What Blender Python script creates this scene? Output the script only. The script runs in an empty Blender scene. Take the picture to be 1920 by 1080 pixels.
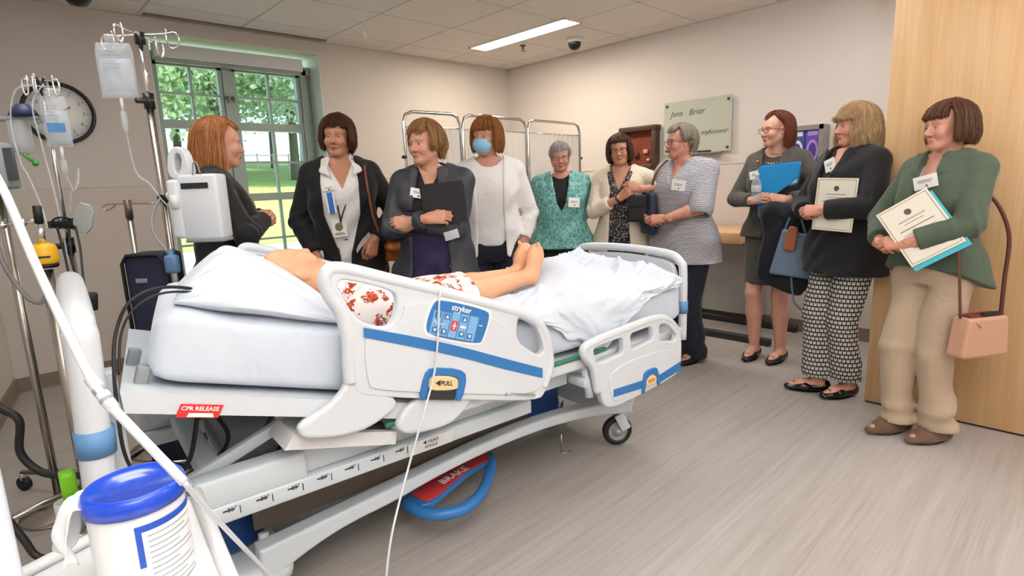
import bpy, bmesh, math, random
import numpy as np
from mathutils import Vector, Matrix
random.seed(7)
SC = bpy.context.scene
COL = SC.collection
PI = math.pi

# ------------------------------------------------------------------ camera, world, sun, exposure
def add_camera():
    cd = bpy.data.cameras.new('camera'); cam = bpy.data.objects.new('camera', cd); COL.objects.link(cam)
    yaw, pitch, roll = 0.7532055, 0.1830254, -0.0382956
    f = Vector((math.sin(yaw)*math.cos(pitch), math.cos(yaw)*math.cos(pitch), -math.sin(pitch)))
    r = Vector((math.cos(yaw), -math.sin(yaw), 0)); u = r.cross(f)
    r2 = math.cos(roll)*r + math.sin(roll)*u; u2 = -math.sin(roll)*r + math.cos(roll)*u
    m = Matrix((r2, u2, -f)).transposed().to_4x4(); m.translation = Vector((0, 0, 1.30))
    cam.matrix_world = m
    cd.sensor_width = 36; cd.lens = 1062.63*36/1920; cd.clip_start = 0.05
    SC.camera = cam
add_camera()
SC.view_settings.view_transform = 'Standard'
SC.view_settings.look = 'None'
SC.view_settings.gamma = 1
SC.view_settings.use_curve_mapping = False
SC.view_settings.exposure = 0.10

def add_world():
    w = bpy.data.worlds.new('sky'); SC.world = w; w.use_nodes = True
    nt = w.node_tree; bg = nt.nodes['Background']
    st = nt.nodes.new('ShaderNodeTexSky'); st.sky_type = 'NISHITA'
    st.sun_disc = False; st.sun_elevation = math.radians(55); st.sun_rotation = math.radians(200)
    nt.links.new(st.outputs[0], bg.inputs[0]); bg.inputs[1].default_value = 0.5
add_world()
def add_light(name, kind, loc, energy, color=(1, 1, 1), size=None, rot=None, target=None):
    l = bpy.data.lights.new(name, kind); o = bpy.data.objects.new(name, l); COL.objects.link(o)
    o.location = loc; l.energy = energy; l.color = color
    if kind == 'AREA':
        l.shape = 'RECTANGLE'; l.size, l.size_y = size
    if kind == 'SUN': l.angle = 0.02
    if target is not None:
        o.rotation_euler = (Vector(target)-Vector(loc)).to_track_quat('-Z', 'Y').to_euler()
    elif rot: o.rotation_euler = rot
    return o
add_light('sun', 'SUN', (0, -5, 20), 6.0, (1, .95, .86), target=(1.5, 3.4, 0))
WARM = (1.0, 0.90, 0.78); NEUT = (1.0, 0.985, 0.965)
# ceiling troffers outside the frame; door, aisle and left are added fill lamps
add_light('troffer_glow_bed_head', 'AREA', (0.5, 0.75, 2.55), 5, NEUT, (1.2, 0.5))
add_light('troffer_glow_bed_foot', 'AREA', (2.1, 1.1, 2.55), 7, NEUT, (1.2, 0.5))
add_light('troffer_glow_entrance', 'AREA', (2.9, -0.9, 2.55), 22, NEUT, (1.2, 0.5))
add_light('fill_lamp_door', 'AREA', (4.2, 0.35, 2.55), 15, NEUT, (0.5, 1.0))  # unseen lamp, added to brighten the right wall
add_light('fill_lamp_aisle', 'AREA', (3.5, 1.9, 2.55), 16, NEUT, (0.4, 1.2))  # unseen lamp, added for more light deep in the room
add_light('troffer_glow_back', 'AREA', (-0.4, -1.2, 2.55), 18, NEUT, (1.2, 0.5))
add_light('fill_lamp_left', 'AREA', (0.35, 2.7, 2.55), 15, NEUT, (0.5, 1.2))  # unseen lamp, added to lift the dark left wall
# fill lamp added to brighten ceiling and faces, bounced up and back like a flash
add_light('bounced_fill', 'AREA', (0.0, -0.35, 1.75), 128, (.96, .98, 1), (0.35, 0.35), target=(0.25, -0.6, 2.6))

# ------------------------------------------------------------------ materials
def lin(c):
    if isinstance(c, str):
        c = [int(c[i:i+2], 16)/255 for i in (0, 2, 4)]
    return tuple((x/12.92 if x <= .04045 else ((x+.055)/1.055)**2.4) for x in c[:3])
MATS = {}
class NT:
    """thin wrapper to write node trees in a line each"""
    def __init__(s, m):
        m.use_nodes = True; s.t = m.node_tree; s.b = s.t.nodes['Principled BSDF']; s.out = s.t.nodes['Material Output']
    def n(s, kind, ins=None, **kw):
        nd = s.t.nodes.new('ShaderNode'+kind)
        for k, v in kw.items(): setattr(nd, k, v)
        for k, v in (ins or {}).items():
            if isinstance(v, bpy.types.NodeSocket): s.t.links.new(v, nd.inputs[k])
            else: nd.inputs[k].default_value = v
        return nd
    def link(s, a, b): s.t.links.new(a, b)
    def obj(s, scale=(1, 1, 1), rot=(0, 0, 0)):
        tc = s.n('TexCoord'); return s.n('Mapping', {'Vector': tc.outputs['Object'], 'Scale': scale, 'Rotation': rot}).outputs[0]
    def ramp(s, fac, stops, interp='LINEAR'):
        r = s.n('ValToRGB', {'Fac': fac}); e = r.color_ramp.elements; r.color_ramp.interpolation = interp
        while len(e) < len(stops): e.new(0.5)
        for el, (p, c) in zip(e, stops): el.position = p; el.color = (*lin(c), 1)
        return r.outputs[0]
    def noise(s, vec, scale=5, detail=3, rough=.5, dist=0):
        return s.n('TexNoise', {'Vector': vec, 'Scale': scale, 'Detail': detail, 'Roughness': rough, 'Distortion': dist}).outputs['Fac']
    def mix(s, fac, a, b, blend='MIX'):
        nd = s.n('Mix', data_type='RGBA', blend_type=blend)
        for i, v in ((0, fac), (6, a), (7, b)):
            if isinstance(v, bpy.types.NodeSocket): s.link(v, nd.inputs[i])
            elif i == 0: nd.inputs[0].default_value = v
            else: nd.inputs[i].default_value = (*lin(v), 1)
        return nd.outputs[2]
    def math(s, op, a, b=0.0, c=0.0):
        nd = s.n('Math', operation=op)
        for i, v in enumerate((a, b, c)):
            if isinstance(v, bpy.types.NodeSocket): s.link(v, nd.inputs[i])
            else: nd.inputs[i].default_value = v
        return nd.outputs[0]
    def color(s, sock): s.link(sock, s.b.inputs['Base Color'])
    def bump(s, h, strength=.3, dist=.005):
        b = s.n('Bump', {'Height': h, 'Strength': strength, 'Distance': dist}); s.link(b.outputs[0], s.b.inputs['Normal'])

def mat(name, color, rough=.5, metal=0.0, vary=.06, vscale=6, bump=0.0, bscale=120, bdist=.002, coat=0, sheen=0, spec=None, trans=0, alpha=None, stretch=(1, 1, 1), emit=0, sss=0):
    """plain procedural material: a base colour broken by soft noise, plus fine bump"""
    if name in MATS: return MATS[name]
    m = bpy.data.materials.new(name); MATS[name] = m; k = NT(m)
    c = lin(color); v = k.obj(stretch)
    if vary:
        f = k.noise(v, vscale, 4)
        mx = k.n('Mix', data_type='RGBA'); k.link(f, mx.inputs[0])
        mx.inputs[6].default_value = (*[x*(1-vary) for x in c], 1); mx.inputs[7].default_value = (*[min(1, x*(1+vary)) for x in c], 1)
        k.color(mx.outputs[2])
    else: k.b.inputs['Base Color'].default_value = (*c, 1)
    k.b.inputs['Roughness'].default_value = rough; k.b.inputs['Metallic'].default_value = metal
    if bump: k.bump(k.noise(v, bscale, 2), bump, bdist)
    if coat: k.b.inputs['Coat Weight'].default_value = coat
    if sheen: k.b.inputs['Sheen Weight'].default_value = sheen; k.b.inputs['Sheen Roughness'].default_value = .4
    if spec is not None: k.b.inputs['Specular IOR Level'].default_value = spec
    if trans: k.b.inputs['Transmission Weight'].default_value = trans
    if alpha is not None: k.b.inputs['Alpha'].default_value = alpha
    if sss:
        k.b.inputs['Subsurface Weight'].default_value = sss; k.b.inputs['Subsurface Radius'].default_value = (.5, .25, .15); k.b.inputs['Subsurface Scale'].default_value = .01
    if emit:
        k.b.inputs['Emission Color'].default_value = (*c, 1); k.b.inputs['Emission Strength'].default_value = emit
    return m
def glass_mat(name, tint, opacity=.12, rough=.03):
    """thin clear sheet: mostly see-through with a glossy surface"""
    if name in MATS: return MATS[name]
    m = bpy.data.materials.new(name); MATS[name] = m; k = NT(m)
    tr = k.n('BsdfTransparent', {'Color': (*[.55+.45*x for x in lin(tint)], 1)})
    k.b.inputs['Base Color'].default_value = (*lin(tint), 1); k.b.inputs['Roughness'].default_value = rough
    fr = k.math('POWER', k.n('LayerWeight', {'Blend': .5}).outputs['Facing'], 4.0)
    fac = k.math('MINIMUM', k.math('ADD', k.math('MULTIPLY', fr, .5), opacity), 1.0)
    mx = k.n('MixShader', {0: fac, 1: tr.outputs[0], 2: k.b.outputs[0]})
    k.link(mx.outputs[0], k.out.inputs[0]); return m

# ------------------------------------------------------------------ objects
def props(o, label=None, cat=None, group=None, kind=None):
    if label: o['label'] = label
    if cat: o['category'] = cat
    if group: o['group'] = group
    if kind: o['kind'] = kind
    return o
def thing(name, label, cat, loc=(0, 0, 0), rz=0.0, group=None):
    o = bpy.data.objects.new(name, None); COL.objects.link(o); o.empty_display_size = .05
    o.location = loc; o.rotation_euler = (0, 0, rz)
    return props(o, label, cat, group)
def link(name, me, parent=None, mats=None, world=False):
    """world=True: the mesh is in world coordinates, keep it there under a moved parent"""
    o = bpy.data.objects.new(name, me); COL.objects.link(o)
    if mats is not None:
        if len(me.materials): me.materials.clear()
        for m in (mats if isinstance(mats, (list, tuple)) else [mats]): me.materials.append(m)
    if parent is not None:
        o.parent = parent
        if world:
            o.matrix_parent_inverse = world_of(parent).inverted()
    return o
def world_of(o):
    m = Matrix.LocRotScale(o.location, o.rotation_euler, o.scale)
    return (world_of(o.parent) @ o.matrix_parent_inverse @ m) if o.parent else m
def structure(name, me, mats, parent=None):
    o = link(name, me, parent, mats)
    if parent is None: o['kind'] = 'structure'
    return o

class MB:
    """mesh collector: boxes, tubes, lathes, prisms -> ONE mesh"""
    def __init__(s): s.v = []; s.f = []; s.m = []; s.sm = []
    def add(s, verts, faces, mi=0, smooth=False):
        b = len(s.v); s.v += [tuple(v) for v in verts]
        for f in faces: s.f.append(tuple(i+b for i in f)); s.m.append(mi); s.sm.append(smooth)
        return s
    def box(s, c, size, rot=None, mi=0):
        hx, hy, hz = [x/2 for x in size]
        vs = [Vector((x, y, z)) for x in (-hx, hx) for y in (-hy, hy) for z in (-hz, hz)]
        R = rot if rot is not None else Matrix.Identity(3)
        vs = [R @ v + Vector(c) for v in vs]
        return s.add(vs, [(0, 1, 3, 2), (4, 6, 7, 5), (0, 4, 5, 1), (2, 3, 7, 6), (0, 2, 6, 4), (1, 5, 7, 3)], mi)
    def bevel_box(s, c, size, r=.01, n=2, rot=None, mi=0, smooth=True):
        bm = bmesh.new(); bmesh.ops.create_cube(bm, size=1)
        bmesh.ops.scale(bm, vec=size, verts=bm.verts)
        bmesh.ops.bevel(bm, geom=bm.edges[:], offset=min(r, min(size)*.49), segments=n, profile=.5, affect='EDGES')
        return s.bm(bm, c, rot, mi, smooth)
    def bm(s, bm, c=(0, 0, 0), rot=None, mi=0, smooth=True):
        R = rot if rot is not None else Matrix.Identity(3)
        bm.verts.index_update()
        s.add([R @ v.co + Vector(c) for v in bm.verts], [[v.index for v in f.verts] for f in bm.faces], mi, smooth)
        bm.free(); return s
    def tube(s, path, r, n=10, mi=0, closed=False, cap=True, flat=1.0):
        P = [Vector(p) for p in path]; N = len(P)
        rr = r if isinstance(r, (list, tuple)) else [r]*N
        vs = []; prev = None
        for i, p in enumerate(P):
            if closed: t = P[(i+1) % N]-P[i-1]
            else: t = P[min(i+1, N-1)]-P[max(i-1, 0)]
            if t.length < 1e-9: t = Vector((0, 0, 1))
            t.normalize()
            if prev is None:
                a = Vector((0, 0, 1)) if abs(t.z) < .9 else Vector((1, 0, 0))
                u = t.cross(a).normalized()
            else:
                u = prev - t*prev.dot(t)
                u = u.normalized() if u.length > 1e-6 else t.orthogonal().normalized()
            prev = u; w = t.cross(u)
            for k in range(n):
                a = 2*PI*k/n; vs.append(p + (u*math.cos(a) + w*math.sin(a)*flat)*rr[i])
        fs = []
        for i in range(N if closed else N-1):
            for k in range(n):
                a = i*n+k; b = i*n+(k+1) % n; j = ((i+1) % N)*n
                fs.append((a, b, j+(k+1) % n, j+k))
        if cap and not closed:
            fs.append(tuple(range(n-1, -1, -1))); fs.append(tuple(range((N-1)*n, N*n)))
        return s.add(vs, fs, mi, True)
    def cyl(s, a, b, r, r2=None, n=16, mi=0): return s.tube([a, b], [r, r if r2 is None else r2], n, mi)
    def lathe(s, prof, c=(0, 0, 0), n=28, rot=None, mi=0, smooth=True, a0=0, a1=2*PI):
        """prof: list of (r, z); axis z, turned by rot and moved to c"""
        R = rot if rot is not None else Matrix.Identity(3); vs = []; fs = []; m = len(prof)
        full = abs(a1-a0-2*PI) < 1e-6; cnt = n if full else n+1
        for k in range(cnt):
            a = a0+(a1-a0)*k/n
            for r, z in prof: vs.append(R @ Vector((r*math.cos(a), r*math.sin(a), z)) + Vector(c))
        for k in range(n):
            j = (k+1) % cnt
            for i in range(m-1): fs.append((k*m+i, j*m+i, j*m+i+1, k*m+i+1))
        return s.add(vs, fs, mi, smooth)
    def ball(s, c, r, n=12, mi=0, rot=None):
        r = r if isinstance(r, (tuple, list)) else (r, r, r)
        bm = bmesh.new(); bmesh.ops.create_uvsphere(bm, u_segments=n, v_segments=max(6, n*2//3), radius=1)
        bmesh.ops.scale(bm, vec=r, verts=bm.verts); return s.bm(bm, c, rot, mi)
    def sheet(s, grid, mi=0, smooth=True):
        """grid: rows of points"""
        R = len(grid); C = len(grid[0])
        return s.add([p for row in grid for p in row], [(i*C+j, i*C+j+1, (i+1)*C+j+1, (i+1)*C+j) for i in range(R-1) for j in range(C-1)], mi, smooth)
    def mesh(s, name='mesh'):
        me = bpy.data.meshes.new(name); me.from_pydata(s.v, [], s.f)
        me.polygons.foreach_set('material_index', s.m); me.polygons.foreach_set('use_smooth', s.sm)
        me.update(); return me
    def build(s, name, mats, parent=None, world=False): return link(name, s.mesh(name), parent, mats, world)

def evaluated(o):
    dg = bpy.context.evaluated_depsgraph_get(); me = bpy.data.meshes.new_from_object(o.evaluated_get(dg))
    d = o.data; bpy.data.objects.remove(o)
    if isinstance(d, bpy.types.Curve): bpy.data.curves.remove(d)
    return me
def shape(outlines, depth=.01, bevel=.002, res=2, M=None, name='shape', smooth_pts=0):
    """flat outline(s) with holes, thickness and rounded edge; drawn in local XY, extruded along Z, then moved by matrix M"""
    cu = bpy.data.curves.new(name, 'CURVE'); cu.dimensions = '2D'; cu.fill_mode = 'BOTH'
    cu.extrude = max(depth/2-bevel, 1e-5); cu.bevel_depth = bevel; cu.bevel_resolution = res; cu.offset = -bevel
    for pts in outlines:
        if smooth_pts: pts = chaikin(pts, smooth_pts)
        sp = cu.splines.new('POLY'); sp.points.add(len(pts)-1); sp.use_cyclic_u = True
        for p, q in zip(sp.points, pts): p.co = (q[0], q[1], 0, 1)
    o = bpy.data.objects.new(name, cu); COL.objects.link(o); me = evaluated(o)
    if M is not None: me.transform(M)
    for p in me.polygons: p.use_smooth = False
    return me
def chaikin(pts, it=2, closed=True):
    for _ in range(it):
        q = []; N = len(pts)
        for i in range(N if closed else N-1):
            a, b = pts[i], pts[(i+1) % N]
            q.append(tuple(x*.75+y*.25 for x, y in zip(a, b))); q.append(tuple(x*.25+y*.75 for x, y in zip(a, b)))
        if not closed: q = [pts[0]]+q+[pts[-1]]
        pts = q
    return pts
def text_mesh(s, size, M, depth=.0008, align='CENTER', shear=0, offset=0):
    cu = bpy.data.curves.new('lettering', 'FONT'); cu.body = s; cu.size = size; cu.align_x = align; cu.align_y = 'CENTER'
    cu.extrude = depth/2; cu.resolution_u = 2; cu.shear = shear; cu.offset = offset
    o = bpy.data.objects.new('lettering', cu); COL.objects.link(o); me = evaluated(o); me.transform(M); return me
def frame_matrix(origin, x, y):
    """matrix whose local X runs along x and Y along y (in world), Z out of the face"""
    x = Vector(x).normalized(); z = x.cross(Vector(y)).normalized(); y = z.cross(x)
    m = Matrix((x, y, z)).transposed().to_4x4(); m.translation = Vector(origin); return m
def spline(pts, n=8, closed=False):
    """Catmull-Rom through 3-D points"""
    P = [Vector(p) for p in pts]; out = []; N = len(P)
    for i in range(N if closed else N-1):
        g = (lambda j: P[j % N]) if closed else (lambda j: P[max(0, min(N-1, j))])
        a, b, c, d = g(i-1), g(i), g(i+1), g(i+2)
        for k in range(n):
            t = k/n; out.append(.5*((2*b)+(c-a)*t+(2*a-5*b+4*c-d)*t*t+(3*b-a-3*c+d)*t**3))
    if not closed: out.append(P[-1])
    return out
# ------------------------------------------------------------------ soft implicit modelling: shapes are blended in a numpy grid and meshed
import openvdb
class Field:
    def __init__(s, lo, hi, h):
        s.lo = np.array(lo, float); s.h = h; s.n = np.ceil((np.array(hi, float)-s.lo)/h).astype(int)+1
        s.d = np.full(s.n, .08, np.float32)
        s.ax = [(s.lo[i]+h*np.arange(s.n[i])).astype(np.float32) for i in range(3)]
    def _box(s, lo, hi):
        a = np.clip(np.floor((np.array(lo)-s.lo)/s.h).astype(int), 0, s.n); b = np.clip(np.ceil((np.array(hi)-s.lo)/s.h).astype(int)+1, 0, s.n)
        if (b <= a).any(): return None
        sl = tuple(slice(p, q) for p, q in zip(a, b))
        return sl, s.ax[0][sl[0]][:, None, None], s.ax[1][sl[1]][None, :, None], s.ax[2][sl[2]][None, None, :]
    def put(s, fn, lo, hi, k=.01, op='u'):
        m = k+.02; r = s._box(np.array(lo)-m, np.array(hi)+m)
        if r is None: return s
        sl, x, y, z = r; d = fn(x, y, z).astype(np.float32); a = s.d[sl]
        if op == 'u':
            if k > 0: e = np.maximum(k-np.abs(a-d), 0); s.d[sl] = np.minimum(a, d)-e*e/(4*k)
            else: s.d[sl] = np.minimum(a, d)
        elif op == 's':
            d = -d
            if k > 0: e = np.maximum(k-np.abs(a-d), 0); s.d[sl] = np.maximum(a, d)+e*e/(4*k)
            else: s.d[sl] = np.maximum(a, d)
        return s
    def cap(s, a, b, ra, rb=None, k=.01, op='u', flat=None):
        """tapered capsule; flat=(axis vector, factor) squashes it along one direction"""
        a = np.array(a, float); b = np.array(b, float); rb = ra if rb is None else rb; R = max(ra, rb); ab = b-a; L = max(float(ab@ab), 1e-12)
        def fn(x, y, z):
            px, py, pz = x-a[0], y-a[1], z-a[2]
            t = np.clip((px*ab[0]+py*ab[1]+pz*ab[2])/L, 0, 1)
            qx, qy, qz = px-t*ab[0], py-t*ab[1], pz-t*ab[2]
            q2 = qx*qx+qy*qy+qz*qz
            if flat is not None:
                u = np.array(flat[0], float); u /= np.linalg.norm(u); w = qx*u[0]+qy*u[1]+qz*u[2]
                q2 = q2+w*w*(1/flat[1]**2-1)
            return np.sqrt(q2)-(ra+(rb-ra)*t)
        return s.put(fn, np.minimum(a, b)-R, np.maximum(a, b)+R, k, op)
    def ell(s, c, r, k=.01, op='u', R=None):
        c = np.array(c, float); r = np.array(r, float); m = max(r)
        def fn(x, y, z):
            px, py, pz = x-c[0], y-c[1], z-c[2]
            if R is not None:
                M = np.array(R).T; px, py, pz = [M[i][0]*px+M[i][1]*py+M[i][2]*pz for i in range(3)]
            q = np.sqrt((px/r[0])**2+(py/r[1])**2+(pz/r[2])**2); g = np.sqrt((px/r[0]**2)**2+(py/r[1]**2)**2+(pz/r[2]**2)**2)+1e-9
            return q*(q-1)/g
        return s.put(fn, c-(r if R is None else m), c+(r if R is None else m), k, op)
    def loft(s, sec, k=.02, op='u', p=2.4, grow=0.0, z0=None, z1=None):
        """stack of super-elliptic sections (z, a, b, cx, cy)"""
        S = np.array(sorted(sec), float); Z = S[:, 0]; a = S[:, 1]+grow; b = S[:, 2]+grow
        lo = (S[:, 3]-a).min(), (S[:, 4]-b).min(), Z[0] if z0 is None else z0; hi = (S[:, 3]+a).max(), (S[:, 4]+b).max(), Z[-1] if z1 is None else z1
        def fn(x, y, z):
            A, B, cx, cy = [smooth_interp(z, Z, v) for v in (a, b, S[:, 3], S[:, 4])]
            q = (np.abs((x-cx)/A)**p+np.abs((y-cy)/B)**p)**(1/p); d = (q-1)*np.minimum(A, B)*.95
            return np.maximum(np.maximum(d, lo[2]-z), z-hi[2])
        return s.put(fn, lo, hi, k, op)
    def box(s, c, size, r=.004, k=.006, op='u', R=None):
        c = np.array(c, float); hs = np.array(size)/2-r; m = float(np.linalg.norm(size))/2
        def fn(x, y, z):
            px, py, pz = x-c[0], y-c[1], z-c[2]
            if R is not None:
                M = np.array(R).T; px, py, pz = [M[i][0]*px+M[i][1]*py+M[i][2]*pz for i in range(3)]
            q = [np.abs(v)-w for v, w in zip((px, py, pz), hs)]
            o = np.sqrt(sum(np.maximum(v, 0)**2 for v in q)); return o+np.minimum(np.maximum(np.maximum(q[0], q[1]), q[2]), 0)-r
        return s.put(fn, c-m, c+m, k, op)
    def cut(s, fn, k=.006):
        """keep only where fn<0 (whole grid)"""
        return s.put(lambda x, y, z: -fn(x, y, z)+0*(x+y+z), s.lo, s.lo+s.h*s.n, k, 's')
    def shift(s, fn, lo=None, hi=None):
        """add a displacement to the distance"""
        r = s._box(s.lo if lo is None else lo, s.lo+s.h*s.n if hi is None else hi)
        if r: sl, x, y, z = r; s.d[sl] += fn(x, y, z).astype(np.float32)
        return s
    def mesh(s):
        d = np.pad(s.d, 1, constant_values=.05); g = openvdb.FloatGrid(background=.08); g.copyFromArray(d)
        p, q = g.convertToQuads(isovalue=0.0)
        v = (np.array(p)-1)*s.h+s.lo; q = np.array(q)[:, ::-1]
        return v, q
def smooth_interp(z, Z, V):
    """piecewise cubic-eased interpolation with limited tangents"""
    z = np.asarray(z); n = len(Z)
    if n == 1: return np.full(z.shape, V[0])
    i = np.clip(np.searchsorted(Z, z)-1, 0, n-2); h = np.maximum(Z[i+1]-Z[i], 1e-6); t = np.clip((z-Z[i])/h, 0, 1)
    m = np.gradient(V, Z) if n > 2 else np.full(n, (V[1]-V[0])/(Z[1]-Z[0]))
    return (2*t**3-3*t**2+1)*V[i]+(t**3-2*t**2+t)*h*m[i]+(-2*t**3+3*t**2)*V[i+1]+(t**3-t**2)*h*m[i+1]
def npmesh(v, q, name='mesh', smooth=True, colors=None):
    me = bpy.data.meshes.new(name); v = np.asarray(v, np.float32); q = np.asarray(q, np.int32)
    me.vertices.add(len(v)); me.vertices.foreach_set('co', v.ravel())
    me.loops.add(q.size); me.loops.foreach_set('vertex_index', q.ravel())
    me.polygons.add(len(q)); me.polygons.foreach_set('loop_start', np.arange(0, q.size, q.shape[1], dtype=np.int32))
    me.polygons.foreach_set('use_smooth', np.full(len(q), smooth))
    if colors is not None:
        a = me.color_attributes.new('tint', 'FLOAT_COLOR', 'POINT'); c = np.ones((len(v), 4), np.float32); c[:, :3] = colors; a.data.foreach_set('color', c.ravel())
    me.update(calc_edges=True); me.validate(); return me
def relax(v, q, it=2, lam=.5):
    """a few Laplacian steps to take the voxel steps out"""
    v = np.array(v, np.float32); n = len(v)
    e = np.concatenate([q[:, [0, 1]], q[:, [1, 2]], q[:, [2, 3]], q[:, [3, 0]]]); c = np.bincount(e.ravel(), minlength=n).astype(np.float32)[:, None]
    for _ in range(it):
        a = np.stack([np.bincount(e[:, 0], v[e[:, 1], i], n)+np.bincount(e[:, 1], v[e[:, 0], i], n) for i in range(3)], 1)
        v = v+lam*(a/np.maximum(c, 1)-v)
    return v.astype(np.float32)
# ================================================================== the room
XB, YA, H = 4.848, 5.098, 2.612
def wall_material(name, base, glow=.03):
    m = bpy.data.materials.new(name); k = NT(m); v = k.obj()
    k.color(k.mix(k.noise(v, 1.3, 3), base[0], base[1])); k.b.inputs['Roughness'].default_value = .62
    k.bump(k.noise(v, 260, 2), .12, .001); return m
M_wallA = wall_material('greige_wall_paint', ('cbc4bd', 'cfc8c1'))
M_wallB = wall_material('pale_wall_paint', ('d2cac4', 'd6cec8'))
M_tile = mat('ceiling_tile_board', 'e4dcd4', .9, vary=.03, vscale=60, bump=.5, bscale=420, bdist=.001)
M_tee = mat('ceiling_grid_metal', 'c6beb7', .5)
M_base = mat('taupe_rubber_base', '85776b', .55)
M_white = mat('white_satin_paint', 'dcdddf', .4, vary=.02)
M_plastic = mat('bed_white_plastic', 'd6dce2', .34, vary=.015, coat=.15)
M_blue = mat('bed_blue_plastic', '2f74b5', .4, vary=.03)
M_steel = mat('brushed_steel', 'b9b4ac', .25, 1.0, vary=.08, vscale=30)
M_chrome = mat('chrome', 'd8d8d8', .12, 1.0, vary=.03)
M_black = mat('black_rubber', '141416', .55, vary=.1)
M_blackplastic = mat('black_plastic', '0e0e10', .3)
M_grey = mat('grey_plastic', '8f9497', .45)

def floor_material():
    m = bpy.data.materials.new('streaked_vinyl_floor'); k = NT(m)
    v = k.obj((.6, 16, 1)); v2 = k.obj((1.2, 70, 1)); v3 = k.obj((.25, 3.2, 1))
    f = k.math('ADD', k.math('MULTIPLY', k.noise(v, 2.2, 5, .65), .5), k.math('MULTIPLY', k.noise(v2, 2.0, 4, .6), .3))
    f = k.math('ADD', f, k.math('MULTIPLY', k.noise(v3, 2, 2), .25))
    k.color(k.ramp(f, [(.34, '958e88'), (.5, 'a69f99'), (.62, 'b0aaa5'), (.76, 'bbb5b0')]))
    k.b.inputs['Roughness'].default_value = .42; k.bump(f, .08, .002); return m
fl = MB().box((1.6, 1.45, -.05), (6.9, 7.6, .1)); structure('floor', fl.mesh('floor'), floor_material())
# walls: back wall with the window opening
WX0, WX1, WZ0, WZ1 = 1.15, 2.498, .42, 2.512
WT = .34
b = MB()
b.box(((0.0+WX0)/2-.9, YA+WT/2, H/2+.1), (WX0+1.8, WT, H+.2))
b.box(((WX1+XB+.2)/2, YA+WT/2, H/2+.1), (XB+.2-WX1, WT, H+.2))
b.box(((WX0+WX1)/2, YA+WT/2, (WZ1+H+.2)/2), (WX1-WX0, WT, H+.2-WZ1))
b.box(((WX0+WX1)/2, YA+WT/2, WZ0/2), (WX1-WX0, WT, WZ0))
structure('wall_back', b.mesh(), M_wallA)
structure('wall_right', MB().box((XB+.1, 1.4, H/2+.1), (.2, 7.4, H+.2)).mesh(), M_wallB)
# short return wall at the left, then the open side of the room behind the camera
b = MB()
def slab(b, p, q, t=.12, z0=0, z1=H+.2):
    p = Vector((*p, 0)); q = Vector((*q, 0)); d = (q-p); n = Vector((-d.y, d.x, 0)).normalized()*t
    vs = [p, q, q+n, p+n]; vs = [Vector((x.x, x.y, z)) for z in (z0, z1) for x in vs]
    b.add(vs, [(0, 3, 2, 1), (4, 5, 6, 7), (0, 1, 5, 4), (1, 2, 6, 5), (2, 3, 7, 6), (3, 0, 4, 7)])
slab(b, (.055, YA+.05), (-.36, 2.75), -.12); slab(b, (-.36, 2.75), (-1.7, 2.75), -.12); slab(b, (-1.7, 2.9), (-1.7, -2.3), -.12)
structure('wall_left', b.mesh(), M_wallA)
b = MB(); slab(b, (-1.8, -2.2), (3.6, -2.2), -.12); slab(b, (3.53, -.22), (XB+.1, -.22), -.1); slab(b, (3.6, -2.3), (3.6, -.22), -.1)
structure('wall_front', b.mesh(), M_wallB)
# protective rail line: the lower wall sheet stands 3 mm proud with a thin cap
M_cap = mat('wall_guard_cap', 'cfc6be', .45)
M_guardA = wall_material('wall_guard_sheet', ('c8beb5', 'ccc3ba')); M_guardB = wall_material('wall_guard_sheet_pale', ('cec5bf', 'd2c9c3'))
b = MB(); b.box((.6, YA-.002, .73), (1.1, .004, 1.31)); b.box((3.66, YA-.002, .73), (2.33, .004, 1.31)); structure('trim_1', b.mesh(), M_guardA)
b = MB(); b.box((.6, YA-.004, 1.388), (1.1, .008, .012)); b.box((3.66, YA-.004, 1.40), (2.33, .008, .012)); structure('trim_2', b.mesh(), M_cap)
b = MB(); b.box((XB-.002, 2.45, .73), (.004, 5.29, 1.32)); structure('trim_3', b.mesh(), M_guardB)
b = MB(); b.box((XB-.004, 2.45, 1.398), (.008, 5.29, .012)); structure('trim_4', b.mesh(), M_cap)
def baseboard(name, p, q, t=.012, h=.1):
    b = MB(); slab(b, p, q, t, 0, h); slab(b, p, q, t*1.7, 0, .022); structure(name, b.mesh(), M_base)
baseboard('baseboard_back', (XB, YA), (.05, YA)); baseboard('baseboard_right', (XB, -.2), (XB, YA)); baseboard('baseboard_left', (.052, YA), (-.36, 2.75))

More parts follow.
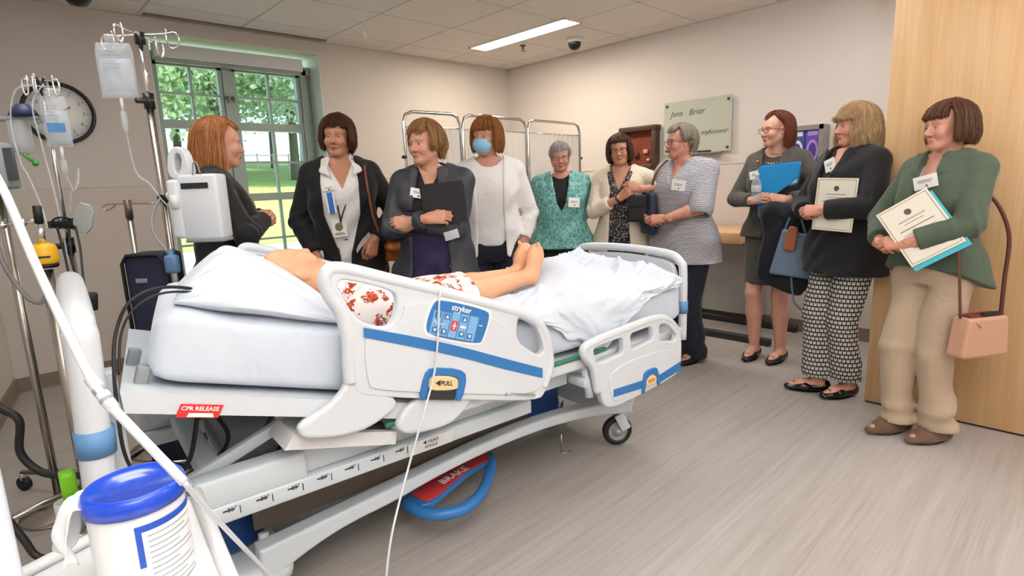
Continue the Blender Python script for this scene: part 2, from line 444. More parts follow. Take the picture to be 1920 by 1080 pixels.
# suspended ceiling: boards and grid
ceil = bpy.data.objects.new('ceiling', MB().box((1.6, 1.45, H+.17), (6.7, 7.5, .1)).mesh('ceiling')); COL.objects.link(ceil); ceil['kind'] = 'structure'; ceil.data.materials.append(M_tile)
TX = [1.10-.703*3, 1.10-.703*2, 1.10-.703, 1.10, 1.806, 2.51, 3.209, 3.912, 4.615]; TY = [4.034+.70, 4.034, 3.345, 2.66, 1.97, 1.28, .59, -.1, -.79, -1.48]
xs = [-1.7]+TX+[XB]; ys = [YA]+TY+[-2.2]
LIGHTBOX = (3.76, 3.985, 3.26, 4.50)
for i in range(len(xs)-1):
    for j in range(len(ys)-1):
        x0, x1, y1, y0 = xs[i]+.009, xs[i+1]-.009, ys[j]-.009, ys[j+1]+.009
        if x1-x0 < .03 or y1-y0 < .03: continue
        # boards stop at the recessed light
        cells = [(x0, x1, y0, y1)]
        if x1 > LIGHTBOX[0] and x0 < LIGHTBOX[1] and y1 > LIGHTBOX[2] and y0 < LIGHTBOX[3]:
            a0, a1 = max(x0, LIGHTBOX[0]), min(x1, LIGHTBOX[1]); c0, c1 = max(y0, LIGHTBOX[2]), min(y1, LIGHTBOX[3])
            cells = [(x0, a0, y0, y1), (a1, x1, y0, y1), (a0, a1, y0, c0), (a0, a1, c1, y1)]
        t = MB()
        for (p, q, r, s_) in cells:
            if q-p > .004 and s_-r > .004: t.box(((p+q)/2, (r+s_)/2, H+.008), (q-p, s_-r, .016))
        if t.v: t.build('ceiling_tile', M_tile, ceil)
g = MB()
for x in TX: g.box((x, 1.45, H+.010), (.019, 7.4, .014))
for y in TY: g.box((1.6, y, H+.0095), (6.6, .019, .013))
for p, q in (((XB-.011, 1.45), (.022, 7.4)), ((1.6, YA-.011), (6.6, .022))): g.box((*p, H+.006), (*q, .014))
g.build('ceiling_grid', M_tee, ceil)

# window: deep reveal, grey-green frame, two casements with muntins
M_frame = mat('grey_green_window_paint', 'a2b3aa', .4); M_reveal = mat('reveal_paint', 'd5ddd3', .6)  # frame colour lightened to carry the haze around the window
M_pane = glass_mat('window_pane_glass', 'dfeee6', .03)
win = bpy.data.objects.new('window_1', None); COL.objects.link(win); win['kind'] = 'structure'
b = MB(); y0, y1 = YA-.001, YA+.31
b.box((WX1-.004, (y0+y1)/2, (WZ0+WZ1)/2), (.008, y1-y0, WZ1-WZ0)); b.box((WX0+.004, (y0+y1)/2, (WZ0+WZ1)/2), (.008, y1-y0, WZ1-WZ0))
b.box(((WX0+WX1)/2, (y0+y1)/2, WZ1-.004), (WX1-WX0, y1-y0, .008)); b.build('window_reveal', M_reveal, win)
MB().bevel_box(((WX0+WX1)/2, YA+.13, WZ0+.015), (WX1-WX0-.02, .33, .03), .006).build('window_sill', M_reveal, win)
FY = YA+.235; FX0, FX1 = 1.165, 2.385
b = MB()
b.box((FX0+.02, FY, 1.42), (.04, .09, 1.95)); b.box((FX1+.03, FY, 1.42), (.06, .09, 1.95)); b.box((FX1+.075, FY+.02, 1.42), (.05, .05, 1.95))
b.box(((FX0+FX1)/2, FY, 2.385), (FX1-FX0+.2, .09, .07)); b.box(((FX0+FX1)/2, FY, .48), (FX1-FX0+.2, .09, .07))
b.box((1.752, FY, 1.42), (.078, .085, 1.95)); b.build('window_frame', M_frame, win)
for x0, x1 in ((FX0+.04, 1.713), (1.791, FX1)):
    for z in (1.872, 1.262):
        MB().box(((x0+x1)/2, FY, z), (x1-x0, .07, .068)).build('transom_bar', M_frame, win)
    s = MB()
    for x in (x0+.014, x1-.02): s.box((x, FY-.005, 1.42), (.03, .055, 1.9))
    for zz in (2.34, .525): s.box(((x0+x1)/2, FY-.005, zz), (x1-x0, .055, .032))
    s.build('casement', M_frame, win)
    for z0, z1 in ((.54, 1.228), (1.296, 1.838), (1.906, 2.325)):
        xm = (x0+x1)/2+.012; zm = (z0+z1)/2
        MB().box((xm, FY, zm), (.02, .035, z1-z0)).build('muntin', M_frame, win)
        MB().box(((x0+x1)/2, FY+.002, zm), (x1-x0, .031, .018)).build('muntin', M_frame, win)
        for a0, a1 in ((x0+.028, xm-.01), (xm+.01, x1-.034)):
            for c0, c1 in ((z0, zm-.009), (zm+.009, z1)):
                MB().box(((a0+a1)/2, FY+.004, (c0+c1)/2), (a1-a0, .004, c1-c0)).build('pane', M_pane, win)
b = MB()
for x in (1.73, 1.775): b.bevel_box((x, FY-.055, 2.10), (.022, .03, .03), .004); b.box((x, FY-.07, 2.085), (.01, .012, .05))
b.build('window_latch', mat('bronze_latch', '6b6d62', .4, .6), win)
# roller-shade cassette in the head of the reveal
vs = thing('roller_shade', 'white roller shade cassette mounted at the head of the window', 'window shade', (1.76, YA+.10, 2.35))
MB().bevel_box((1.783, YA+.105, 2.405), (1.17, .085, .105), .006).build('cassette', mat('shade_cassette', 'cfd2d2', .45), vs, True)
MB().box((1.783, YA+.10, 2.335), (1.15, .03, .022)).build('hem_bar', mat('shade_hem', '97a098', .5), vs, True)

# door leaf standing open at the right
M_door = bpy.data.materials.new('maple_veneer'); k = NT(M_door)
v = k.obj((9, 9, .5)); f = k.math('ADD', k.math('MULTIPLY', k.noise(v, 2.4, 5, .6, .3), .65), k.math('MULTIPLY', k.noise(k.obj((40, 40, 1.1)), 3, 3), .35))
k.color(k.ramp(f, [(.32, 'c8a070'), (.5, 'd2ab7d'), (.7, 'dab88f')])); k.b.inputs['Roughness'].default_value = .38; k.bump(f, .04, .001)
dr = bpy.data.objects.new('door_1', None); COL.objects.link(dr); dr['kind'] = 'structure'; dr.location = (3.545, .864, 0)
MB().bevel_box((3.545, .345, 1.306), (.045, 1.04, 2.59), .002, 1).build('door_leaf', M_door, dr, True)
b = MB()
for z in (.25, 1.3, 2.35): b.cyl((3.53, -.185, z-.055), (3.53, -.185, z+.055), .009)
b.build('hinge', M_steel, dr, True)
MB().box((3.545, .345, .0065), (.03, 1.03, .011)).build('bottom_seal', M_black, dr, True)
# ================================================================== the park outside the window
gm = bpy.data.materials.new('mown_grass'); k = NT(gm); v = k.obj()
k.color(k.mix(k.noise(v, 1.2, 4), 'a4ba58', 'c6d47e')); k.b.inputs['Roughness'].default_value = .9; k.bump(k.noise(v, 40, 3), .4, .03)
lw = MB().add([(-30, 9.4, .5), (45, 9.4, .5), (45, 42, 3.5), (-30, 42, 3.5), (-30, 9.4, -.4), (45, 9.4, -.4), (45, 42, -.4), (-30, 42, -.4)], [(0, 1, 2, 3), (7, 6, 5, 4), (0, 4, 5, 1), (1, 5, 6, 2), (2, 6, 7, 3), (3, 7, 4, 0)]).build('lawn', gm); lw['kind'] = 'structure'
pv_ = MB().box((3, 7.45, .20), (22, 3.95, .55)).build('terrace', mat('pale_paving', 'c9cbc6', .8, vary=.08)); pv_['kind'] = 'structure'
M_bark = mat('tree_bark', '5d5a4c', .9, vary=.3, vscale=8, stretch=(1, 1, .2), bump=.5, bscale=20, bdist=.03)
def leaf_mat(name, a, b_):
    m = bpy.data.materials.new(name); k = NT(m); v = k.obj()
    k.color(k.ramp(k.noise(v, 1.4, 3), [(.3, a), (.7, b_)])); k.b.inputs['Roughness'].default_value = .6
    tr = k.n('BsdfTranslucent', {'Color': (*lin(b_), 1)}); mx = k.n('MixShader', {0: .35, 1: k.b.outputs[0], 2: tr.outputs[0]}); k.link(mx.outputs[0], k.out.inputs[0]); return m
HAZY_LEAF = [leaf_mat('leaf_light', 'a9c09f', 'd8e4ca'), leaf_mat('leaf_mid', '93ae98', 'c6d9c2'), leaf_mat('leaf_grey', 'a6bcb8', 'd4e2de')]  # foliage paled and blued: distance haze is put into the colour
def tree(x, y, h, r, lm, label, seed, g0=0.0):
    rnd = random.Random(seed); t = thing('park_tree', label, 'tree', (x, y, g0), group='trees in the park')
    MB().tube(spline([(x, y, g0-.1), (x+.05, y, g0+h*.25), (x-.08, y+.1, g0+h*.5), (x+.1, y, g0+h*.8)], 4), [.20-.012*i for i in range(13)], 10).build('trunk', M_bark, t, True)
    for i in range(4):
        a = rnd.random()*6.3; z = g0+h*(.35+.12*i); MB().tube([(x, y, z), (x+r*.35*math.cos(a), y+r*.35*math.sin(a), z+h*.12), (x+r*.7*math.cos(a), y+r*.7*math.sin(a), z+h*.2)], [.08, .05, .02], 7).build('branch', M_bark, t, True)
    n = 11000; rng = np.random.default_rng(seed); cs = rng.normal(size=(34, 3)); cs /= np.linalg.norm(cs, axis=1)[:, None]; cs = cs*rng.random((34, 1))**.4*np.array([r, r, h*.36])+np.array([x, y, g0+h*.60])
    c = cs[rng.integers(0, 34, n)]+rng.normal(size=(n, 3))*np.array([.55, .55, .42])
    u = rng.normal(size=(n, 3)); u /= np.linalg.norm(u, axis=1)[:, None]; w = np.cross(u, rng.normal(size=(n, 3))); w /= np.linalg.norm(w, axis=1)[:, None]
    s_ = (.07+.07*rng.random((n, 1))); V = np.stack([c-u*s_, c+w*s_*.6, c+u*s_, c-w*s_*.6], 1).reshape(-1, 3)
    o = link('foliage', npmesh(V, np.arange(n*4).reshape(-1, 4), smooth=False), t, lm, True); o['kind'] = 'stuff'
for i, (x, y, h, r) in enumerate(((3.6, 19, 9, 2.6), (6.4, 21, 9.5, 2.6), (9.2, 20, 9, 2.5), (4.6, 25, 10, 3.0), (8.0, 26.5, 11, 3.1), (11.6, 25, 10, 3.0), (13.6, 29, 11, 3.4), (5.6, 32, 12, 3.6), (10.2, 33, 12, 3.6), (15.5, 35, 12, 4), (1.6, 23, 9, 2.8), (4.4, 29, 10, 3.2), (7.6, 31, 11, 3.2), (12.5, 32, 11, 3.4), (9.8, 23, 9.5, 2.8))):
    tree(x, y, h, r, HAZY_LEAF[i % 3], ('pale green park tree seen through the window', 'mid green park tree seen through the window', 'grey-green park tree seen through the window')[i % 3], 20+i, .5+(y-9.4)*.092)
fe = thing('park_fence', 'low pale fence line at the far edge of the lawn', 'fence', (9, 30, 2.4))
for i in range(30): MB().box((.5+.8*i, 30, 2.8), (.06, .06, .9)).build('post', mat('fence_grey', 'c2c9c9', .6), fe, True)
for z in (2.8, 3.15): MB().box((12.1, 29.99, z), (24, .02, .05)).build('rail', mat('fence_grey', 'c2c9c9', .6), fe, True)
# ================================================================== the hospital bed (local: x towards the foot, y away from the camera, z up)
TH = math.radians(5.0)
BED_O = Vector((0.100, 1.4962, 0.0))
bed = thing('hospital_bed', 'white electric hospital bed with blue-striped side rails and raised head section', 'bed', BED_O, -TH)
BEDM = Matrix.Translation(BED_O) @ Matrix.Rotation(-TH, 4, 'Z')
def bedw(x, y, z): return BEDM @ Vector((x, y, z))
def XZ(y): return frame_matrix((0, y, 0), (1, 0, 0), (0, 0, 1))
def pl(outl, y, depth, bevel=.004, sm=0, res=2): return shape(outl, depth, bevel, res, XZ(y), smooth_pts=sm)
M_bedframe = mat('bed_frame_paint', 'ccd5dc', .38, vary=.02)
M_dark = mat('dark_mechanism', '2c2d30', .5)
M_label_red = mat('red_label', 'd8302c', .45); M_print_white = mat('white_print', 'f4f4f4', .5, vary=0)
M_print_dark = mat('dark_print', '2a2c30', .5, vary=0)
M_cream = mat('cream_release_button', 'e9cf9c', .45); M_green = mat('green_fabric_strip', '2f7a5e', .6)
M_lightblue = mat('panel_light_blue', '7fb2de', .4, vary=.02); M_navykey = mat('panel_key_blue', '3f79ad', .4)
BL_Z = lambda x: .866-.319*(x-.09)                     # raised back section: top of the deck
# --- hood-shaped base: two side beams, end plates
def hood_profile():
    low = [(.36, .115), (.53, .180), (.66, .206), (.80, .215), (1.01, .25), (1.34, .275), (1.73, .255), (2.09, .175)]
    up = [(2.09, .235), (1.77, .300), (1.34, .322), (.81, .272), (.36, .235)]
    return chaikin(low, 2, False)+chaikin(up, 2, False)
for y in (.235, .745): link('base_beam', pl([hood_profile()], y, .07, .012), bed, M_bedframe)
b = MB(); b.bevel_box((.28, .49, .135), (.36, .58, .075), .03); b.build('base_end_plate', M_bedframe, bed)
b = MB(); b.bevel_box((2.03, .49, .235), (.20, .56, .09), .03); b.build('base_end_plate', M_bedframe, bed)
MB().bevel_box((.93, .285, .345), (1.12, .014, .17), .004).build('underframe_shade', mat('brown_underframe_shade', '5b5048', .6), bed)  # brown panel stands in for the shade beneath the scale frame
# --- scale frame with its angle ruler
for y in (.14, .84):
    b = MB(); b.bevel_box((.86, y, .515), (1.42, .05, .075), .006); b.bevel_box((.75, y-.03, .452), (1.20, .05, .052), .006)
    fr = b.build('scale_frame', M_bedframe, bed)
    if y < .5:
        t = MB()
        for i, x in enumerate([.22+.085*i for i in range(9)]):
            t.box((x, .0842, .455), (.0025, .001, .022)); t.box((x-.028, .0842, .462), (.03, .001, .004))
        for i, x in enumerate([.22+.085*i for i in range(9)]):
            me = text_mesh('%d°' % (40-5*i), .018, frame_matrix((x-.02, .084, .462), (1, 0, 0), (0, 0, 1))); tb = MB()
            t.add([v.co for v in me.vertices], [list(p.vertices) for p in me.polygons])
        t.build('angle_ruler', M_print_dark, fr)['kind'] = 'stuff'
        tg = MB().bevel_box((.90, .082, .452), (.17, .006, .045), .003); tg.build('ruler_tag', M_white, fr)
        me = text_mesh('◄ HEAD\nANGLE', .016, frame_matrix((.90, .0785, .453), (1, 0, 0), (0, 0, 1))); link('ruler_tag_print', me, fr, M_print_dark)
for x in (.27, 1.52): MB().bevel_box((x, .49, .51), (.06, .68, .06), .008).build('cross_beam', M_bedframe, bed)
MB().bevel_box((.35, .125, .515), (.29, .075, .085), .01).build('frame_cover', M_bedframe, bed)
# --- lift columns under blue bellows
for x in (.31, 1.66):
    pr = []
    for i in range(10):
        z = .215+i*.022; pr += [(.098, z), (.122, z+.011)]
    c = MB(); c.lathe([(.03, .205)]+pr+[(.03, .44)], (x, .45, -.04), 30); c.build('lift_bellows', mat('blue_bellows', '1f4f91', .5), bed)
# --- lift arms of the back section
for y in (.20, .80):
    b = MB(); a0, a1 = Vector((.19, y, .515)), Vector((.53, y, .64)); d = a1-a0
    R = Matrix.Rotation(-math.atan2(d.z, d.x), 3, 'Y'); b.bevel_box((a0+a1)/2, (d.length, .03, .034), .004, rot=R)
    b.cyl((a1.x, y-.02, a1.z), (a1.x, y+.02, a1.z), .012); b.build('lift_arm', M_bedframe, bed)
# --- mattress decks
ang = math.atan(.319)
def incl(x0, x1, y0, y1, up, th, bev=.01):
    xm = (x0+x1)/2; R = Matrix.Rotation(ang, 3, 'Y'); L = (x1-x0)/math.cos(ang)
    return MB().bevel_box((xm, (y0+y1)/2, BL_Z(xm)+up), (L, y1-y0, th), bev, rot=R)
b = MB(); R = lambda x, y, d: (x, y, BL_Z(x)-d)
vs = [R(.083, .02, 0), R(.92, .02, 0), R(.92, .9, 0), R(.17, .9, 0), R(.085, .02, .052), R(.92, .02, .052), R(.92, .9, .052), R(.17, .9, .052)]
b.add(vs, [(0, 1, 2, 3), (4, 7, 6, 5), (0, 4, 5, 1), (1, 5, 6, 2), (2, 6, 7, 3), (3, 7, 4, 0)]); bs = b.build('back_section', M_plastic, bed)
for yy in (.10, .30): incl(.122, .15, yy, yy+.03, .02, .05, .004).build('mattress_stop', M_grey, bs)
MB().bevel_box((1.10, .45, .572), (.36, .86, .04), .008).build('seat_section', M_plastic, bed)
MB().bevel_box((1.75, .45, .585), (.98, .84, .045), .008).build('foot_section', M_plastic, bed)
MB().bevel_box((1.53, .03, .618), (.36, .02, .014), .004).build('deck_strip', M_green, bed); MB().bevel_box((.86, .035, .585), (.28, .02, .016), .004).build('deck_strip', M_green, bed)
lbm = frame_matrix((.235, .0165, .779), (.0905, 0, -.028), (0, 0, 1))
lb = link('release_label', shape([[(-.052, -.0165), (.043, -.0165), (.05, .0165), (-.045, .0165)]], .003, .0008, 1, lbm), bed, M_label_red)
link('release_label_print', text_mesh('CPR RELEASE', .0145, frame_matrix((.236, .0145, .785), (.0905, 0, -.028), (0, 0, 1)), offset=.0003), lb, M_print_white)
lp = shape([[(-.03, -.005), (.03, -.005), (.027, .005), (-.027, .005)]], .001, .0002, 1, frame_matrix((.234, .0148, .769), (.0905, 0, -.028), (0, 0, 1))); link('release_label_bar', lp, lb, M_print_white)
# --- head siderails
HR_OUT = [(.560, 1.03), (.556, 1.085), (.596, 1.108), (.774, 1.046), (.934, .988), (1.206, .884), (1.300, .838), (1.355, .788), (1.380, .703), (1.383, .619), (1.340, .545), (1.30, .515), (.969, .612), (.645, .712), (.618, .738), (.611, .79), (.613, .88), (.600, .96)]
HR_H1 = [(.588, 1.067), (.680, 1.038), (.762, 1.004), (.772, .978), (.760, .925), (.736, .898), (.690, .913), (.646, .937), (.616, .99)]
HR_H2 = [(1.223, .858), (1.27, .836), (1.315, .775), (1.338, .70), (1.310, .684), (1.27, .715), (1.205, .765)]
def head_rail(y, out, detail):
    r = thing_part('head_siderail', bed)
    link('rail_panel', pl([chaikin(HR_OUT, 2), chaikin(HR_H1, 2), chaikin(HR_H2, 2)], y, .030, .006), r, M_plastic)
    s = -1 if out else 1
    top = [(.612, .76), (.613, .82), (.617, .89), (.603, .965), (.572, 1.03), (.572, 1.075), (.612, 1.087), (.774, 1.030), (.934, .972), (1.206, .867), (1.288, .826), (1.338, .776), (1.362, .703), (1.366, .625), (1.33, .56)]
    t = MB(); t.tube(spline([(x, y, z) for x, z in top], 6), [.020]*85, 12); t.build('rail_tube', M_plastic, r)
    ins = [(.80, .985), (1.17, .845), (1.185, .76), (1.215, .715), (1.29, .672), (1.318, .655), (1.335, .60), (1.28, .545), (.97, .635), (.675, .725), (.655, .75), (.655, .905), (.72, .875), (.775, .905)]
    link('inset_panel', pl([chaikin(ins, 2)], y+s*.017, .006, .002), r, M_plastic)
    if not detail: return r
    yf = y-.021
    st = [(.657, .916), (.812, .860), (.981, .791), (1.151, .713), (1.318, .639)]; sb = [(1.317, .603), (1.149, .675), (.979, .756), (.810, .827), (.656, .888)]
    link('blue_stripe', pl([chaikin(st, 2, False)+chaikin(sb, 2, False)], yf, .003, .0008), r, M_blue)
    # control panel; its own axes run along the sloping rail
    cm = frame_matrix((.972, yf, .874), (.165, 0, -.061), (0, 0, 1)); cmi = cm.to_3x3()
    rr = lambda w, h, q: chaikin([(-w+q, -h), (w-q*.6, -h), (w, -h+q), (w+.006, h-q), (w-q*.5, h), (-w+q, h), (-w, h-q), (-w-.006, -h+q)], 2)
    rim = link('control_panel_rim', shape([rr(.118, .066, .022)], .003, .001, 2, cm @ Matrix.Translation((0, 0, -.0012))), r, M_print_white)
    cp = link('control_panel', shape([rr(.110, .058, .02)], .004, .001, 2, cm), r, M_blue)
    k = MB(); kk = MB(); w = MB()
    def onp(x, y, z): return cm @ Vector((x, y, z))
    def quad(mb, x0, x1, y0, y1, z, mi=0): mb.add([onp(x0, y0, z), onp(x1, y0, z), onp(x1, y1, z), onp(x0, y1, z), onp(x0, y0, z-.001), onp(x1, y0, z-.001), onp(x1, y1, z-.001), onp(x0, y1, z-.001)], [(0, 1, 2, 3), (0, 4, 5, 1), (1, 5, 6, 2), (2, 6, 7, 3), (3, 7, 4, 0)], mi)
    cols = [(-.098, -.066), (-.062, -.034), (-.030, .000), (.004, .034), (.038, .072)]
    for i, (a, c) in enumerate(cols): quad(k, a, c, -.052, (.022, .022, .030, .028, .028)[i], .0030)
    k.build('key_field', M_lightblue, cp)
    for x, y_, up in ((-.082, .010, 1), (-.048, .010, 1), (.019, .012, 1), (-.082, -.038, 0), (-.048, -.038, 0), (.019, -.036, 0), (.052, -.038, 0)):
        q = MB(); quad(q, x-.0105, x+.0105, y_-.0095, y_+.0095, .0040); kb = q.build('key', M_navykey, cp)
        s_ = .006 if up else -.006
        w.add([onp(x-.006, y_-s_*.8, .0046), onp(x+.006, y_-s_*.8, .0046), onp(x, y_+s_, .0046)], [(0, 1, 2) if up else (0, 2, 1)])
    q = MB(); quad(q, -.0265, -.0035, -.030, .002, .0042); q.build('key', mat('red_key', 'cf4650', .4), cp)
    quad(w, -.017, -.013, -.025, -.003, .0050); quad(w, -.026+.004, -.004-.004, -.016, -.012, .0050)
    w.tube([onp(-.092, -.008, .0038), onp(-.080, -.018, .0038), onp(-.052, -.016, .0038)], .0016, 6); quad(w, .008, .030, -.016, -.009, .0045); quad(w, .080, .094, .002, .005, .0036)
    w.build('panel_symbols', M_print_white, cp)['kind'] = 'stuff'
    link('panel_lettering', text_mesh('stryker', .026, cm @ Matrix.Translation((-.002, .042, .0032)), offset=.0005), cp, M_print_white)
    # pull release: blue arch around a cream button
    hm = XZ(yf)
    arch = link('release_arch', shape([chaikin([(.812, .660), (.836, .735), (.860, .752), (.966, .722), (.993, .692), (.967, .612), (.940, .622), (.952, .665), (.958, .690), (.935, .705), (.872, .724), (.852, .712), (.838, .652)], 1)], .010, .003, 2, hm), r, M_blue)
    link('release_recess', shape([[(.838, .652), (.852, .715), (.935, .705), (.958, .69), (.940, .622)]], .004, .001, 1, hm @ Matrix.Translation((0, 0, -.001))), r, M_dark)
    bt = link('release_button', shape([chaikin([(.846, .688), (.850, .722), (.87, .724), (.955, .698), (.956, .668), (.948, .655), (.865, .674)], 2)], .016, .004, 2, hm @ Matrix.Translation((0, 0, -.002))), r, M_cream)
    link('release_button_print', text_mesh('◄PULL', .021, frame_matrix((.902, yf-.0072, .690), (.11, 0, -.029), (0, 0, 1)), offset=.0003), bt, M_print_dark)
    w = MB(); wm = frame_matrix((1.215, yf+.0005, .567), (.155, 0, -.047), (0, 0, 1))
    for i in range(2): w.add([wm @ Vector(v) for v in ((-.05+.022*i*1.2, .001-.006*i, 0), (.07, .001-.006*i, 0), (.07, .004-.006*i, 0), (-.05+.022*i*1.2, .004-.006*i, 0))], [(0, 1, 2, 3)])
    w.add([wm @ Vector(v) for v in ((-.075, -.006, 0), (-.06, -.006, 0), (-.0675, .007, 0))], [(0, 1, 2)])
    w.build('warning_print', mat('grey_print', '8b9095', .5, vary=0), r)['kind'] = 'stuff'
    return r
def thing_part(name, parent):
    o = bpy.data.objects.new(name, None); COL.objects.link(o); o.parent = parent; o.empty_display_size = .05; return o
head_rail(.0, True, True); head_rail(.90, False, False)
# --- shrouds that carry the head rail
b = pl([chaikin([(.640, .80), (.605, .79), (.583, .74), (.519, .703), (.454, .683), (.452, .655), (.475, .632), (.602, .605), (.687, .620), (.76, .66), (.70, .72)], 2)], .002, .030, .012); link('rail_shroud', b, bed, M_plastic)
b = pl([chaikin([(.80, .66), (.742, .60), (.745, .575), (.778, .545), (.923, .53), (.987, .566), (1.03, .61), (.95, .64)], 2)], .008, .030, .012); link('rail_shroud', b, bed, M_plastic)
b = MB(); b.add([(.422, .03, .606), (.749, .03, .516), (.756, .03, .556), (.452, .03, .645), (.422, .22, .606), (.749, .22, .516), (.756, .16, .556), (.452, .16, .645)], [(0, 1, 2, 3), (4, 7, 6, 5), (0, 4, 5, 1), (1, 5, 6, 2), (2, 6, 7, 3), (3, 7, 4, 0)]); b.build('rail_bracket', M_white, bed)
b = MB(); b.bevel_box((.66, .08, .585), (.16, .05, .02), .003, rot=Matrix.Rotation(.27, 3, 'Y')); b.build('pivot_bar', M_black, bed)
# --- foot siderails
def rp2(pts, r, n=4):
    out = []; N = len(pts)
    for i in range(N):
        p, a, b = Vector(pts[i]), Vector(pts[i-1]), Vector(pts[(i+1) % N]); da, db = (a-p), (b-p); q = min(r, da.length*.45, db.length*.45); A = p+da.normalized()*q; B = p+db.normalized()*q
        for j in range(n+1): t = j/n; out.append(tuple((A*(1-t)+p*t)*(1-t)+(p*(1-t)+B*t)*t))
    return out
FR_OUT = [(1.532, .659), (1.553, .680), (1.628, .693), (1.80, .706), (1.979, .718), (2.073, .702), (2.153, .638), (2.171, .559), (2.167, .420), (2.059, .400), (1.9, .385), (1.72, .372), (1.655, .390), (1.631, .437), (1.596, .569), (1.537, .626)]
FH = [[(1.588, .652), (1.764, .664), (1.771, .596), (1.611, .583)], [(1.811, .667), (1.954, .675), (1.966, .614), (1.818, .597)], [(2.002, .672), (2.060, .665), (2.135, .600), (2.123, .574), (2.010, .594)]]
def foot_rail(y, detail):
    r = thing_part('foot_siderail', bed)
    link('rail_panel', pl([chaikin(FR_OUT, 2)]+[rp2(h, .022) for h in FH], y, .030, .007), r, M_plastic)
    t = MB(); pts = [(1.625, .46), (1.60, .57), (1.553, .628), (1.556, .660), (1.63, .676), (1.80, .690), (1.975, .700), (2.062, .685), (2.136, .628), (2.152, .56), (2.15, .45)]
    t.tube(spline([(x, y, z) for x, z in pts], 6), .0175, 10); t.build('rail_tube', M_plastic, r)
    if detail:
        yf = y-.0165
        link('inset_panel', pl([chaikin([(1.66, .555), (2.13, .555), (2.14, .44), (2.05, .415), (1.74, .395), (1.69, .41)], 2)], yf+.0005, .005, .0015), r, M_plastic)
        for pts in ([(1.700, .456), (1.885, .449), (1.885, .414), (1.700, .424)], [(1.998, .445), (2.152, .471), (2.154, .432), (1.998, .409)]): link('blue_stripe', pl([pts], yf-.003, .003, .0008), r, M_blue)
        link('release_arch', pl([chaikin([(1.876, .39), (1.886, .47), (1.905, .488), (1.968, .490), (1.985, .475), (2.004, .40), (1.984, .40), (1.972, .462), (1.91, .462), (1.898, .392)], 1)], yf-.004, .010, .003), r, M_blue)
        link('release_button', pl([chaikin([(1.898, .457), (1.971, .457), (1.979, .415), (1.900, .417)], 2)], yf-.004, .010, .003), r, M_cream)
        link('release_button_print', pl([[(1.915, .444), (1.96, .444), (1.96, .43), (1.916, .43)]], yf-.0092, .001, .0002), r, mat('orange_print', 'd08a4c', .5))
    d = 1 if y < .4 else -1
    for x in (1.60, 1.78): MB().bevel_box((x, y+d*.07, .50), (.05, .10, .04), .008).cyl((x, y+d*.02, .44), (x, y+d*.05, .58), .016).build('rail_arm', M_bedframe, r)
    return r
foot_rail(.0, True); foot_rail(.90, False)
# --- footboard and headboard
def end_board(x, name, z0, zt, y0, y1, lean, collar):
    r = thing_part(name, bed)
    P = [(x+lean*(z0-zt), y0, z0), (x, y0, zt-.10), (x, y0+.02, zt-.035), (x, y0+.10, zt), (x, (y0+y1)/2, zt+.012), (x, y1-.10, zt), (x, y1-.02, zt-.035), (x, y1, zt-.10), (x+lean*(z0-zt), y1, z0)]
    rad = .034 if name == 'headboard' else .021
    t = MB(); t.tube(spline(P, 8), rad, 14); t.build('board_tube', M_plastic, r)
    p = shape([chaikin([(y0+.03, zt-.06), (y0+.12, zt-.03), ((y0+y1)/2, zt-.012), (y1-.12, zt-.03), (y1-.03, zt-.06), (y1-.03, z0+.12), (y0+.03, z0+.12)], 2)], .025, .006, 2, frame_matrix((x, 0, 0), (0, 1, 0), (0, 0, 1)))
    link('board_panel', p, r, M_plastic)
    for y in (y0, y1):
        xx = x+lean*(collar-zt+.1); c = MB(); c.cyl((xx-lean*.03, y, collar-.03), (xx+lean*.03, y, collar+.03), rad+.0045, n=24); c.build('blue_collar', mat('collar_blue', '5d8fc0', .5), r)
    return r
end_board(2.385, 'footboard', .50, .925, .135, .88, 0, .665)
hb = end_board(.030, 'headboard', .40, 1.045, .03, .86, .035, .765)
MB().bevel_box((.06, .12, .66), (.05, .06, .48), .008).build('board_mount', M_bedframe, bed)
# --- casters
for x, y, rz in ((2.05, .27, -.5), (2.05, .73, .2), (.36, .27, .3), (.36, .73, -.4)):
    r = thing_part('caster', bed); Rz = Matrix.Rotation(rz, 3, 'Z'); c = Vector((x, y, .075))
    def ax(dx, dy, dz): return c + Rz @ Vector((dx, dy, dz))
    RX = Rz @ Matrix.Rotation(PI/2, 3, 'X')
    MB().lathe([(.050, -.017), (.066, -.017), (.073, -.012), (.075, -.004), (.075, .004), (.073, .012), (.066, .017), (.050, .017), (.050, -.017)], c, 32, RX).build('tyre', M_black, r)
    MB().lathe([(.002, -.014), (.018, -.022), (.022, -.014), (.030, -.010), (.046, -.012), (.051, -.016), (.051, .016), (.046, .012), (.030, .010), (.022, .014), (.018, .022), (.002, .014)], c, 28, RX).build('hub', M_grey, r)
    f = MB()
    for s in (-1, 1):
        f.bevel_box(ax(.02, s*.026, .05), (.05, .007, .09), .003, rot=Rz @ Matrix.Rotation(-.45, 3, 'Y'))
    f.bevel_box(ax(.035, 0, .10), (.06, .058, .02), .006, rot=Rz); f.cyl(ax(.035, 0, .10), ax(.035, 0, .17), .016); f.cyl(ax(0, -.028, 0), ax(0, .028, 0), .008)
    f.build('fork', M_bedframe, r)
MB().cyl((1.70, .3, .16), (1.70, .3, .06), .004).tube([(1.70, .3, .06), (1.72, .29, .055), (1.75, .29, .06)], .004, 6).build('drain_hook', M_steel, bed)
# --- brake pedal: bowed blue bar with red pads
bp = thing_part('brake_pedal', bed)
def bpz(x, y): return .135+.0*(y-.3)
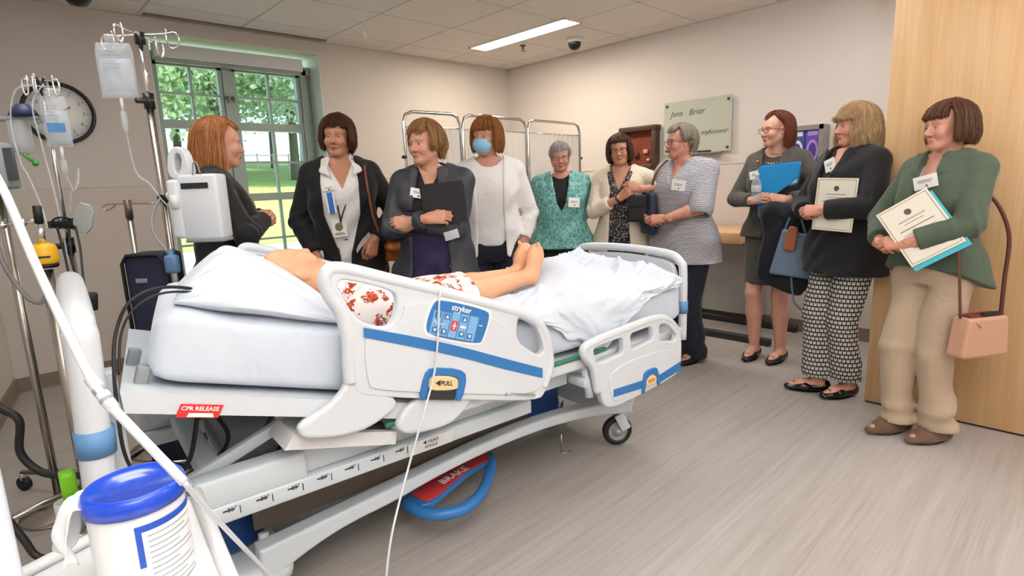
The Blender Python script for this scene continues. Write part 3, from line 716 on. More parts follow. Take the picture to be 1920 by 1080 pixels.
# x direction of the pedal face runs along its straight inner edge
arc = [(.903, .310), (.905, .24), (.925, .185), (.972, .142), (1.04, .125), (1.12, .150), (1.20, .205), (1.29, .295), (1.345, .365), (1.352, .392)]
MB().tube(spline([(x, y, .13) for x, y in arc], 5), .022, 12).build('pedal_bar', M_blue, bp)
inner = [(.915, .33), (.925, .23), (.96, .215), (1.01, .232), (1.10, .272), (1.20, .314), (1.28, .325), (1.34, .325), (1.352, .392), (1.34, .405), (1.10, .40), (.95, .355)]
link('pedal_plate', shape([inner], .02, .005, 2, Matrix.Translation((0, 0, .135))), bp, M_blue)
link('pedal_pad', shape([[(.930, .315), (.950, .235), (1.01, .245), (1.10, .285), (1.20, .325), (1.27, .335), (1.335, .335), (1.343, .392), (1.10, .385)]], .006, .001, 1, Matrix.Translation((0, 0, .147))), bp, mat('brake_red', 'cf3d3f', .5))
link('pedal_lettering', text_mesh('BRAKE', .050, frame_matrix((1.130, .325, .151), (.24, .055, 0), (-.25, 1, 0)), offset=.001), bp, M_print_white)
MB().bevel_box((1.14, .42, .19), (.24, .06, .05), .01, rot=Matrix.Rotation(.1, 3, 'Z')).build('pedal_mount', M_blue, bp)
MB().bevel_box((1.15, .43, .16), (.5, .04, .03), .005).build('pedal_linkage', M_dark, bp)
# --- motor, cables and pump boxes slung under the head section
ms = MB(); ms.bevel_box((.42, .55, .50), (.18, .3, .12), .02); ms.build('motor_box', M_grey, bed)
MB().bevel_box((.62, .62, .56), (.14, .22, .16), .04).build('motor_cover', mat('navy_motor_cover', '26395c', .5), bed)
for pts in ([(.14, .3, .62), (.2, .26, .50), (.36, .2, .47), (.5, .3, .53), (.58, .4, .62)], [(.10, .5, .66), (.16, .45, .52), (.3, .4, .46), (.42, .3, .56), (.46, .25, .64)], [(.25, .2, .70), (.22, .22, .58), (.17, .28, .50), (.15, .4, .46)], [(.30, .3, .68), (.34, .32, .58), (.31, .36, .50), (.24, .42, .45)]):
    MB().tube(spline(pts, 7), .0065, 7).build('bed_cable', M_black, bed)

# ================================================================== mattress, pillow, patient simulator, sheets
def cloth_material(name, c0, c1, scale=14, fold=.25, sheen=.2, rough=.85):
    m = bpy.data.materials.new(name); k = NT(m); v = k.obj()
    k.color(k.mix(k.noise(v, 4, 3), c0, c1)); k.b.inputs['Roughness'].default_value = rough
    w = k.noise(v, scale, 4, .55, .6); k.bump(w, fold, .012)
    k.b.inputs['Sheen Weight'].default_value = sheen; return m
M_sheet = cloth_material('white_sheet_cotton', 'cbd5e3', 'd6dfea')
def sup(n, a, b, p):
    out = []
    for i in range(n):
        t = 2*PI*i/n; c, s = math.cos(t), math.sin(t)
        out.append((a*math.copysign(abs(c)**(2/p), c), b*math.copysign(abs(s)**(2/p), s)))
    return out
def make_mattress():
    L = 2.20; n = 90; th = .205; vs = []; fs = []; m = 56
    rnd = random.Random(3); ph = [rnd.random()*7 for _ in range(8)]
    for i in range(n+1):
        u = i/n; s = u*L
        e = min(s, L-s); f = 1 if e > .09 else math.sqrt(max(0, 1-((.09-e)/.09)**2))*.34+.66 if e > 0 else .60
        # centre line: inclined back section, then flat
        x = .125+s*.953 if s < .84 else .125+.84*.953+(s-.84)
        k = max(0, min(1, (x-.80)/.22)); k = k*k*(3-2*k)
        z0 = (1-k)*(BL_Z(x)+.002)+k*.622
        tilt = ang*(1-k)
        for y, z in sup(m, .395, th/2, 7):
            w = .004*math.sin(7*s+3*y*4+ph[0])+.003*math.sin(19*s+ph[1]+y*9)+.0025*math.sin(31*(s+z)+ph[2])
            yy = .455+y*(f*.3+.7)+math.copysign(w, y)*(abs(y) > .38); zz = th/2+z*f+w*.7*(z > 0)
            sh = .11*(yy-.06)/.8*max(0, 1-u*1.6)**1.5
            vs.append((x+sh+zz*math.sin(tilt)*.9, yy, z0-sh*.319*(1-k)+zz*math.cos(tilt)))
    for i in range(n):
        for j in range(m): fs.append((i*m+j, i*m+(j+1) % m, (i+1)*m+(j+1) % m, (i+1)*m+j))
    fs.append(tuple(range(m-1, -1, -1))); fs.append(tuple(range(n*m, (n+1)*m)))
    b = MB(); b.add(vs, fs, 0, True); return b
mt = thing('mattress', 'thick hospital mattress under a tight white fitted sheet', 'mattress', bedw(0, 0, 0), -TH)
make_mattress().build('ticking', M_sheet, mt)
def top_z(x):
    k = max(0, min(1, (x-.80)/.22)); k = k*k*(3-2*k); return (1-k)*(BL_Z(x)+.213)+k*.828
def fold(x, y, ph, n=5):
    """sum of warped ridges that reads as crumpled cloth"""
    v = 0.0; a = 1.0; f = 5.0; rnd = random.Random(ph)
    for _ in range(n):
        t = rnd.random()*PI; px, py = math.cos(t), math.sin(t); q = rnd.random()*7
        w = x*px+y*py+.09*math.sin(3.1*f*.35*(x*py-y*px)+q)
        v += a*(1-2*abs(math.sin(f*w+q))**.8); a *= .62; f *= 1.75
    return v
# pillow: near edge on the mattress, ridge under the head, far edge; creases run from its open end
def make_pillow():
    A = [(.225, .120, 1.040), (.30, .085, 1.022), (.40, .075, .996), (.52, .075, .957), (.645, .090, .915)]
    B = [(.340, .330, 1.085), (.405, .420, 1.142), (.480, .430, 1.120), (.580, .400, 1.058), (.690, .330, .975)]
    C = [(.300, .560, 1.030), (.380, .680, 1.020), (.500, .735, .985), (.620, .700, .950), (.730, .560, .915)]
    NU, NV = 80, 150
    def curve(P, u):
        S = spline(P, 12); f = u*(len(S)-1); i = min(int(f), len(S)-2); return S[i].lerp(S[i+1], f-i)
    g = []
    for i in range(NU+1):
        u = i/NU; e = (1-abs(2*u-1)**3.2); a, b_, c = curve(A, u), curve(B, u), curve(C, u); row = []
        fl = a.lerp(c, .45); b2 = fl.lerp(b_, .22+.78*e**.7)
        zb = Vector((0, 0, -.012-.01*e))
        P = [a+zb*.3, a.lerp(b2, .06)+Vector((0, -.012*e, .022*e)), a.lerp(b2, .5)+Vector((0, -.012, .026*e)), b2, b2.lerp(c, .5)+Vector((0, .01, .026*e)), c.lerp(b2, .06)+Vector((0, .012*e, .02*e)), c+zb*.3, c.lerp(a, .3)+zb*2, c.lerp(a, .7)+zb*2]
        S = spline(P, 10, True)
        for j in range(NV):
            f = j/NV*len(S); k = int(f) % len(S); q = S[k].lerp(S[(k+1) % len(S)], f-int(f)); v = j/NV
            if v < .45:
                w = math.sin(PI*min(1, v/.42)); q = q+Vector((0, -.55, .83))*w*(.0068*math.sin(2*PI*15*v+2.2*math.sin(5*u+1)+6*(u-.2)**2)*(.35+.65*abs(2*u-1)**.7+.4*math.exp(-((u-.15)/.2)**2))+.0045*math.sin(2*PI*27*v+5*u)*math.exp(-((u-.12)/.18)**2))
            row.append(q)
        g.append(row)
    b = MB(); b.add([p for r in g for p in r], [(i*NV+j, i*NV+(j+1) % NV, (i+1)*NV+(j+1) % NV, (i+1)*NV+j) for i in range(NU) for j in range(NV)]+[tuple(range(NV-1, -1, -1)), tuple(range(NU*NV, (NU+1)*NV))], 0, True)
    return b.mesh()
pw = thing('pillow', 'plump white pillow under the patient simulator\'s head, creased towards its open end', 'pillow', bedw(.46, .42, 1.0), -TH)
me = make_pillow(); me.transform(BEDM); me.flip_normals(); link('pillow_case', me, pw, M_sheet, True)

# --- patient simulator in a printed gown
M_vinyl = mat('simulator_skin', 'e3ac86', .5, vary=.05, sss=.1)
def gown_material():
    m = bpy.data.materials.new('lobster_red_print_gown'); k = NT(m); v = k.obj()
    wv = k.n('TexNoise', {'Vector': v, 'Scale': 26.0, 'Detail': 3.0}).outputs['Color']
    mp = k.n('VectorMath', {0: wv, 1: (.5, .5, .5)}, operation='SUBTRACT').outputs[0]
    mp = k.n('VectorMath', {0: mp, 'Scale': .075}, operation='SCALE').outputs[0]
    vv = k.n('VectorMath', {0: v, 1: mp}, operation='ADD').outputs[0]
    vo = k.n('TexVoronoi', {'Vector': vv, 'Scale': 16.0, 'Randomness': .6}); vo2 = k.n('TexVoronoi', {'Vector': vv, 'Scale': 19.0, 'Randomness': .9})
    a = k.math('LESS_THAN', vo.outputs['Distance'], .40); hole = k.math('GREATER_THAN', k.noise(vv, 58, 3), .45); a = k.math('MULTIPLY', a, hole)
    g = k.math('LESS_THAN', vo2.outputs['Distance'], .13)
    c = k.mix(g, 'eee3e0', '8f9294'); k.color(k.mix(a, c, k.ramp(k.noise(v, 70, 3), [(.4, '8e2f16'), (.6, 'd2622f')])))
    k.b.inputs['Roughness'].default_value = .85; k.bump(k.noise(v, 16, 4), .3, .01); return m
sim = thing('patient_simulator', 'peach-skinned training manikin in a red-print gown lying on the bed, feet raised', 'manikin', bedw(.9, .42, .8), -TH)
F = Field((.44, .08, .78), (1.80, .80, 1.24), .0060)
hc = np.array([.628, .475, 1.040])          # head lies along the back section, face up
ax_ = np.array([math.cos(.40), 0, -math.sin(.40)]); up_ = np.array([math.sin(.40), 0, math.cos(.40)]); sd_ = np.array([0, 1, 0])
HS = .86
def hp(a, s_, u): return hc+(a*ax_+s_*sd_+u*up_)*HS       # a: towards the chin, u: out of the face
F.ell(hp(-.030, 0, -.015), (.074, .062, .072), .01, R=np.array([ax_, sd_, up_]).T)
F.ell(hp(.042, 0, .010), (.064, .049, .054), .03, R=np.array([ax_, sd_, up_]).T)
F.cap(hp(.0, 0, .070), hp(.035, 0, .084), .008, .011, .012); F.cap(hp(.10, 0, .050), hp(.112, 0, .044), .016, .017, .02)
for s_ in (-1, 1):
    F.ell(hp(-.002, s_*.031, .088), (.014, .012, .012), .012, 's'); F.ell(hp(.004, s_*.031, .064), (.010, .011, .010), .006)
    F.ell(hp(.022, s_*.073, -.012), (.024, .009, .016), .008, R=np.array([ax_, sd_, up_]).T); F.ell(hp(.04, s_*.034, .058), (.026, .021, .017), .03, R=np.array([ax_, sd_, up_]).T)
    F.cap(hp(-.022, s_*.045, .064), hp(-.024, s_*.015, .070), .007, .007, .014)
F.cap(hp(.068, -.016, .070), hp(.068, .016, .070), .006, .006, .008)
F.cap(hp(.05, 0, -.02), (.80, .43, .955), .048, .055, .03)
hip = (1.08, 1.08)
for s_, kz in ((-1, .880), (1, .890)):
    sh = np.array([.83, .42+s_*.16, .935]); F.cap(sh, (1.02, .42+s_*.20, .86), .042, .036, .02); F.cap((1.02, .42+s_*.20, .86), (1.16, .42+s_*.14, .865), .034, .026, .02)
    kn = np.array([1.24, .42+s_*.066, kz]); an = np.array([1.575, .42+s_*.048, .895])
    F.cap((1.04, .42+s_*.07, .86), kn, .058, .046, .03); F.cap(kn, (1.36, .42+s_*.058, kz-.008), .046, .047, .03); F.cap((1.36, .42+s_*.058, kz-.008), an, .048, .032, .02)
    F.cap(an, (1.605, .42+s_*.046, .893), .034, .032, .01)
    F.cap((1.610, .42+s_*.045, .895), (1.645, .42+s_*.040, .985), .034, .036, .02, flat=((0, 0, 1), 1.0))
    F.cap((1.640, .42+s_*.040, .97), (1.652, .42+s_*.036, 1.005), .036, .030, .015)
    for i in range(5):
        o = (i-2)*.0135*-s_; L = (.030, .026, .022, .017, .012)[i]; F.cap((1.650, .42+s_*.036+o, 1.008-.004*i), (1.640-.004*i, .42+s_*.036+o*1.05, 1.008+L-.005*i), .0095-.0008*i, .0085-.0008*i, .004)
F.ell((.91, .42, .875), (.14, .13, .055), .03); F.ell((1.06, .42, .84), (.10, .12, .045), .03)
v, q = F.mesh(); v = relax(v, q, 1)
link('body', npmesh(v, q), sim, M_vinyl); sim.children[0].matrix_parent_inverse = world_of(sim).inverted() @ BEDM
F = Field((.70, .12, .80), (1.36, .74, 1.14), .007)
F.cap((.80, .42, .930), (.95, .42, .875), .125, .135, .03, flat=(up_, .70)); F.cap((.95, .42, .875), (1.10, .42, .845), .135, .15, .03, flat=(up_, .62))
F.cap((1.10, .42, .850), (1.285, .42, .866), .15, .125, .03, flat=((0, 0, 1), .68))
for s_ in (-1, 1): F.cap((.83, .42+s_*.15, .935), (.97, .42+s_*.19, .880), .060, .056, .03)
F.cap((.76, .215, .905), (1.02, .20, .865), .062, .066, .03)
F.cap((.79, .42, 1.0), (.70, .42, 1.06), .060, .07, .015, 's')
F.shift(lambda x, y, z: .004*np.sin(30*y+9*x+3*np.sin(11*x))+.003*np.sin(41*x+18*y))
F.cut(lambda x, y, z: x-1.30-.02*np.sin(14*y), .004)
v, q = F.mesh(); v = relax(v, q, 1)
o = link('gown', npmesh(v, q), sim, gown_material()); o.matrix_parent_inverse = world_of(sim).inverted() @ BEDM

# --- crumpled top sheet pushed down to the foot of the bed
def make_sheet():
    rows = []; NX, NY = 130, 110
    for i in range(NX+1):
        x = 1.13+1.14*i/NX; row = []
        hang = .012+.17*math.exp(-((x-1.72)/.26)**2)+.03*math.sin(9*x)
        if 1.58 < x < 1.76: hang += .05*(1-abs(x-1.68)/.09) if x > 1.59 else 0
        for j in range(NY+1):
            t = j/NY*1.12-.22*.0
            s = (t-.2)*.93                    # <0 hangs over the near side
            bulk = .115*math.exp(-((x-1.80)/.14)**2-((s-.45)/.26)**2)+.085*math.exp(-((x-2.08)/.2)**2-((s-.42)/.3)**2)+.05*math.exp(-((x-1.52)/.16)**2-((s-.14)/.14)**2)+.03*math.exp(-((x-2.25)/.12)**2)
            edge = max(0, min(1, (x-1.13)/.12)); far = max(0, min(1, (.87-s)/.10))
            amp = (.011+.022*min(1, bulk/.05))*edge
            f = fold(x, s, 4)*amp; fy = fold(x*1.1, s, 9)*amp
            z = .836+bulk*edge*(.25+.75*far)+max(-.012, f)
            if s >= .02: row.append((x+fy*.5, .065+s*.86, z))
            else:
                d = (-s+.02)/.21; d = min(1.0, d)
                zz = z-hang*d-.008*math.sin(d*3); row.append((x+fy*.6+.01*d*math.sin(40*x), .065+.02*.86-.030*math.sin(min(1, d*3)*PI/2)-.008*d+f*.8, zz))
        if x > 2.12: row = [(px-(.30*(x-2.12)+.0)*max(0, 1-(py-.0)/.25), py, pz) for px, py, pz in row]
        rows.append(row)
    b = MB(); b.sheet(rows); return b
sh = thing('top_sheet', 'rumpled white top sheet pushed down over the foot of the bed', 'sheet', bedw(1.7, .45, .8), -TH)
o = make_sheet().build('cloth', M_sheet, sh); o.matrix_parent_inverse = world_of(sh).inverted() @ BEDM
# ================================================================== ceiling fittings
M_lamp = mat('lit_lamp_tube', 'fff1dc', .4, emit=14, vary=0)
cl = thing('ceiling_light', 'recessed linear two-tube ceiling light glowing warm white near the corner', 'ceiling light', (3.87, 3.88, H))
b = MB(); x0, x1, y0, y1 = LIGHTBOX
for c, s_ in (((x0+.008, 3.88, H+.03), (.016, 1.24, .08)), ((x1-.008, 3.88, H+.03), (.016, 1.24, .08)), ((3.8725, y0+.008, H+.03), (.225, .016, .08)), ((3.8725, y1-.008, H+.03), (.225, .016, .08)), ((3.8725, 3.88, H+.075), (.225, 1.24, .01))): b.box(c, s_)
b.build('housing', M_white, cl, True)
for x in (3.825, 3.92): MB().bevel_box((x, 3.88, H+.012), (.055, 1.19, .03), .01).build('lamp_tube', M_lamp, cl, True)
MB().box((3.8725, 3.88, H+.02), (.02, 1.2, .035)).build('divider', M_white, cl, True)
l = add_light('ceiling_light_glow', 'AREA', (3.87, 3.88, H-.012), 26, (1, .88, .73), (.2, 1.15)); l.parent = cl; l.matrix_parent_inverse = world_of(cl).inverted()

def dome(name, label, x, y, r):
    t = thing(name, label, 'security camera', (x, y, H))
    MB().lathe([(.001, 0), (r*1.18, 0), (r*1.18, -.012), (r*1.05, -.03), (r*.98, -.034)], (x, y, H), 28).build('mount_ring', M_white if r < .07 else M_blackplastic, t, True)
    MB().lathe([(r*.98, -.030), (r*.97, -.05), (r*.85, -.05-r*.42), (r*.55, -.05-r*.75), (.001, -.05-r*.88)], (x, y, H), 28).build('dark_dome', M_blackplastic, t, True)
dome('dome_camera', 'small black dome camera on the ceiling beside the linear light', 4.37, 3.67, .062)
dome('dome_camera', 'large black dome camera on the ceiling at the top left above the clock', .69, 4.60, .085)
t = thing('sprinkler', 'small bronze fire sprinkler head hanging from the ceiling under the linear light', 'sprinkler', (4.14, 4.13, H))
MB().lathe([(.001, 0), (.03, 0), (.03, -.006), (.012, -.012), (.009, -.04), (.001, -.04)], (4.14, 4.13, H), 16).build('sprinkler_body', mat('bronze', '6a5b4c', .4, .7), t, True)
MB().lathe([(.001, -.052), (.02, -.05), (.022, -.054), (.001, -.056)], (4.14, 4.13, H), 14).build('deflector', mat('bronze', '6a5b4c', .4, .7), t, True)
t = thing('pull_cord', 'thin ceiling pull cord ending in an ivory tassel', 'cord', (2.07, 3.542, H))
MB().cyl((2.07, 3.542, H), (2.07, 3.542, 2.325), .0018, n=6).build('string', M_white, t, True)
MB().lathe([(.001, .045), (.005, .043), (.008, .03), (.0135, 0), (.013, -.006), (.001, -.008)], (2.07, 3.542, 2.283), 14).build('tassel', mat('ivory_plastic', 'e2cfae', .5), t, True)
t = thing('air_vent', 'long narrow slot vent in the ceiling above the window', 'ceiling vent', (1.83, 5.02, H))
MB().box((1.83, 5.02, H-.002), (1.40, .075, .006)).build('vent_frame', mat('vent_dark', '6b645e', .6), t, True)
for i in range(46): MB().box((1.145+.0305*i, 5.02, H-.007), (.010, .062, .008), Matrix.Rotation(.5, 3, 'Z')).build('vent_fin', mat('vent_fin_paint', 'b5ada4', .5), t, True)

# ================================================================== on the walls
t = thing('wall_clock', 'round wall clock with black rim and white face on the greige wall', 'clock', (.55, YA, 1.89))
RW = Matrix.Rotation(PI/2, 3, 'X')
MB().lathe([(.185, .0), (.205, .0), (.209, .02), (.203, .038), (.192, .040), (.183, .024), (.183, .012)], (.55, YA, 1.89), 48, RW).build('clock_rim', M_blackplastic, t, True)
cf = MB().lathe([(.001, .014), (.186, .014), (.186, .0), (.001, .0)], (.55, YA, 1.89), 48, RW).build('clock_face', mat('clock_face_white', 'fafafa', .5, vary=0), t, True)
b = MB()
cm = frame_matrix((.55, YA-.0145, 1.89), (1, 0, 0), (0, 0, 1))
for i in range(60):
    a = i*PI/30; L = .018 if i % 5 == 0 else .008; w = .0035 if i % 5 == 0 else .0012
    R = Matrix.Rotation(-a, 3, 'Y'); b.box(Vector((.55, YA-.0147, 1.89))+R @ Vector((0, 0, .172-L/2)), (w, .001, L), R)
o = b.build('minute_marks', M_print_dark, t, True); o['kind'] = 'stuff'
for i in range(1, 13):
    a = i*PI/6; link('numeral', text_mesh(str(i), .034, cm @ Matrix.Translation((.138*math.sin(a), .138*math.cos(a), .0003))), t, mat('numeral_grey', '70757b', .5, vary=0), True)
for L, w, a in ((.10, .009, 1.0), (.145, .006, 3.6)):
    R = Matrix.Rotation(a, 3, 'Y'); MB().box(Vector((.55, YA-.019, 1.89))+R @ Vector((0, 0, L/2-.02)), (w, .002, L), R).build('clock_hand', M_print_dark, t, True)

t = thing('glass_board', 'frosted glass writing board with handwritten lines on the pale wall', 'whiteboard', (XB, 2.65, 1.74))
bm_ = frame_matrix((XB-.030, 2.65, 1.737), (0, -1, 0), (0, 0, 1))
link('glass_panel', shape([[(-.325, -.232), (.325, -.232), (.325, .232), (-.325, .232)]], .008, .001, 1, bm_), t, mat('green_tinted_glass', 'b9bcae', .16, vary=.03, coat=.3), True)
for x in (-.295, .295):
    for z in (-.20, .20): MB().cyl((XB-.0, 2.65+x, 1.737+z), (XB-.042, 2.65+x, 1.737+z), .012).build('standoff', mat('dark_standoff', '55544f', .35, .6), t, True)
M_ink = mat('board_ink', '3d3f3e', .6)
for s_, x, z, sz, sh in (('Jana', -.20, .125, .075, .3), ('Brier', .0, .125, .075, .25), ('my', .08, -.06, .06, .3), ('Answer', .20, -.06, .06, .3)):
    link('handwriting', text_mesh(s_, sz, bm_ @ Matrix.Translation((x, z, .0047)) @ Matrix.Rotation(.03, 4, 'Z'), shear=sh, depth=.0006), t, M_ink, True)
MB().bevel_box((XB-.045, 2.585, 1.497), (.05, .36, .014), .004).build('pen_tray', mat('tray_grey', '83837d', .4), t, True)
t = thing('marker', 'dark dry-erase marker lying on the tray of the glass board', 'marker', (XB-.05, 2.56, 1.513))
MB().cyl((XB-.05, 2.50, 1.513), (XB-.05, 2.60, 1.513), .008).build('barrel', M_dark, t, True); MB().cyl((XB-.05, 2.60, 1.513), (XB-.05, 2.63, 1.513), .0088).build('marker_cap', M_black, t, True)

t = thing('wall_box', 'dark brown wooden shadow box with a red-brown picture on the right wall', 'framed picture', (XB, 3.24, 1.58))
M_wal = mat('dark_walnut', '4a3327', .4, vscale=20, stretch=(1, 1, .2))
b = MB(); yc, zc, w, h_ = 3.24, 1.585, .36, .36
for c, s_ in (((XB-.045, yc-w/2, zc), (.09, .045, h_+.05)), ((XB-.045, yc+w/2, zc), (.09, .045, h_+.05)), ((XB-.045, yc, zc-h_/2), (.09, w, .045)), ((XB-.045, yc, zc+h_/2), (.10, w+.06, .05))): b.bevel_box(c, s_, .008)
b.build('box_frame', M_wal, t, True)
MB().box((XB-.02, yc, zc), (.02, w, h_)).build('picture', mat('red_brown_picture', '7a2f1a', .6, vary=.35, vscale=11), t, True)
for y, z, s_, c in ((3.17, 1.55, .05, 'b9a38d'), (3.14, 1.47, .03, 'cfc4b8'), (3.28, 1.52, .06, '4a1a10')): MB().bevel_box((XB-.04, y, z), (.03, s_, s_*.8), .008).build('picture_relief', mat('relief_'+c, c, .6), t, True)

t = thing('glove_rack', 'grey wall rack holding a purple and a blue box of gloves', 'glove dispenser', (XB, 1.69, 1.45))
b = MB(); yc, zc = 1.688, 1.455
b.box((XB-.008, yc, zc), (.016, .25, .385)); b.box((XB-.065, yc-.122, zc), (.13, .012, .385)); b.box((XB-.065, yc+.122, zc), (.13, .012, .385)); b.box((XB-.065, yc, zc-.187), (.13, .25, .012)); b.box((XB-.065, yc, zc+.187), (.13, .25, .012))
b.box((XB-.125, yc, zc+.175), (.012, .25, .035)); b.box((XB-.125, yc-.11, zc), (.012, .03, .385)); b.box((XB-.125, yc, zc-.175), (.012, .25, .035))
b.build('rack_frame', mat('rack_grey', '8d8a86', .45, .3), t, True)
def glove_box(y, w, c1, c2, label):
    g = thing('glove_box', label, 'box', (XB-.06, y, zc))
    MB().bevel_box((XB-.066, y, zc+.002), (.095, w, .34), .003).build('carton', mat('carton_'+c1, c1, .5), g, True)
    fm = frame_matrix((XB-.1145, y, zc), (0, -1, 0), (0, 0, 1)); el = lambda a, b_: [(a*math.cos(i*PI/16), b_*math.sin(i*PI/16)) for i in range(32)]
    link('opening_rim', shape([el(w*.40, .085), el(w*.27, .062)], .002, .0004, 1, fm), g, mat('rim_'+c2, c2, .5), True)
    link('opening', shape([el(w*.28, .063)], .001, .0002, 1, fm), g, mat('glove_purple', '4a2f8a', .6), True)
    link('carton_print', shape([[(-w*.35, .115), (w*.35, .115), (w*.35, .15), (-w*.35, .15)]], .0012, .0003, 1, fm), g, mat('rim_'+c2, c2, .5), True)
glove_box(1.640, .105, '5a3fa0', 'a58ad8', 'purple carton of gloves in the wall rack')
glove_box(1.750, .105, '2f3f86', 'd5dbe6', 'blue and white carton of gloves in the wall rack')

# wall table with a wooden apron on a black sled base
t = thing('work_table', 'maple-edged table on a black sled base against the right wall', 'table', (4.5, 2.2, 0))
M_maple = mat('maple_edge', 'd9ab7c', .4, vscale=9, stretch=(1, .1, 4))
MB().bevel_box((4.52, 2.37, .815), (.56, .84, .09), .008).build('table_top', M_maple, t, True)
for x in (4.27, 4.79): MB().bevel_box((x, 2.17, .03), (.05, .95, .055), .01).build('sled_runner', M_dark, t, True)
for y in (2.66,): MB().bevel_box((4.53, y, .03), (.5, .05, .05), .008).build('sled_bar', M_dark, t, True)
for y in (2.05, 2.6): MB().bevel_box((4.79, y, .41), (.05, .06, .73), .008).build('table_leg', mat('table_leg_grey', '9a9b9c', .4, .4), t, True)
MB().box((4.80, 2.37, .42), (.012, .76, .66)).build('modesty_panel', mat('panel_grey', 'b3b2b2', .5), t, True)

# ================================================================== folding screen
sc = thing('folding_screen', 'three-panel hospital privacy screen with chrome tube frames and cream cloth', 'screen', (3.1, 3.37, 0))
SP = [(2.188, 3.35), (2.685, 3.336), (3.40, 3.375), (4.13, 3.42)]
M_curt = mat('cream_screen_cloth', 'ece3d8', .9, vary=.03, vscale=3)
for i in range(3):
    p = Vector((*SP[i], 0)); q = Vector((*SP[i+1], 0)); d = (q-p).normalized(); p = p+d*.012; q = q-d*.012
    fr = thing_part('screen_panel', sc); zt = 1.80-.0
    at = lambda u, z: p+(q-p)*u+Vector((0, 0, z)); L = (q-p).length; r = .07/L
    MB().tube([at(0, .05), at(0, zt-.07), at(r*.3, zt-.02), at(r, zt), at(1-r, zt), at(1-r*.3, zt-.02), at(1, zt-.07), at(1, .05)], .0115, 10).tube([at(0, .28), at(1, .28)], .009, 8).build('panel_tube', M_chrome, fr, True)
    grid = []; nrm = Vector((-d.y, d.x, 0))
    for k in range(13):
        z = .30+(zt-.10-.30)*k/12; grid.append([at(.03+.94*j/70, z)+nrm*(.010*math.sin(j*.9+i)*(0.5+.5*math.sin(k*.3+j*.11))) for j in range(71)])
    MB().sheet(grid).build('cloth', M_curt, fr, True)
    MB().tube([at(.02, zt-.10), at(.98, zt-.10)], .004, 6).build('cloth_rod', M_chrome, fr, True)
    for u in (0, 1): MB().ball(at(u, .025), .025, 12).build('screen_caster', M_grey, fr, True)
for i in (0, 3):
    for z in (.35, 1.5): MB().bevel_box((SP[i][0], SP[i][1], z), (.026, .028, .022), .005).build('hinge', M_dark, sc, True)

# ================================================================== IV poles and equipment at the left
M_bag = glass_mat('iv_bag_film', 'eef3f8', .22, .10); M_tubing = glass_mat('clear_tubing', 'e6ebee', .35, .1)
M_fluid = glass_mat('saline_fluid', 'eaf1f8', .30, .05)
def iv_pole(label, x, y, top, rl, split, hook_dir, hooks=4, reach=.175, legs=(0, 72, 144, 216, 288), leg_r=.27):
    t = thing('iv_pole', label, 'iv pole', (x, y, 0))
    MB().cyl((x, y, .10), (x, y, split), rl, n=16).build('lower_tube', M_steel, t, True)
    MB().cyl((x, y, split-.05), (x, y, top-.02), rl*.62, n=14).build('upper_tube', M_chrome, t, True)
    MB().cyl((x, y, split-.03), (x, y, split+.03), rl*1.5).bevel_box((x-.025, y-.01, split), (.05, .02, .022), .006).build('height_clamp', M_blackplastic, t, True)
    MB().cyl((x, y, top-.045), (x, y, top), rl*1.4).build('hook_hub', M_blackplastic, t, True)
    for i in range(hooks):
        a = hook_dir+i*2*PI/hooks; d = Vector((math.cos(a), math.sin(a), 0)); o = Vector((x, y, top-.01))
        P = [o, o+d*reach*.6, o+d*reach*.92+Vector((0, 0, .004)), o+d*reach+Vector((0, 0, -.02)), o+d*reach*.93+Vector((0, 0, -.048)), o+d*reach*.78+Vector((0, 0, -.052)), o+d*reach*.68+Vector((0, 0, -.02)), o+d*reach*.7+Vector((0, 0, .018))]
        MB().tube(spline(P, 5), .0035, 8).build('hook', M_chrome, t, True)
    for a in legs:
        a = math.radians(a); d = Vector((math.cos(a), math.sin(a), 0)); e = Vector((x, y, 0))+d*leg_r
        MB().tube([Vector((x, y, .12)), Vector((x, y, .11))+d*leg_r*.5, e+Vector((0, 0, .085))], [.014, .013, .011], 10).build('leg', M_steel, t, True)
        f = MB(); f.bevel_box(e+Vector((0, 0, .065)), (.024, .024, .035), .005); f.build('caster_fork', M_chrome, t, True)
        n = Vector((-d.y, d.x, 0))*.012; MB().cyl(e+Vector((0, 0, .032))-n, e+Vector((0, 0, .032))+n, .032, n=20).build('caster_wheel', M_black, t, True)
    return t
A1 = math.atan2(-.68, .73)
iv_pole('tall chrome IV pole beside the window carrying a full fluid bag', .581, 2.677, 1.928, .0135, 1.672, A1, reach=.15)
iv_pole('shorter chrome IV pole in front of the clock, hung with tubing and a blue-labelled bag', .272, 2.895, 1.765, .0125, 1.12, 1.1, reach=.06, legs=(124, 52, -20, 196, 268), leg_r=.50)
t = thing('hook_stand', 'short steel stand with a thin hook bar by the navy case', 'stand', (.563, 3.31, 0))
MB().cyl((.563, 3.31, .02), (.563, 3.31, 1.20), .014).build('post', M_steel, t, True); MB().cyl((.563, 3.31, 1.20), (.563, 3.31, 1.29), .017).build('post_collar', mat('brown_collar', '6f6258', .4, .5), t, True)
MB().tube(spline([(.66, 3.222, 1.268), (.563, 3.31, 1.272), (.50, 3.366, 1.272), (.475, 3.39, 1.262), (.48, 3.386, 1.243), (.50, 3.37, 1.25), (.52, 3.35, 1.268)], 5), .0035, 8).build('hook', M_steel, t, True)
MB().lathe([(.001, .03), (.03, .028), (.16, .012), (.165, .0), (.001, 0)], (.563, 3.31, 0), 28).build('foot_plate', M_steel, t, True)
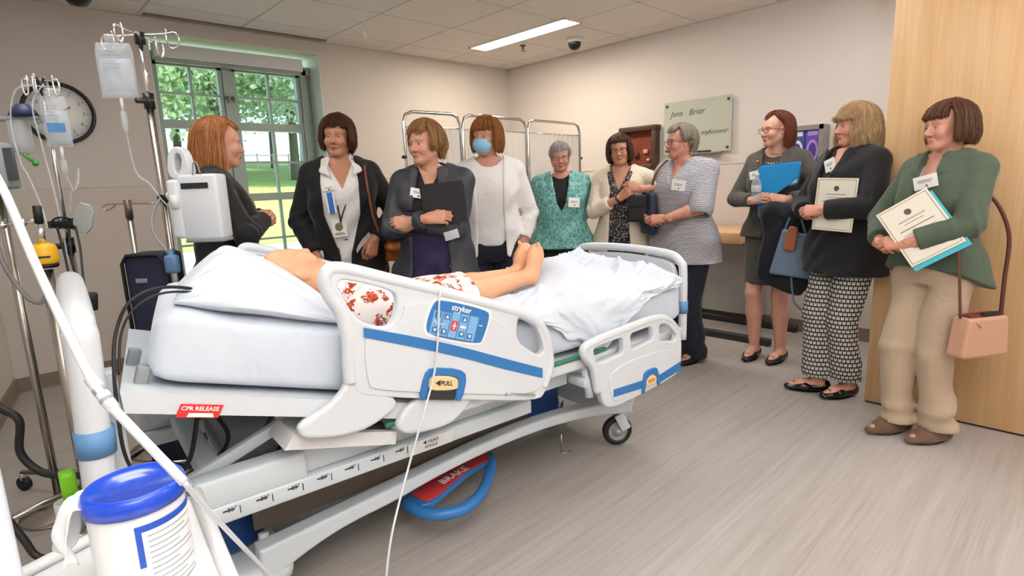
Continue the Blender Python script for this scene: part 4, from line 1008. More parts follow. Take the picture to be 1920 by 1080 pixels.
def iv_bag(label, c, w, h_, nrm, lab, chamber=.075):
    """clear bag: pinched pillow of film, fluid inside, port and drip chamber below"""
    t = thing('iv_bag', label, 'iv bag', c); c = Vector(c); n = Vector(nrm).normalized(); u = Vector((0, 0, 1)).cross(n).normalized(); up = Vector((0, 0, 1))
    def skin(grow, z0, z1, th):
        fr = []; bk = []
        for i in range(17):
            v = i/16; zz = z0+(z1-z0)*v; a = []; b_ = []
            for j in range(13):
                q = j/12*2-1; d = th*(1-abs(q)**3)*(max(0, 1-abs(2*v-1)**4))+.001+.002*math.sin(7*q+9*v)*(1-q*q)
                x = q*w/2*grow*(1-.12*(v > .85)*(v-.85)/.15); a.append(c+u*x+up*zz+n*d); b_.append(c+u*x+up*zz-n*d)
            fr.append(a); bk.append(b_[::-1])
        return MB().sheet(fr).sheet(bk)
    skin(1.0, -h_/2, h_/2, .026).build('bag_film', M_bag, t, True)
    skin(.90, -h_/2+.01, h_*.22, .020).build('fluid', M_fluid, t, True)
    MB().bevel_box(c+up*(h_/2+.012), (.05, .05, .03), .008).build('hanger_tab', M_bag, t, True)
    fm = frame_matrix(c-n*0+n*.0275+up*h_*.08, u, up)
    if lab == 'blue': link('bag_label', shape([[(-w*.30, -h_*.30), (w*.36, -h_*.30), (w*.36, -h_*.12), (-w*.30, -h_*.12)]], .001, .0002, 1, fm), t, mat('bag_label_blue', '4a86bd', .5), True)
    b = MB()
    for i in range(7): b.add([fm @ Vector((-w*.3, .004*i*3-.02, 0)), fm @ Vector((w*(.1+.05*(i % 3)), .012*i-.02, 0)), fm @ Vector((w*(.1+.05*(i % 3)), .012*i-.016, 0)), fm @ Vector((-w*.3, .012*i-.016, 0))], [(0, 1, 2, 3)])
    b.build('bag_print', mat('bag_print_grey', 'aab2bc', .5), t, True)['kind'] = 'stuff'
    z = c-up*(h_/2)
    MB().cyl(z, z-up*.05, .006, .006).build('outlet_port', M_white, t, True)
    MB().lathe([(.004, 0), (.011, -.008), (.011, -chamber), (.004, -chamber-.012), (.001, -chamber-.012)], z-up*.045, 14).build('drip_chamber', M_tubing, t, True)
    return z-up*(.06+chamber)
e1 = iv_bag('clear full IV fluid bag hanging from the tall pole by the window', (0.500, 2.740, 1.789), .128, .205, (-.45, -.9, 0), 'clear')
e2 = iv_bag('small IV bag with a blue label hanging in front of the clock', (.297, 2.862, 1.60), .085, .19, (-.3, -.95, 0), 'blue', .05)
def cable(name, label, cat, pts, r, m, n=8, sub=8, group=None):
    o = MB().tube(spline(pts, n), r, sub).build(name, m); return props(o, label, cat, group)
cable('drip_line', 'clear drip tubing running down from the full bag beside the window', 'tubing', [e1, e1+Vector((.01, -.01, -.15)), (0.539, 2.668, 1.351), (0.564, 2.616, 1.283), (0.598, 2.565, 1.232)], .0028, M_tubing)
for i, (lab, pts) in enumerate((('clear tubing looping left from the short pole over the clock', [(.285, 2.87, 1.73), (.20, 2.90, 1.72), (.165, 2.92, 1.60), (.17, 2.90, 1.45), (.18, 2.84, 1.40), (.20, 2.80, 1.28), (.205, 2.78, 1.20)]),
    ('clear tubing hanging straight down the short pole to the yellow regulator', [(.28, 2.87, 1.74), (.235, 2.88, 1.66), (.24, 2.86, 1.5), (.25, 2.83, 1.30), (.25, 2.8, 1.1), (.24, 2.76, .95)]),
    ('clear tubing drooping under the blue-labelled bag', [e2, e2+Vector((.02, 0, -.06)), (.335, 2.83, 1.42), (.325, 2.82, 1.36), (.30, 2.84, 1.32), (.29, 2.86, 1.25)]))):
    cable('drip_line', lab, 'tubing', pts, .003, M_tubing)
t = thing('tube_clamp', 'small bright green clamp on the tubing beside the clock', 'clamp', (.198, 2.83, 1.45))
MB().bevel_box((.19, 2.838, 1.462), (.012, .012, .035), .003, rot=Matrix.Rotation(-.7, 3, 'Y')).ball((.208, 2.822, 1.440), .011).build('clamp_body', mat('bright_green_plastic', '1f8a34', .35), t, True)
# feeding-bottle arm and monitor edge at the far left
t = thing('equipment_arm', 'grey horizontal support bar with a navy cap in front of the clock', 'arm', (.14, 3.0, 1.6))
MB().bevel_box((.19, 2.975, 1.618), (.16, .02, .016), .005, rot=Matrix.Rotation(-.74, 3, 'Z')).bevel_box((.262, 2.908, 1.612), (.02, .03, .03), .004).build('support_bar', M_grey, t, True)
MB().lathe([(.001, .045), (.02, .042), (.038, .022), (.05, .0), (.001, 0)], (.21, 2.956, 1.628), 20).build('navy_cap', mat('navy_cap_plastic', '1f2a56', .5), t, True)
MB().lathe([(.036, 0), (.036, -.09), (.030, -.12), (.012, -.128), (.012, 0)], (.19, 2.97, 1.61), 20).build('clear_cup', M_tubing, t, True)
t = thing('patient_monitor', 'grey medical monitor cut by the left edge of the photo', 'monitor', (.09, 2.92, 1.43))
MB().bevel_box((.085, 2.93, 1.435), (.13, .10, .17), .012, rot=Matrix.Rotation(-.5, 3, 'Z')).build('monitor_case', M_grey, t, True)
MB().bevel_box((.11, 2.876, 1.44), (.10, .01, .12), .004, rot=Matrix.Rotation(-.5, 3, 'Z')).build('monitor_screen', mat('screen_dark', '3f4a4c', .2), t, True)
MB().cyl((.09, 2.95, .02), (.09, 2.95, 1.36), .015).lathe([(.001, .025), (.14, .012), (.145, 0), (.001, 0)], (.09, 2.95, 0), 24).build('monitor_stand', M_steel, t, True)
# gas cylinder regulator: chrome post, yellow knob
t = thing('oxygen_regulator', 'chrome gas post topped by a yellow flow knob with black handle', 'regulator', (.166, 2.585, 0))
MB().cyl((.164, 2.587, .02), (.166, 2.585, 1.06), .020, n=18).lathe([(.001, .03), (.12, .014), (.125, 0), (.001, 0)], (.164, 2.587, 0), 24).build('gas_post', M_steel, t, True)
MB().lathe([(.001, 0), (.036, 0), (.040, .006), (.040, .012), (.001, .012)], (.166, 2.585, 1.068), 28).build('knob_base', M_blackplastic, t, True)
MB().lathe([(.030, 0), (.041, .004), (.0425, .02), (.041, .055), (.036, .068), (.02, .074), (.001, .074)], (.166, 2.585, 1.080), 30).build('yellow_knob', mat('safety_yellow', 'e8b31c', .4), t, True)
MB().box((.158, 2.5425, 1.108), (.045, .003, .007), Matrix.Rotation(-.1, 3, 'Z')).build('knob_print', M_print_dark, t, True)
MB().cyl((.167, 2.584, 1.15), (.170, 2.581, 1.225), .012).build('chrome_stem', M_chrome, t, True); MB().cyl((.170, 2.581, 1.225), (.172, 2.579, 1.285), .0135).build('black_grip', M_black, t, True)
MB().tube([(.175, 2.58, 1.235), (.12, 2.63, 1.228), (.06, 2.69, 1.22)], .006, 8).ball((.13, 2.62, 1.23), .013).ball((.075, 2.675, 1.222), .014).build('valve_arm', M_chrome, t, True)
t = thing('cable_clamp', 'black clamp block with knotted leads on the short pole', 'clamp', (.25, 2.78, 1.21))
MB().bevel_box((.258, 2.815, 1.208), (.11, .03, .028), .006, rot=Matrix.Rotation(-.74, 3, 'Z')).bevel_box((.275, 2.87, 1.208), (.04, .05, .04), .006, rot=Matrix.Rotation(-.74, 3, 'Z')).build('clamp_block', M_blackplastic, t, True)
for k in range(4):
    a = k*.8; MB().tube(spline([(.25+.03*math.cos(a+i*1.05), 2.80-.03*math.sin(a+i*1.05), 1.215+.022*math.sin(i*1.05+a)) for i in range(7)], 4), .0035, 6).build('lead_loop', M_black, t, True)
t = thing('tablet_panel', 'tilted light grey display panel clamped to the short pole', 'screen', (.315, 2.72, 1.23))
tm = frame_matrix((.314, 2.722, 1.229), (.066, -.05, -.03), (-.06, .02, .20)); link('panel', shape([chaikin([(-.034, -.058), (.034, -.058), (.034, .058), (-.034, .058)], 1)], .012, .003, 2, tm), t, mat('panel_pale_grey', 'a9b2b1', .3), True)
MB().tube([(.314, 2.725, 1.22), (.29, 2.76, 1.19), (.27, 2.80, 1.20)], .008, 8).build('panel_bracket', M_blackplastic, t, True)
t = thing('power_adapter', 'black power adapter hanging on its cable beside the headboard', 'adapter', (.26, 2.497, .94))
MB().bevel_box((.261, 2.497, .940), (.05, .035, .065), .006, rot=Matrix.Rotation(.12, 3, 'Y')).build('adapter_body', M_blackplastic, t, True)
MB().tube(spline([(.285, 2.74, 1.20), (.28, 2.66, 1.12), (.262, 2.55, 1.02), (.258, 2.50, .972)], 6), .004, 7).build('adapter_cable', M_black, t, True)
for lab, pts in (('black lead hanging down the short pole behind the headboard', [(.235, 2.80, 1.20), (.24, 2.76, 1.08), (.235, 2.72, .98), (.22, 2.70, .88)]), ('second black lead curling from the yellow regulator to the pole', [(.27, 2.79, 1.20), (.255, 2.72, 1.06), (.26, 2.70, .96), (.24, 2.68, .86)])):
    cable('power_lead', lab, 'cable', pts, .0042, M_black)
cable('suction_hose', 'thick grey hose looping down the wall at the left edge', 'hose', [(.05, 2.70, 1.20), (.06, 2.66, 1.08), (.10, 2.62, .97), (.135, 2.60, .945), (.16, 2.60, .99), (.165, 2.62, 1.04)], .0075, mat('hose_grey', '7c7a7c', .5))

# infusion pump on the tall pole
t = thing('feeding_pump', 'white boxy pump with a carrying handle clamped to the tall IV pole', 'pump', (0.650, 2.479, 1.257))
PR = Matrix.Rotation(-.76, 3, 'Z'); pc = Vector((0.648, 2.475, 1.253))
def pv(a, d, z): return pc+PR @ Vector((a, d, z))
MB().bevel_box(pv(.012, .04, .0), (.155, .09, .255), .012, rot=PR).build('pump_case', M_plastic, t, True)
MB().bevel_box(pv(-.082, .03, -.005), (.050, .085, .23), .014, rot=PR).build('pump_channel', M_plastic, t, True)
fm = frame_matrix(pv(-.062, .035, .168), PR @ Vector((1, 0, 0)), (0, 0, 1))
link('pump_handle', shape([chaikin([(-.045, -.06), (.05, -.06), (.042, .03), (.022, .066), (-.012, .066), (-.038, .03)], 2), chaikin([(-.012, -.035), (.004, -.035), (.02, .02), (.008, .046), (-.010, .03)], 2)], .05, .008, 2, fm), t, M_plastic, True)
MB().box(pv(.004, -.0065, .083), (.105, .004, .022), PR).build('pump_display', mat('pump_display_dark', '23262a', .2), t, True)
MB().tube(spline([pv(.0, .0, .125), pv(.012, -.005, .17), pv(.025, -.005, .165), pv(.03, 0, .125)], 5), .003, 7).build('pump_bail', M_grey, t, True)
MB().bevel_box(pv(.012, .04, -.131), (.150, .085, .014), .004, rot=PR).build('pump_foot', M_grey, t, True)
MB().cyl(pv(-.15, .16, .06), pv(-.06, .08, .06), .012).build('pole_clamp', M_blackplastic, t, True)
MB().cyl(pv(-.075, -.015, .0), pv(-.075, -.015, .05), .016, n=16).build('pump_rotor', M_white, t, True)
t = thing('clamp_knob', 'white star knob clamping the blue hose to the tall pole', 'clamp', (0.592, 2.651, 1.300))
MB().bevel_box((0.590, 2.655, 1.293), (.06, .05, .03), .008, rot=PR).build('clamp_block', M_blackplastic, t, True); MB().lathe([(.001, .02), (.016, .02), (.02, .01), (.02, 0), (.001, 0)], (0.598, 2.633, 1.300), 8, Matrix.Rotation(PI/2, 3, 'X')).build('star_knob', M_white, t, True)
cable('pump_hose', 'grey hose arching off the tall pole down to the blue connector', 'hose', [(0.564, 2.651, 1.291), (0.530, 2.651, 1.232), (0.522, 2.642, 1.155), (0.547, 2.616, 1.095), (0.560, 2.599, 1.061)], .006, mat('hose_pale', '9c9c9c', .5))
t = thing('hose_connector', 'blue plastic hose connector beside the tall pole', 'connector', (0.560, 2.591, 1.035))
MB().bevel_box((0.560, 2.591, 1.031), (.05, .04, .075), .012, rot=PR).lathe([(.012, .06), (.014, .03), (.018, .03)], (0.560, 2.591, 1.031), 12).build('connector_body', mat('steel_blue_plastic', '5a80a8', .4), t, True)
t = thing('navy_case', 'navy blue case with a black rim standing behind the head of the bed', 'case', (.575, 3.02, 0))
CR = Matrix.Rotation(-.72, 3, 'Z'); MB().bevel_box((.582, 3.03, .53), (.185, .16, 1.04), .02, rot=CR).build('case_body', mat('navy_fabric', '1d2340', .7), t, True)
b = MB(); q = Vector((.582, 3.03, .53))
b.tube([q+CR @ Vector(v) for v in ((-.093, -.084, -.5), (-.093, -.084, .48), (-.07, -.084, .515), (.07, -.084, .515), (.093, -.084, .48), (.093, -.084, -.5))], .008, 8); b.build('case_rim', M_black, t, True)
MB().bevel_box(q+CR @ Vector((-.02, -.082, .40)), (.05, .006, .02), .002, rot=CR).build('case_tag', M_grey, t, True)

# ================================================================== low left: hoses, green plug
cable('floor_hose', 'black hose curving down the left wall to the bed base', 'hose', [(-.06, 2.30, .74), (-.023, 2.215, .70), (.012, 2.18, .66), (.0, 2.19, .56), (.034, 2.161, .495), (.085, 2.113, .478), (.16, 2.03, .48)], .011, M_black, sub=10)
cable('floor_cable', 'black cable sagging behind the wipes tub to the headboard', 'cable', [(-.06, 1.70, .62), (-.026, 1.67, .53), (-.008, 1.653, .482), (.036, 1.611, .470), (.10, 1.55, .48)], .008, M_black)
t = thing('hose_socket', 'steel hose coupling with lime-green and pale grey sleeves beside the headboard', 'coupling', (.08, 1.85, .4))
MB().bevel_box((.080, 1.83, .560), (.035, .05, .075), .008).build('green_sleeve', mat('lime_plastic', '7fd321', .4), t, True)
MB().lathe([(.024, .0), (.027, .0), (.027, .085), (.022, .085), (.022, 0)], (.068, 1.80, .445), 20).build('grey_sleeve', mat('pale_grey_sleeve', 'cdd0d2', .4), t, True)
MB().cyl((.068, 1.80, .02), (.068, 1.80, .47), .020).bevel_box((.08, 1.78, .43), (.05, .04, .03), .008).lathe([(.001, .03), (.07, .02), (.075, 0), (.001, 0)], (.068, 1.80, 0), 20).build('coupling_stem', M_steel, t, True)

# ================================================================== foreground: white cart post, tray, wipes tub, cords
t = thing('utility_cart', 'white cart post and tray in the near left corner under the wipes tub', 'cart', (.06, .9, 0))
TZ = .80
trp = [(-.075, .945), (.175, 1.032), (.205, 1.02), (.176, .76), (.155, .55), (-.11, .60)]
link('tray', shape([trp], .03, .008, 2, Matrix.Translation((0, 0, TZ-.015))), t, M_white, True)
b = MB(); b.tube([(x*1.0, y, TZ+.006) for x, y in trp], .010, 8, closed=True); b.build('tray_rim', M_white, t, True)
MB().bevel_box((-.062, .842, .52), (.085, .06, 1.02), .012).build('cart_post', M_plastic, t, True)
MB().bevel_box((.03, .80, .05), (.34, .5, .05), .02).build('cart_base', M_plastic, t, True)
WC = Vector((.100, .838, TZ+.0015))
wt = thing('wipes_tub', 'white round tub of wipes with a bright blue lid standing on the cart tray', 'wipes container', WC)
lb_ = .118
MB().lathe([(.001, 0), (.052, 0), (.0545, .004), (.0545, lb_), (.053, lb_+.004)], WC, 48).build('tub', mat('tub_white', 'eceef0', .35), wt, True)
M_lid = mat('lid_blue', '0b45c8', .22, vary=.03, coat=.3)
MB().lathe([(.0555, lb_-.004), (.0585, lb_-.004), (.0590, lb_+.008), (.0575, lb_+.015), (.054, lb_+.019), (.051, lb_+.0195), (.049, lb_+.017), (.030, lb_+.019), (.026, lb_+.017), (.001, lb_+.018)], WC, 56).build('lid', M_lid, wt, True)
fa = -.85                                    # label faces to the right of the camera
MB().lathe([(.0552, .004), (.0556, .006), (.0556, .098), (.0552, .100)], WC, 26, a0=fa-.95, a1=fa+.75).build('tub_label', mat('label_white', 'f0f1f3', .4), wt, True)
b = MB(); b.lathe([(.0558, .092), (.0562, .093), (.0562, .1005), (.0558, .101)], WC, 26, a0=fa-.97, a1=fa+.75); b.lathe([(.0558, .045), (.0562, .046), (.0562, .1005), (.0558, .101)], WC, 4, a0=fa-.97, a1=fa-.85); b.build('label_border', mat('border_blue', '1c4fb8', .4), wt, True)
b = MB()
for i in range(11):
    z = .084-.0075*i; b.lathe([(.0560, z), (.0560, z+.0022)], WC, 12, a0=fa-.75, a1=fa-.75+(1.15, .9, 1.2, .7, 1.1, 1.2, .6, 1.0, 1.15, .8, 1.1)[i])
b.build('label_print', mat('label_print_grey', 'a9adb3', .5), wt, True)['kind'] = 'stuff'
# the wipe pulled out over the left of the rim
g = []
for i in range(25):
    u = i/24; row = []
    for j in range(19):
        v = j/18-.5; a = 2.75+v*(1.15-.3*u)+.25*u; r = .050+.032*math.sin(min(1, u*1.5)*PI*.5)+.010*u*math.sin(7*v+3*u)+.004*math.sin(17*v)*u
        z = WC.z+lb_+.012*math.sin(min(1, u*2.2)*PI)*1.0-.070*max(0, u-.25)**1.1+.008*math.sin(9*v+2)*u+.004*math.sin(21*v+6*u)*u
        row.append((WC.x+r*math.cos(a), WC.y+r*math.sin(a), z))
    g.append(row)
o = MB().sheet(g).build('wipe', mat('wipe_tissue', 'f1f2f4', .9), None); props(o, 'white wipe pulled out over the left rim of the tub', 'wipe')
md = o.modifiers.new('thickness', 'SOLIDIFY'); md.thickness = .0012
# taut white cord in the foreground with an inline connector
c1 = thing('foreground_cord', 'taut thick white cord crossing the lower left in front of the wipes tub', 'cord', (.05, .85, 1.1))
pts = [(.011, 1.059, 1.406), (.033, .956, 1.323), (.046, .889, 1.236), (.059, .822, 1.158), (.072, .768, 1.094), (.080, .747, 1.075), (.122, .653, .999)]
MB().tube(spline(pts, 5), .0050, 10).build('thick_cord', M_plastic, c1, True)
MB().tube(spline([(.122, .653, .999), (.145, .686, .946), (.232, .811, .758), (.32, .934, .564), (.36, .99, .40), (.34, 1.05, .1), (.30, 1.06, .006)], 5), .0030, 8).build('thin_cord', M_plastic, c1, True)
MB().tube([(.070, .775, 1.102), (.083, .742, 1.069)], .0068, 12).build('inline_connector', M_plastic, c1, True); MB().tube([(.0745, .764, 1.0905), (.0765, .759, 1.0855)], .0071, 12).tube([(.0785, .7535, 1.0802), (.0797, .7505, 1.0772)], .0071, 12).build('connector_band', M_grey, c1, True)
W = lambda s, z, c: tuple(bedw(s, c, z))
cable('call_cord', 'thin white cord draped over the near side rail and down to the floor', 'cord', [W(1.05, .93, .10), W(.985, .985, .05), W(.95, .994, .008), W(.906, .972, -.028), W(.887, .832, -.03), W(.863, .727, -.034), W(.796, .606, -.06), W(.725, .488, -.09), W(.632, .352, -.15), W(.585, .22, -.18), W(.55, .08, -.20), W(.50, .008, -.22), W(.40, .006, -.26)], .0033, M_plastic)
cable('mattress_cable', 'black cable lying over the head of the mattress and down past the headboard', 'cable', [W(.36, 1.02, .20), W(.27, 1.062, .17), W(.195, 1.077, .13), W(.135, 1.056, .11), (W(.10, .996, .10)), W(.082, .93, .05), W(.072, .81, .02), W(.075, .70, .03), W(.11, .58, .1)], .0042, M_black)
cable('mattress_cable', 'thinner black cable beside the first over the head of the mattress', 'cable', [W(.37, 1.01, .17), W(.28, 1.052, .14), W(.20, 1.066, .11), W(.14, 1.04, .095), W(.106, .985, .085), W(.088, .90, .05)], .003, M_black)
# ================================================================== people
TORSO = [(.80, .165, .112, 0, -.012), (.88, .176, .122, 0, -.014), (.95, .165, .117, 0, -.006), (1.04, .143, .108, 0, .002), (1.14, .146, .113, 0, .012), (1.22, .152, .122, 0, .016), (1.30, .160, .108, 0, .004), (1.355, .158, .086, 0, -.008), (1.395, .118, .066, 0, -.014), (1.425, .070, .056, 0, -.012)]
def skin_material(name, c):
    if name in MATS: return MATS[name]
    m = bpy.data.materials.new(name); MATS[name] = m; k = NT(m); v = k.obj()
    at = k.n('Attribute', attribute_name='tint')
    f = k.noise(v, 28, 4); f = k.math('ADD', k.math('MULTIPLY', f, .22), .89)
    mx = k.n('VectorMath', {0: at.outputs['Color'], 'Scale': f}, operation='SCALE'); k.color(mx.outputs[0])
    k.b.inputs['Roughness'].default_value = .48; k.b.inputs['Subsurface Weight'].default_value = .10; k.b.inputs['Subsurface Radius'].default_value = (.6, .25, .12); k.b.inputs['Subsurface Scale'].default_value = .008
    k.bump(k.noise(v, 420, 2), .10, .001); return m
def hair_material(name, a, b, c):
    m = bpy.data.materials.new(name); k = NT(m); v = k.obj((90, 90, 18))
    k.color(k.mix(k.noise(v, 1.0, 3), a, b)); k.b.inputs['Roughness'].default_value = .6; k.b.inputs['Specular IOR Level'].default_value = .2
    k.bump(k.noise(v, 1.0, 3), .4, .003); return m
def strand_material(name, a, b, c):
    m = bpy.data.materials.new(name); k = NT(m); hi = k.n('HairInfo')
    k.color(k.ramp(hi.outputs['Random'], [(.0, a), (.5, b), (1.0, c)])); k.b.inputs['Roughness'].default_value = .45; k.b.inputs['Specular IOR Level'].default_value = .35; return m
def fabric(name, color, weave=900, sheen=.15, rough=.85, vary=.08, vscale=12, crease=.45):
    """cloth: fine weave plus soft wrinkles as relief"""
    name = 'fabric_'+name
    if name in MATS: return MATS[name]
    m = mat(name, color, rough, vary=vary, vscale=vscale, sheen=sheen); k = NT.__new__(NT); k.t = m.node_tree; k.b = k.t.nodes['Principled BSDF']
    v = k.obj(); w = k.noise(k.obj((1, 1, 1.4)), 9, 4, .5, 1.1); b1 = k.n('Bump', {'Height': w, 'Strength': crease, 'Distance': .016})
    b2 = k.n('Bump', {'Height': k.noise(v, weave*.5, 2), 'Strength': .15, 'Distance': .001, 'Normal': b1.outputs[0]}); k.link(b2.outputs[0], k.b.inputs['Normal']); return m
def unit(v): v = np.array(v, float); return v/np.linalg.norm(v)
def rp(pts, r=.012, n=4):
    """polygon with rounded corners"""
    out = []; N = len(pts)
    for i in range(N):
        p, a, b = Vector(pts[i]), Vector(pts[i-1]), Vector(pts[(i+1) % N]); da, db = (a-p), (b-p); q = min(r, da.length*.45, db.length*.45); A = p+da.normalized()*q; B = p+db.normalized()*q
        for j in range(n+1): t = j/n; out.append(tuple((A*(1-t)+p*t)*(1-t)+(p*(1-t)+B*t)*t))
    return out
def upright(c, bearing, pitch=0.0, roll=0.0):
    """frame of a flat thing standing at c whose face looks along a compass bearing (0 = +Y, 90 = +X), leaned back by pitch and turned by roll"""
    b = math.radians(bearing); n = Vector((math.sin(b)*math.cos(pitch), math.cos(b)*math.cos(pitch), math.sin(pitch))); x = Vector((0, 0, 1)).cross(n).normalized(); y = n.cross(x)
    m = Matrix((x, y, n)).transposed().to_4x4(); m.translation = Vector(c); return m @ Matrix.Rotation(roll, 4, 'Z')
def hand_mesh(m, curl, thumb=.35, spread=.5):
    """hand along +Y, back +Z; m=+1 left (thumb at +X), -1 right"""
    F = Field((-.075, -.05, -.095), (.075, .20, .045), .0032)
    kx = [.027, .009, -.009, -.026]; ky = [.086, .091, .086, .077]; L = [(.038, .023, .019), (.043, .026, .020), (.039, .025, .019), (.030, .018, .017)]
    F.cap((0, -.04, -.002), (0, .012, -.002), .0245, .024, .01, flat=((0, 0, 1), .72))
    for i in range(4):
        K = np.array([m*kx[i], ky[i], .001-.004*(i == 3)]); F.cap((m*kx[i]*.62, .004, -.003), K, .0145, .0118, .012)
        a = 0.0; p = K; r = (.0092, .0088, .0088, .0078)[i]
        for j in range(3):
            a += math.radians(curl[j]*(1+.06*i)); d = np.array([m*kx[i]*spread*.9*math.cos(a)*2.0, math.cos(a), -math.sin(a)]); d = d/np.linalg.norm(d); q = p+d*L[i][j]
            F.cap(p, q, r, r*.90, .004); p = q; r *= .90
    t0 = np.array([m*.018, .018, -.010]); t1 = np.array([m*(.046-.018*thumb), .050, -.016-.020*thumb]); t2 = np.array([m*(.056-.040*thumb), .080, -.022-.026*thumb]); t3 = np.array([m*(.056-.058*thumb), .104, -.024-.024*thumb])
    F.cap(t0, t1, .0160, .0125, .014); F.cap(t1, t2, .0112, .0098, .005); F.cap(t2, t3, .0096, .0080, .004)
    v, q = F.mesh(); return relax(v, q, 1), q
CURL = {'relaxed': (22, 26, 16), 'hold': (38, 46, 28), 'clasp': (30, 52, 34), 'flat': (8, 12, 8), 'grip': (55, 60, 35)}

def head_mesh(f):
    """head in its own frame: eyes at z=0, chin -.112, crown +.118, face towards +Y"""
    w = f.get('w', 1.0); jaw = f.get('jaw', 1.0); nose = f.get('nose', 1.0); full = f.get('full', 1.0)
    F = Field((-.10, -.125, -.17), (.10, .145, .135), .0033)
    F.ell((0, -.014, .034), (.0735*w, .096, .084), .01); F.ell((0, .022, -.036), (.0585*w*full, .064, .078), .03)
    F.ell((0, .038, .038), (.058*w, .050, .048), .03)
    F.cap((0, .062, -.096), (0, .066, -.094), .019, .019, .022)
    for s in (-1, 1):
        F.cap((s*.052*w*jaw, -.004, -.052), (s*.018, .060, -.096), .021, .017, .026); F.ell((s*.037*w, .060, -.030), (.027*full, .028, .026), .026)
        F.cap((s*.043, .079, .023), (s*.015, .087, .0245), .0075, .0065, .016)
    for s in (-1, 1): F.ell((s*.0315, .098, -.001), (.021, .016, .0125), .012, 's')
    F.cap((0, .086, .012), (0, .104*1, -.030), .0075, .0115*nose, .012); F.ell((0, .109, -.0335), (.0115*nose, .010, .0095), .008)
    for s in (-1, 1): F.ell((s*.0125*nose, .096, -.0375), (.0085, .0095, .0075), .006); F.ell((s*.0065, .107, -.0435), (.0035, .005, .0025), .002, 's')
    F.cap((-.0205, .0825, -.0640), (0, .0935, -.0628), .0050, .0066, .006); F.cap((.0205, .0825, -.0640), (0, .0935, -.0628), .0050, .0066, .006)
    F.cap((-.018, .0825, -.0700), (0, .0850, -.0745), .0055, .0066, .006); F.cap((.018, .0825, -.0700), (0, .0850, -.0745), .0055, .0066, .006); F.cap((0, .0865, -.0745), (0, .0865, -.0745), .0075, .0075, .008)
    F.cap((-.022, .0885, -.0670), (0, .0915, -.0690), .0014, .0016, .003, 's'); F.cap((.022, .0885, -.0670), (0, .0915, -.0690), .0014, .0016, .003, 's')
    for s in (-1, 1): F.cap((s*.019, .0945, -.040), (s*.031, .0835, -.066), .0022, .0018, .008, 's')
    # eyelids over the sockets, slit left open for the eyeball
    for s in (-1, 1):
        F.ell((s*.0315, .0735, .0), (.0148, .0148, .0140), .004)
        F.ell((s*.0315, .0895, -.0005), (.0125, .0100, .0035), .0015, 's')
    for s in (-1, 1):
        R = Matrix.Rotation(s*-.35, 3, 'Z'); F.ell((s*.0745*w, -.006, -.010), (.009, .019, .031), .006, R=np.array(R)); F.ell((s*.081*w, -.001, -.006), (.005, .010, .018), .003, 's', R=np.array(R))
    F.cap((0, -.028, -.05), (0, -.022, -.165), .055*f.get('neck', 1), .053*f.get('neck', 1), .03)
    v, q = F.mesh(); v = relax(v, q, 1)
    x, y, z = v[:, 0], v[:, 1], v[:, 2]; base = np.array(lin(f['skin'])); c = np.tile(base, (len(v), 1))
    def blend(mask, col, amt): c[:] = c+(np.array(lin(col))-c)*(np.clip(mask, 0, 1)*amt)[:, None]
    g = lambda cx, cy, cz, sx, sy, sz: np.exp(-(((x-cx)/sx)**2+((y-cy)/sy)**2+((z-cz)/sz)**2))
    for s in (-1, 1): blend(g(s*.040, .07, -.034, .022, .03, .018), f.get('blush', 'cf7f6c'), .45)
    blend(g(0, .11, -.036, .016, .02, .014), f.get('blush', 'cf7f6c'), .35)
    lip = np.clip(1.5-((x/.0225)**2+((z+.0685)/.0105)**2)*1.2, 0, 1)*(y > .07); blend(lip, f.get('lips', 'a8524e'), .75)
    blend(np.exp(-((z+.0686)/.0018)**2)*(np.abs(x) < .02)*(y > .075), '5a2a28', .7)
    for s in (-1, 1):
        u = (x*s-.012)/.036; zb = .0250+.0050*np.sin(np.clip(u, 0, 1)*PI*.85)-.002*u; bm = np.exp(-((z-zb)/.0026)**2)*(u > 0)*(u < 1)*(y > .05); blend(bm, f.get('brow', '6b4a35'), .62)
        sl = np.exp(-((z-.0045+.5*(x*s-.0315)**2*18)/.0016)**2)*(np.abs(x*s-.0315) < .0135)*(y > .07); blend(sl, '4a3028', .7)
    return v, q, c
def eye_parts(parent, f, M):
    for s in (-1, 1):
        ga = f.get('gaze', 0.0); c = Vector((s*.0315, .0735, -.0004)); R = Matrix.Rotation(-ga, 3, 'Z')
        b = MB(); b.ball(c, .0128, 14); b.lathe([(.0001, .01295), (.0026, .0127)], c, 14, R @ Matrix.Rotation(-PI/2, 3, 'X'), 2); b.lathe([(.0024, .0129), (.0058, .0117)], c, 16, R @ Matrix.Rotation(-PI/2, 3, 'X'), 1)
        me = b.mesh('eye'); me.transform(M); link('eye', me, parent, [mat('eye_white', 'e4ddd6', .2), mat('iris_'+f.get('iris', '5a6b70'), f.get('iris', '5a6b70'), .2), mat('pupil', '0a0a0a', .1)])
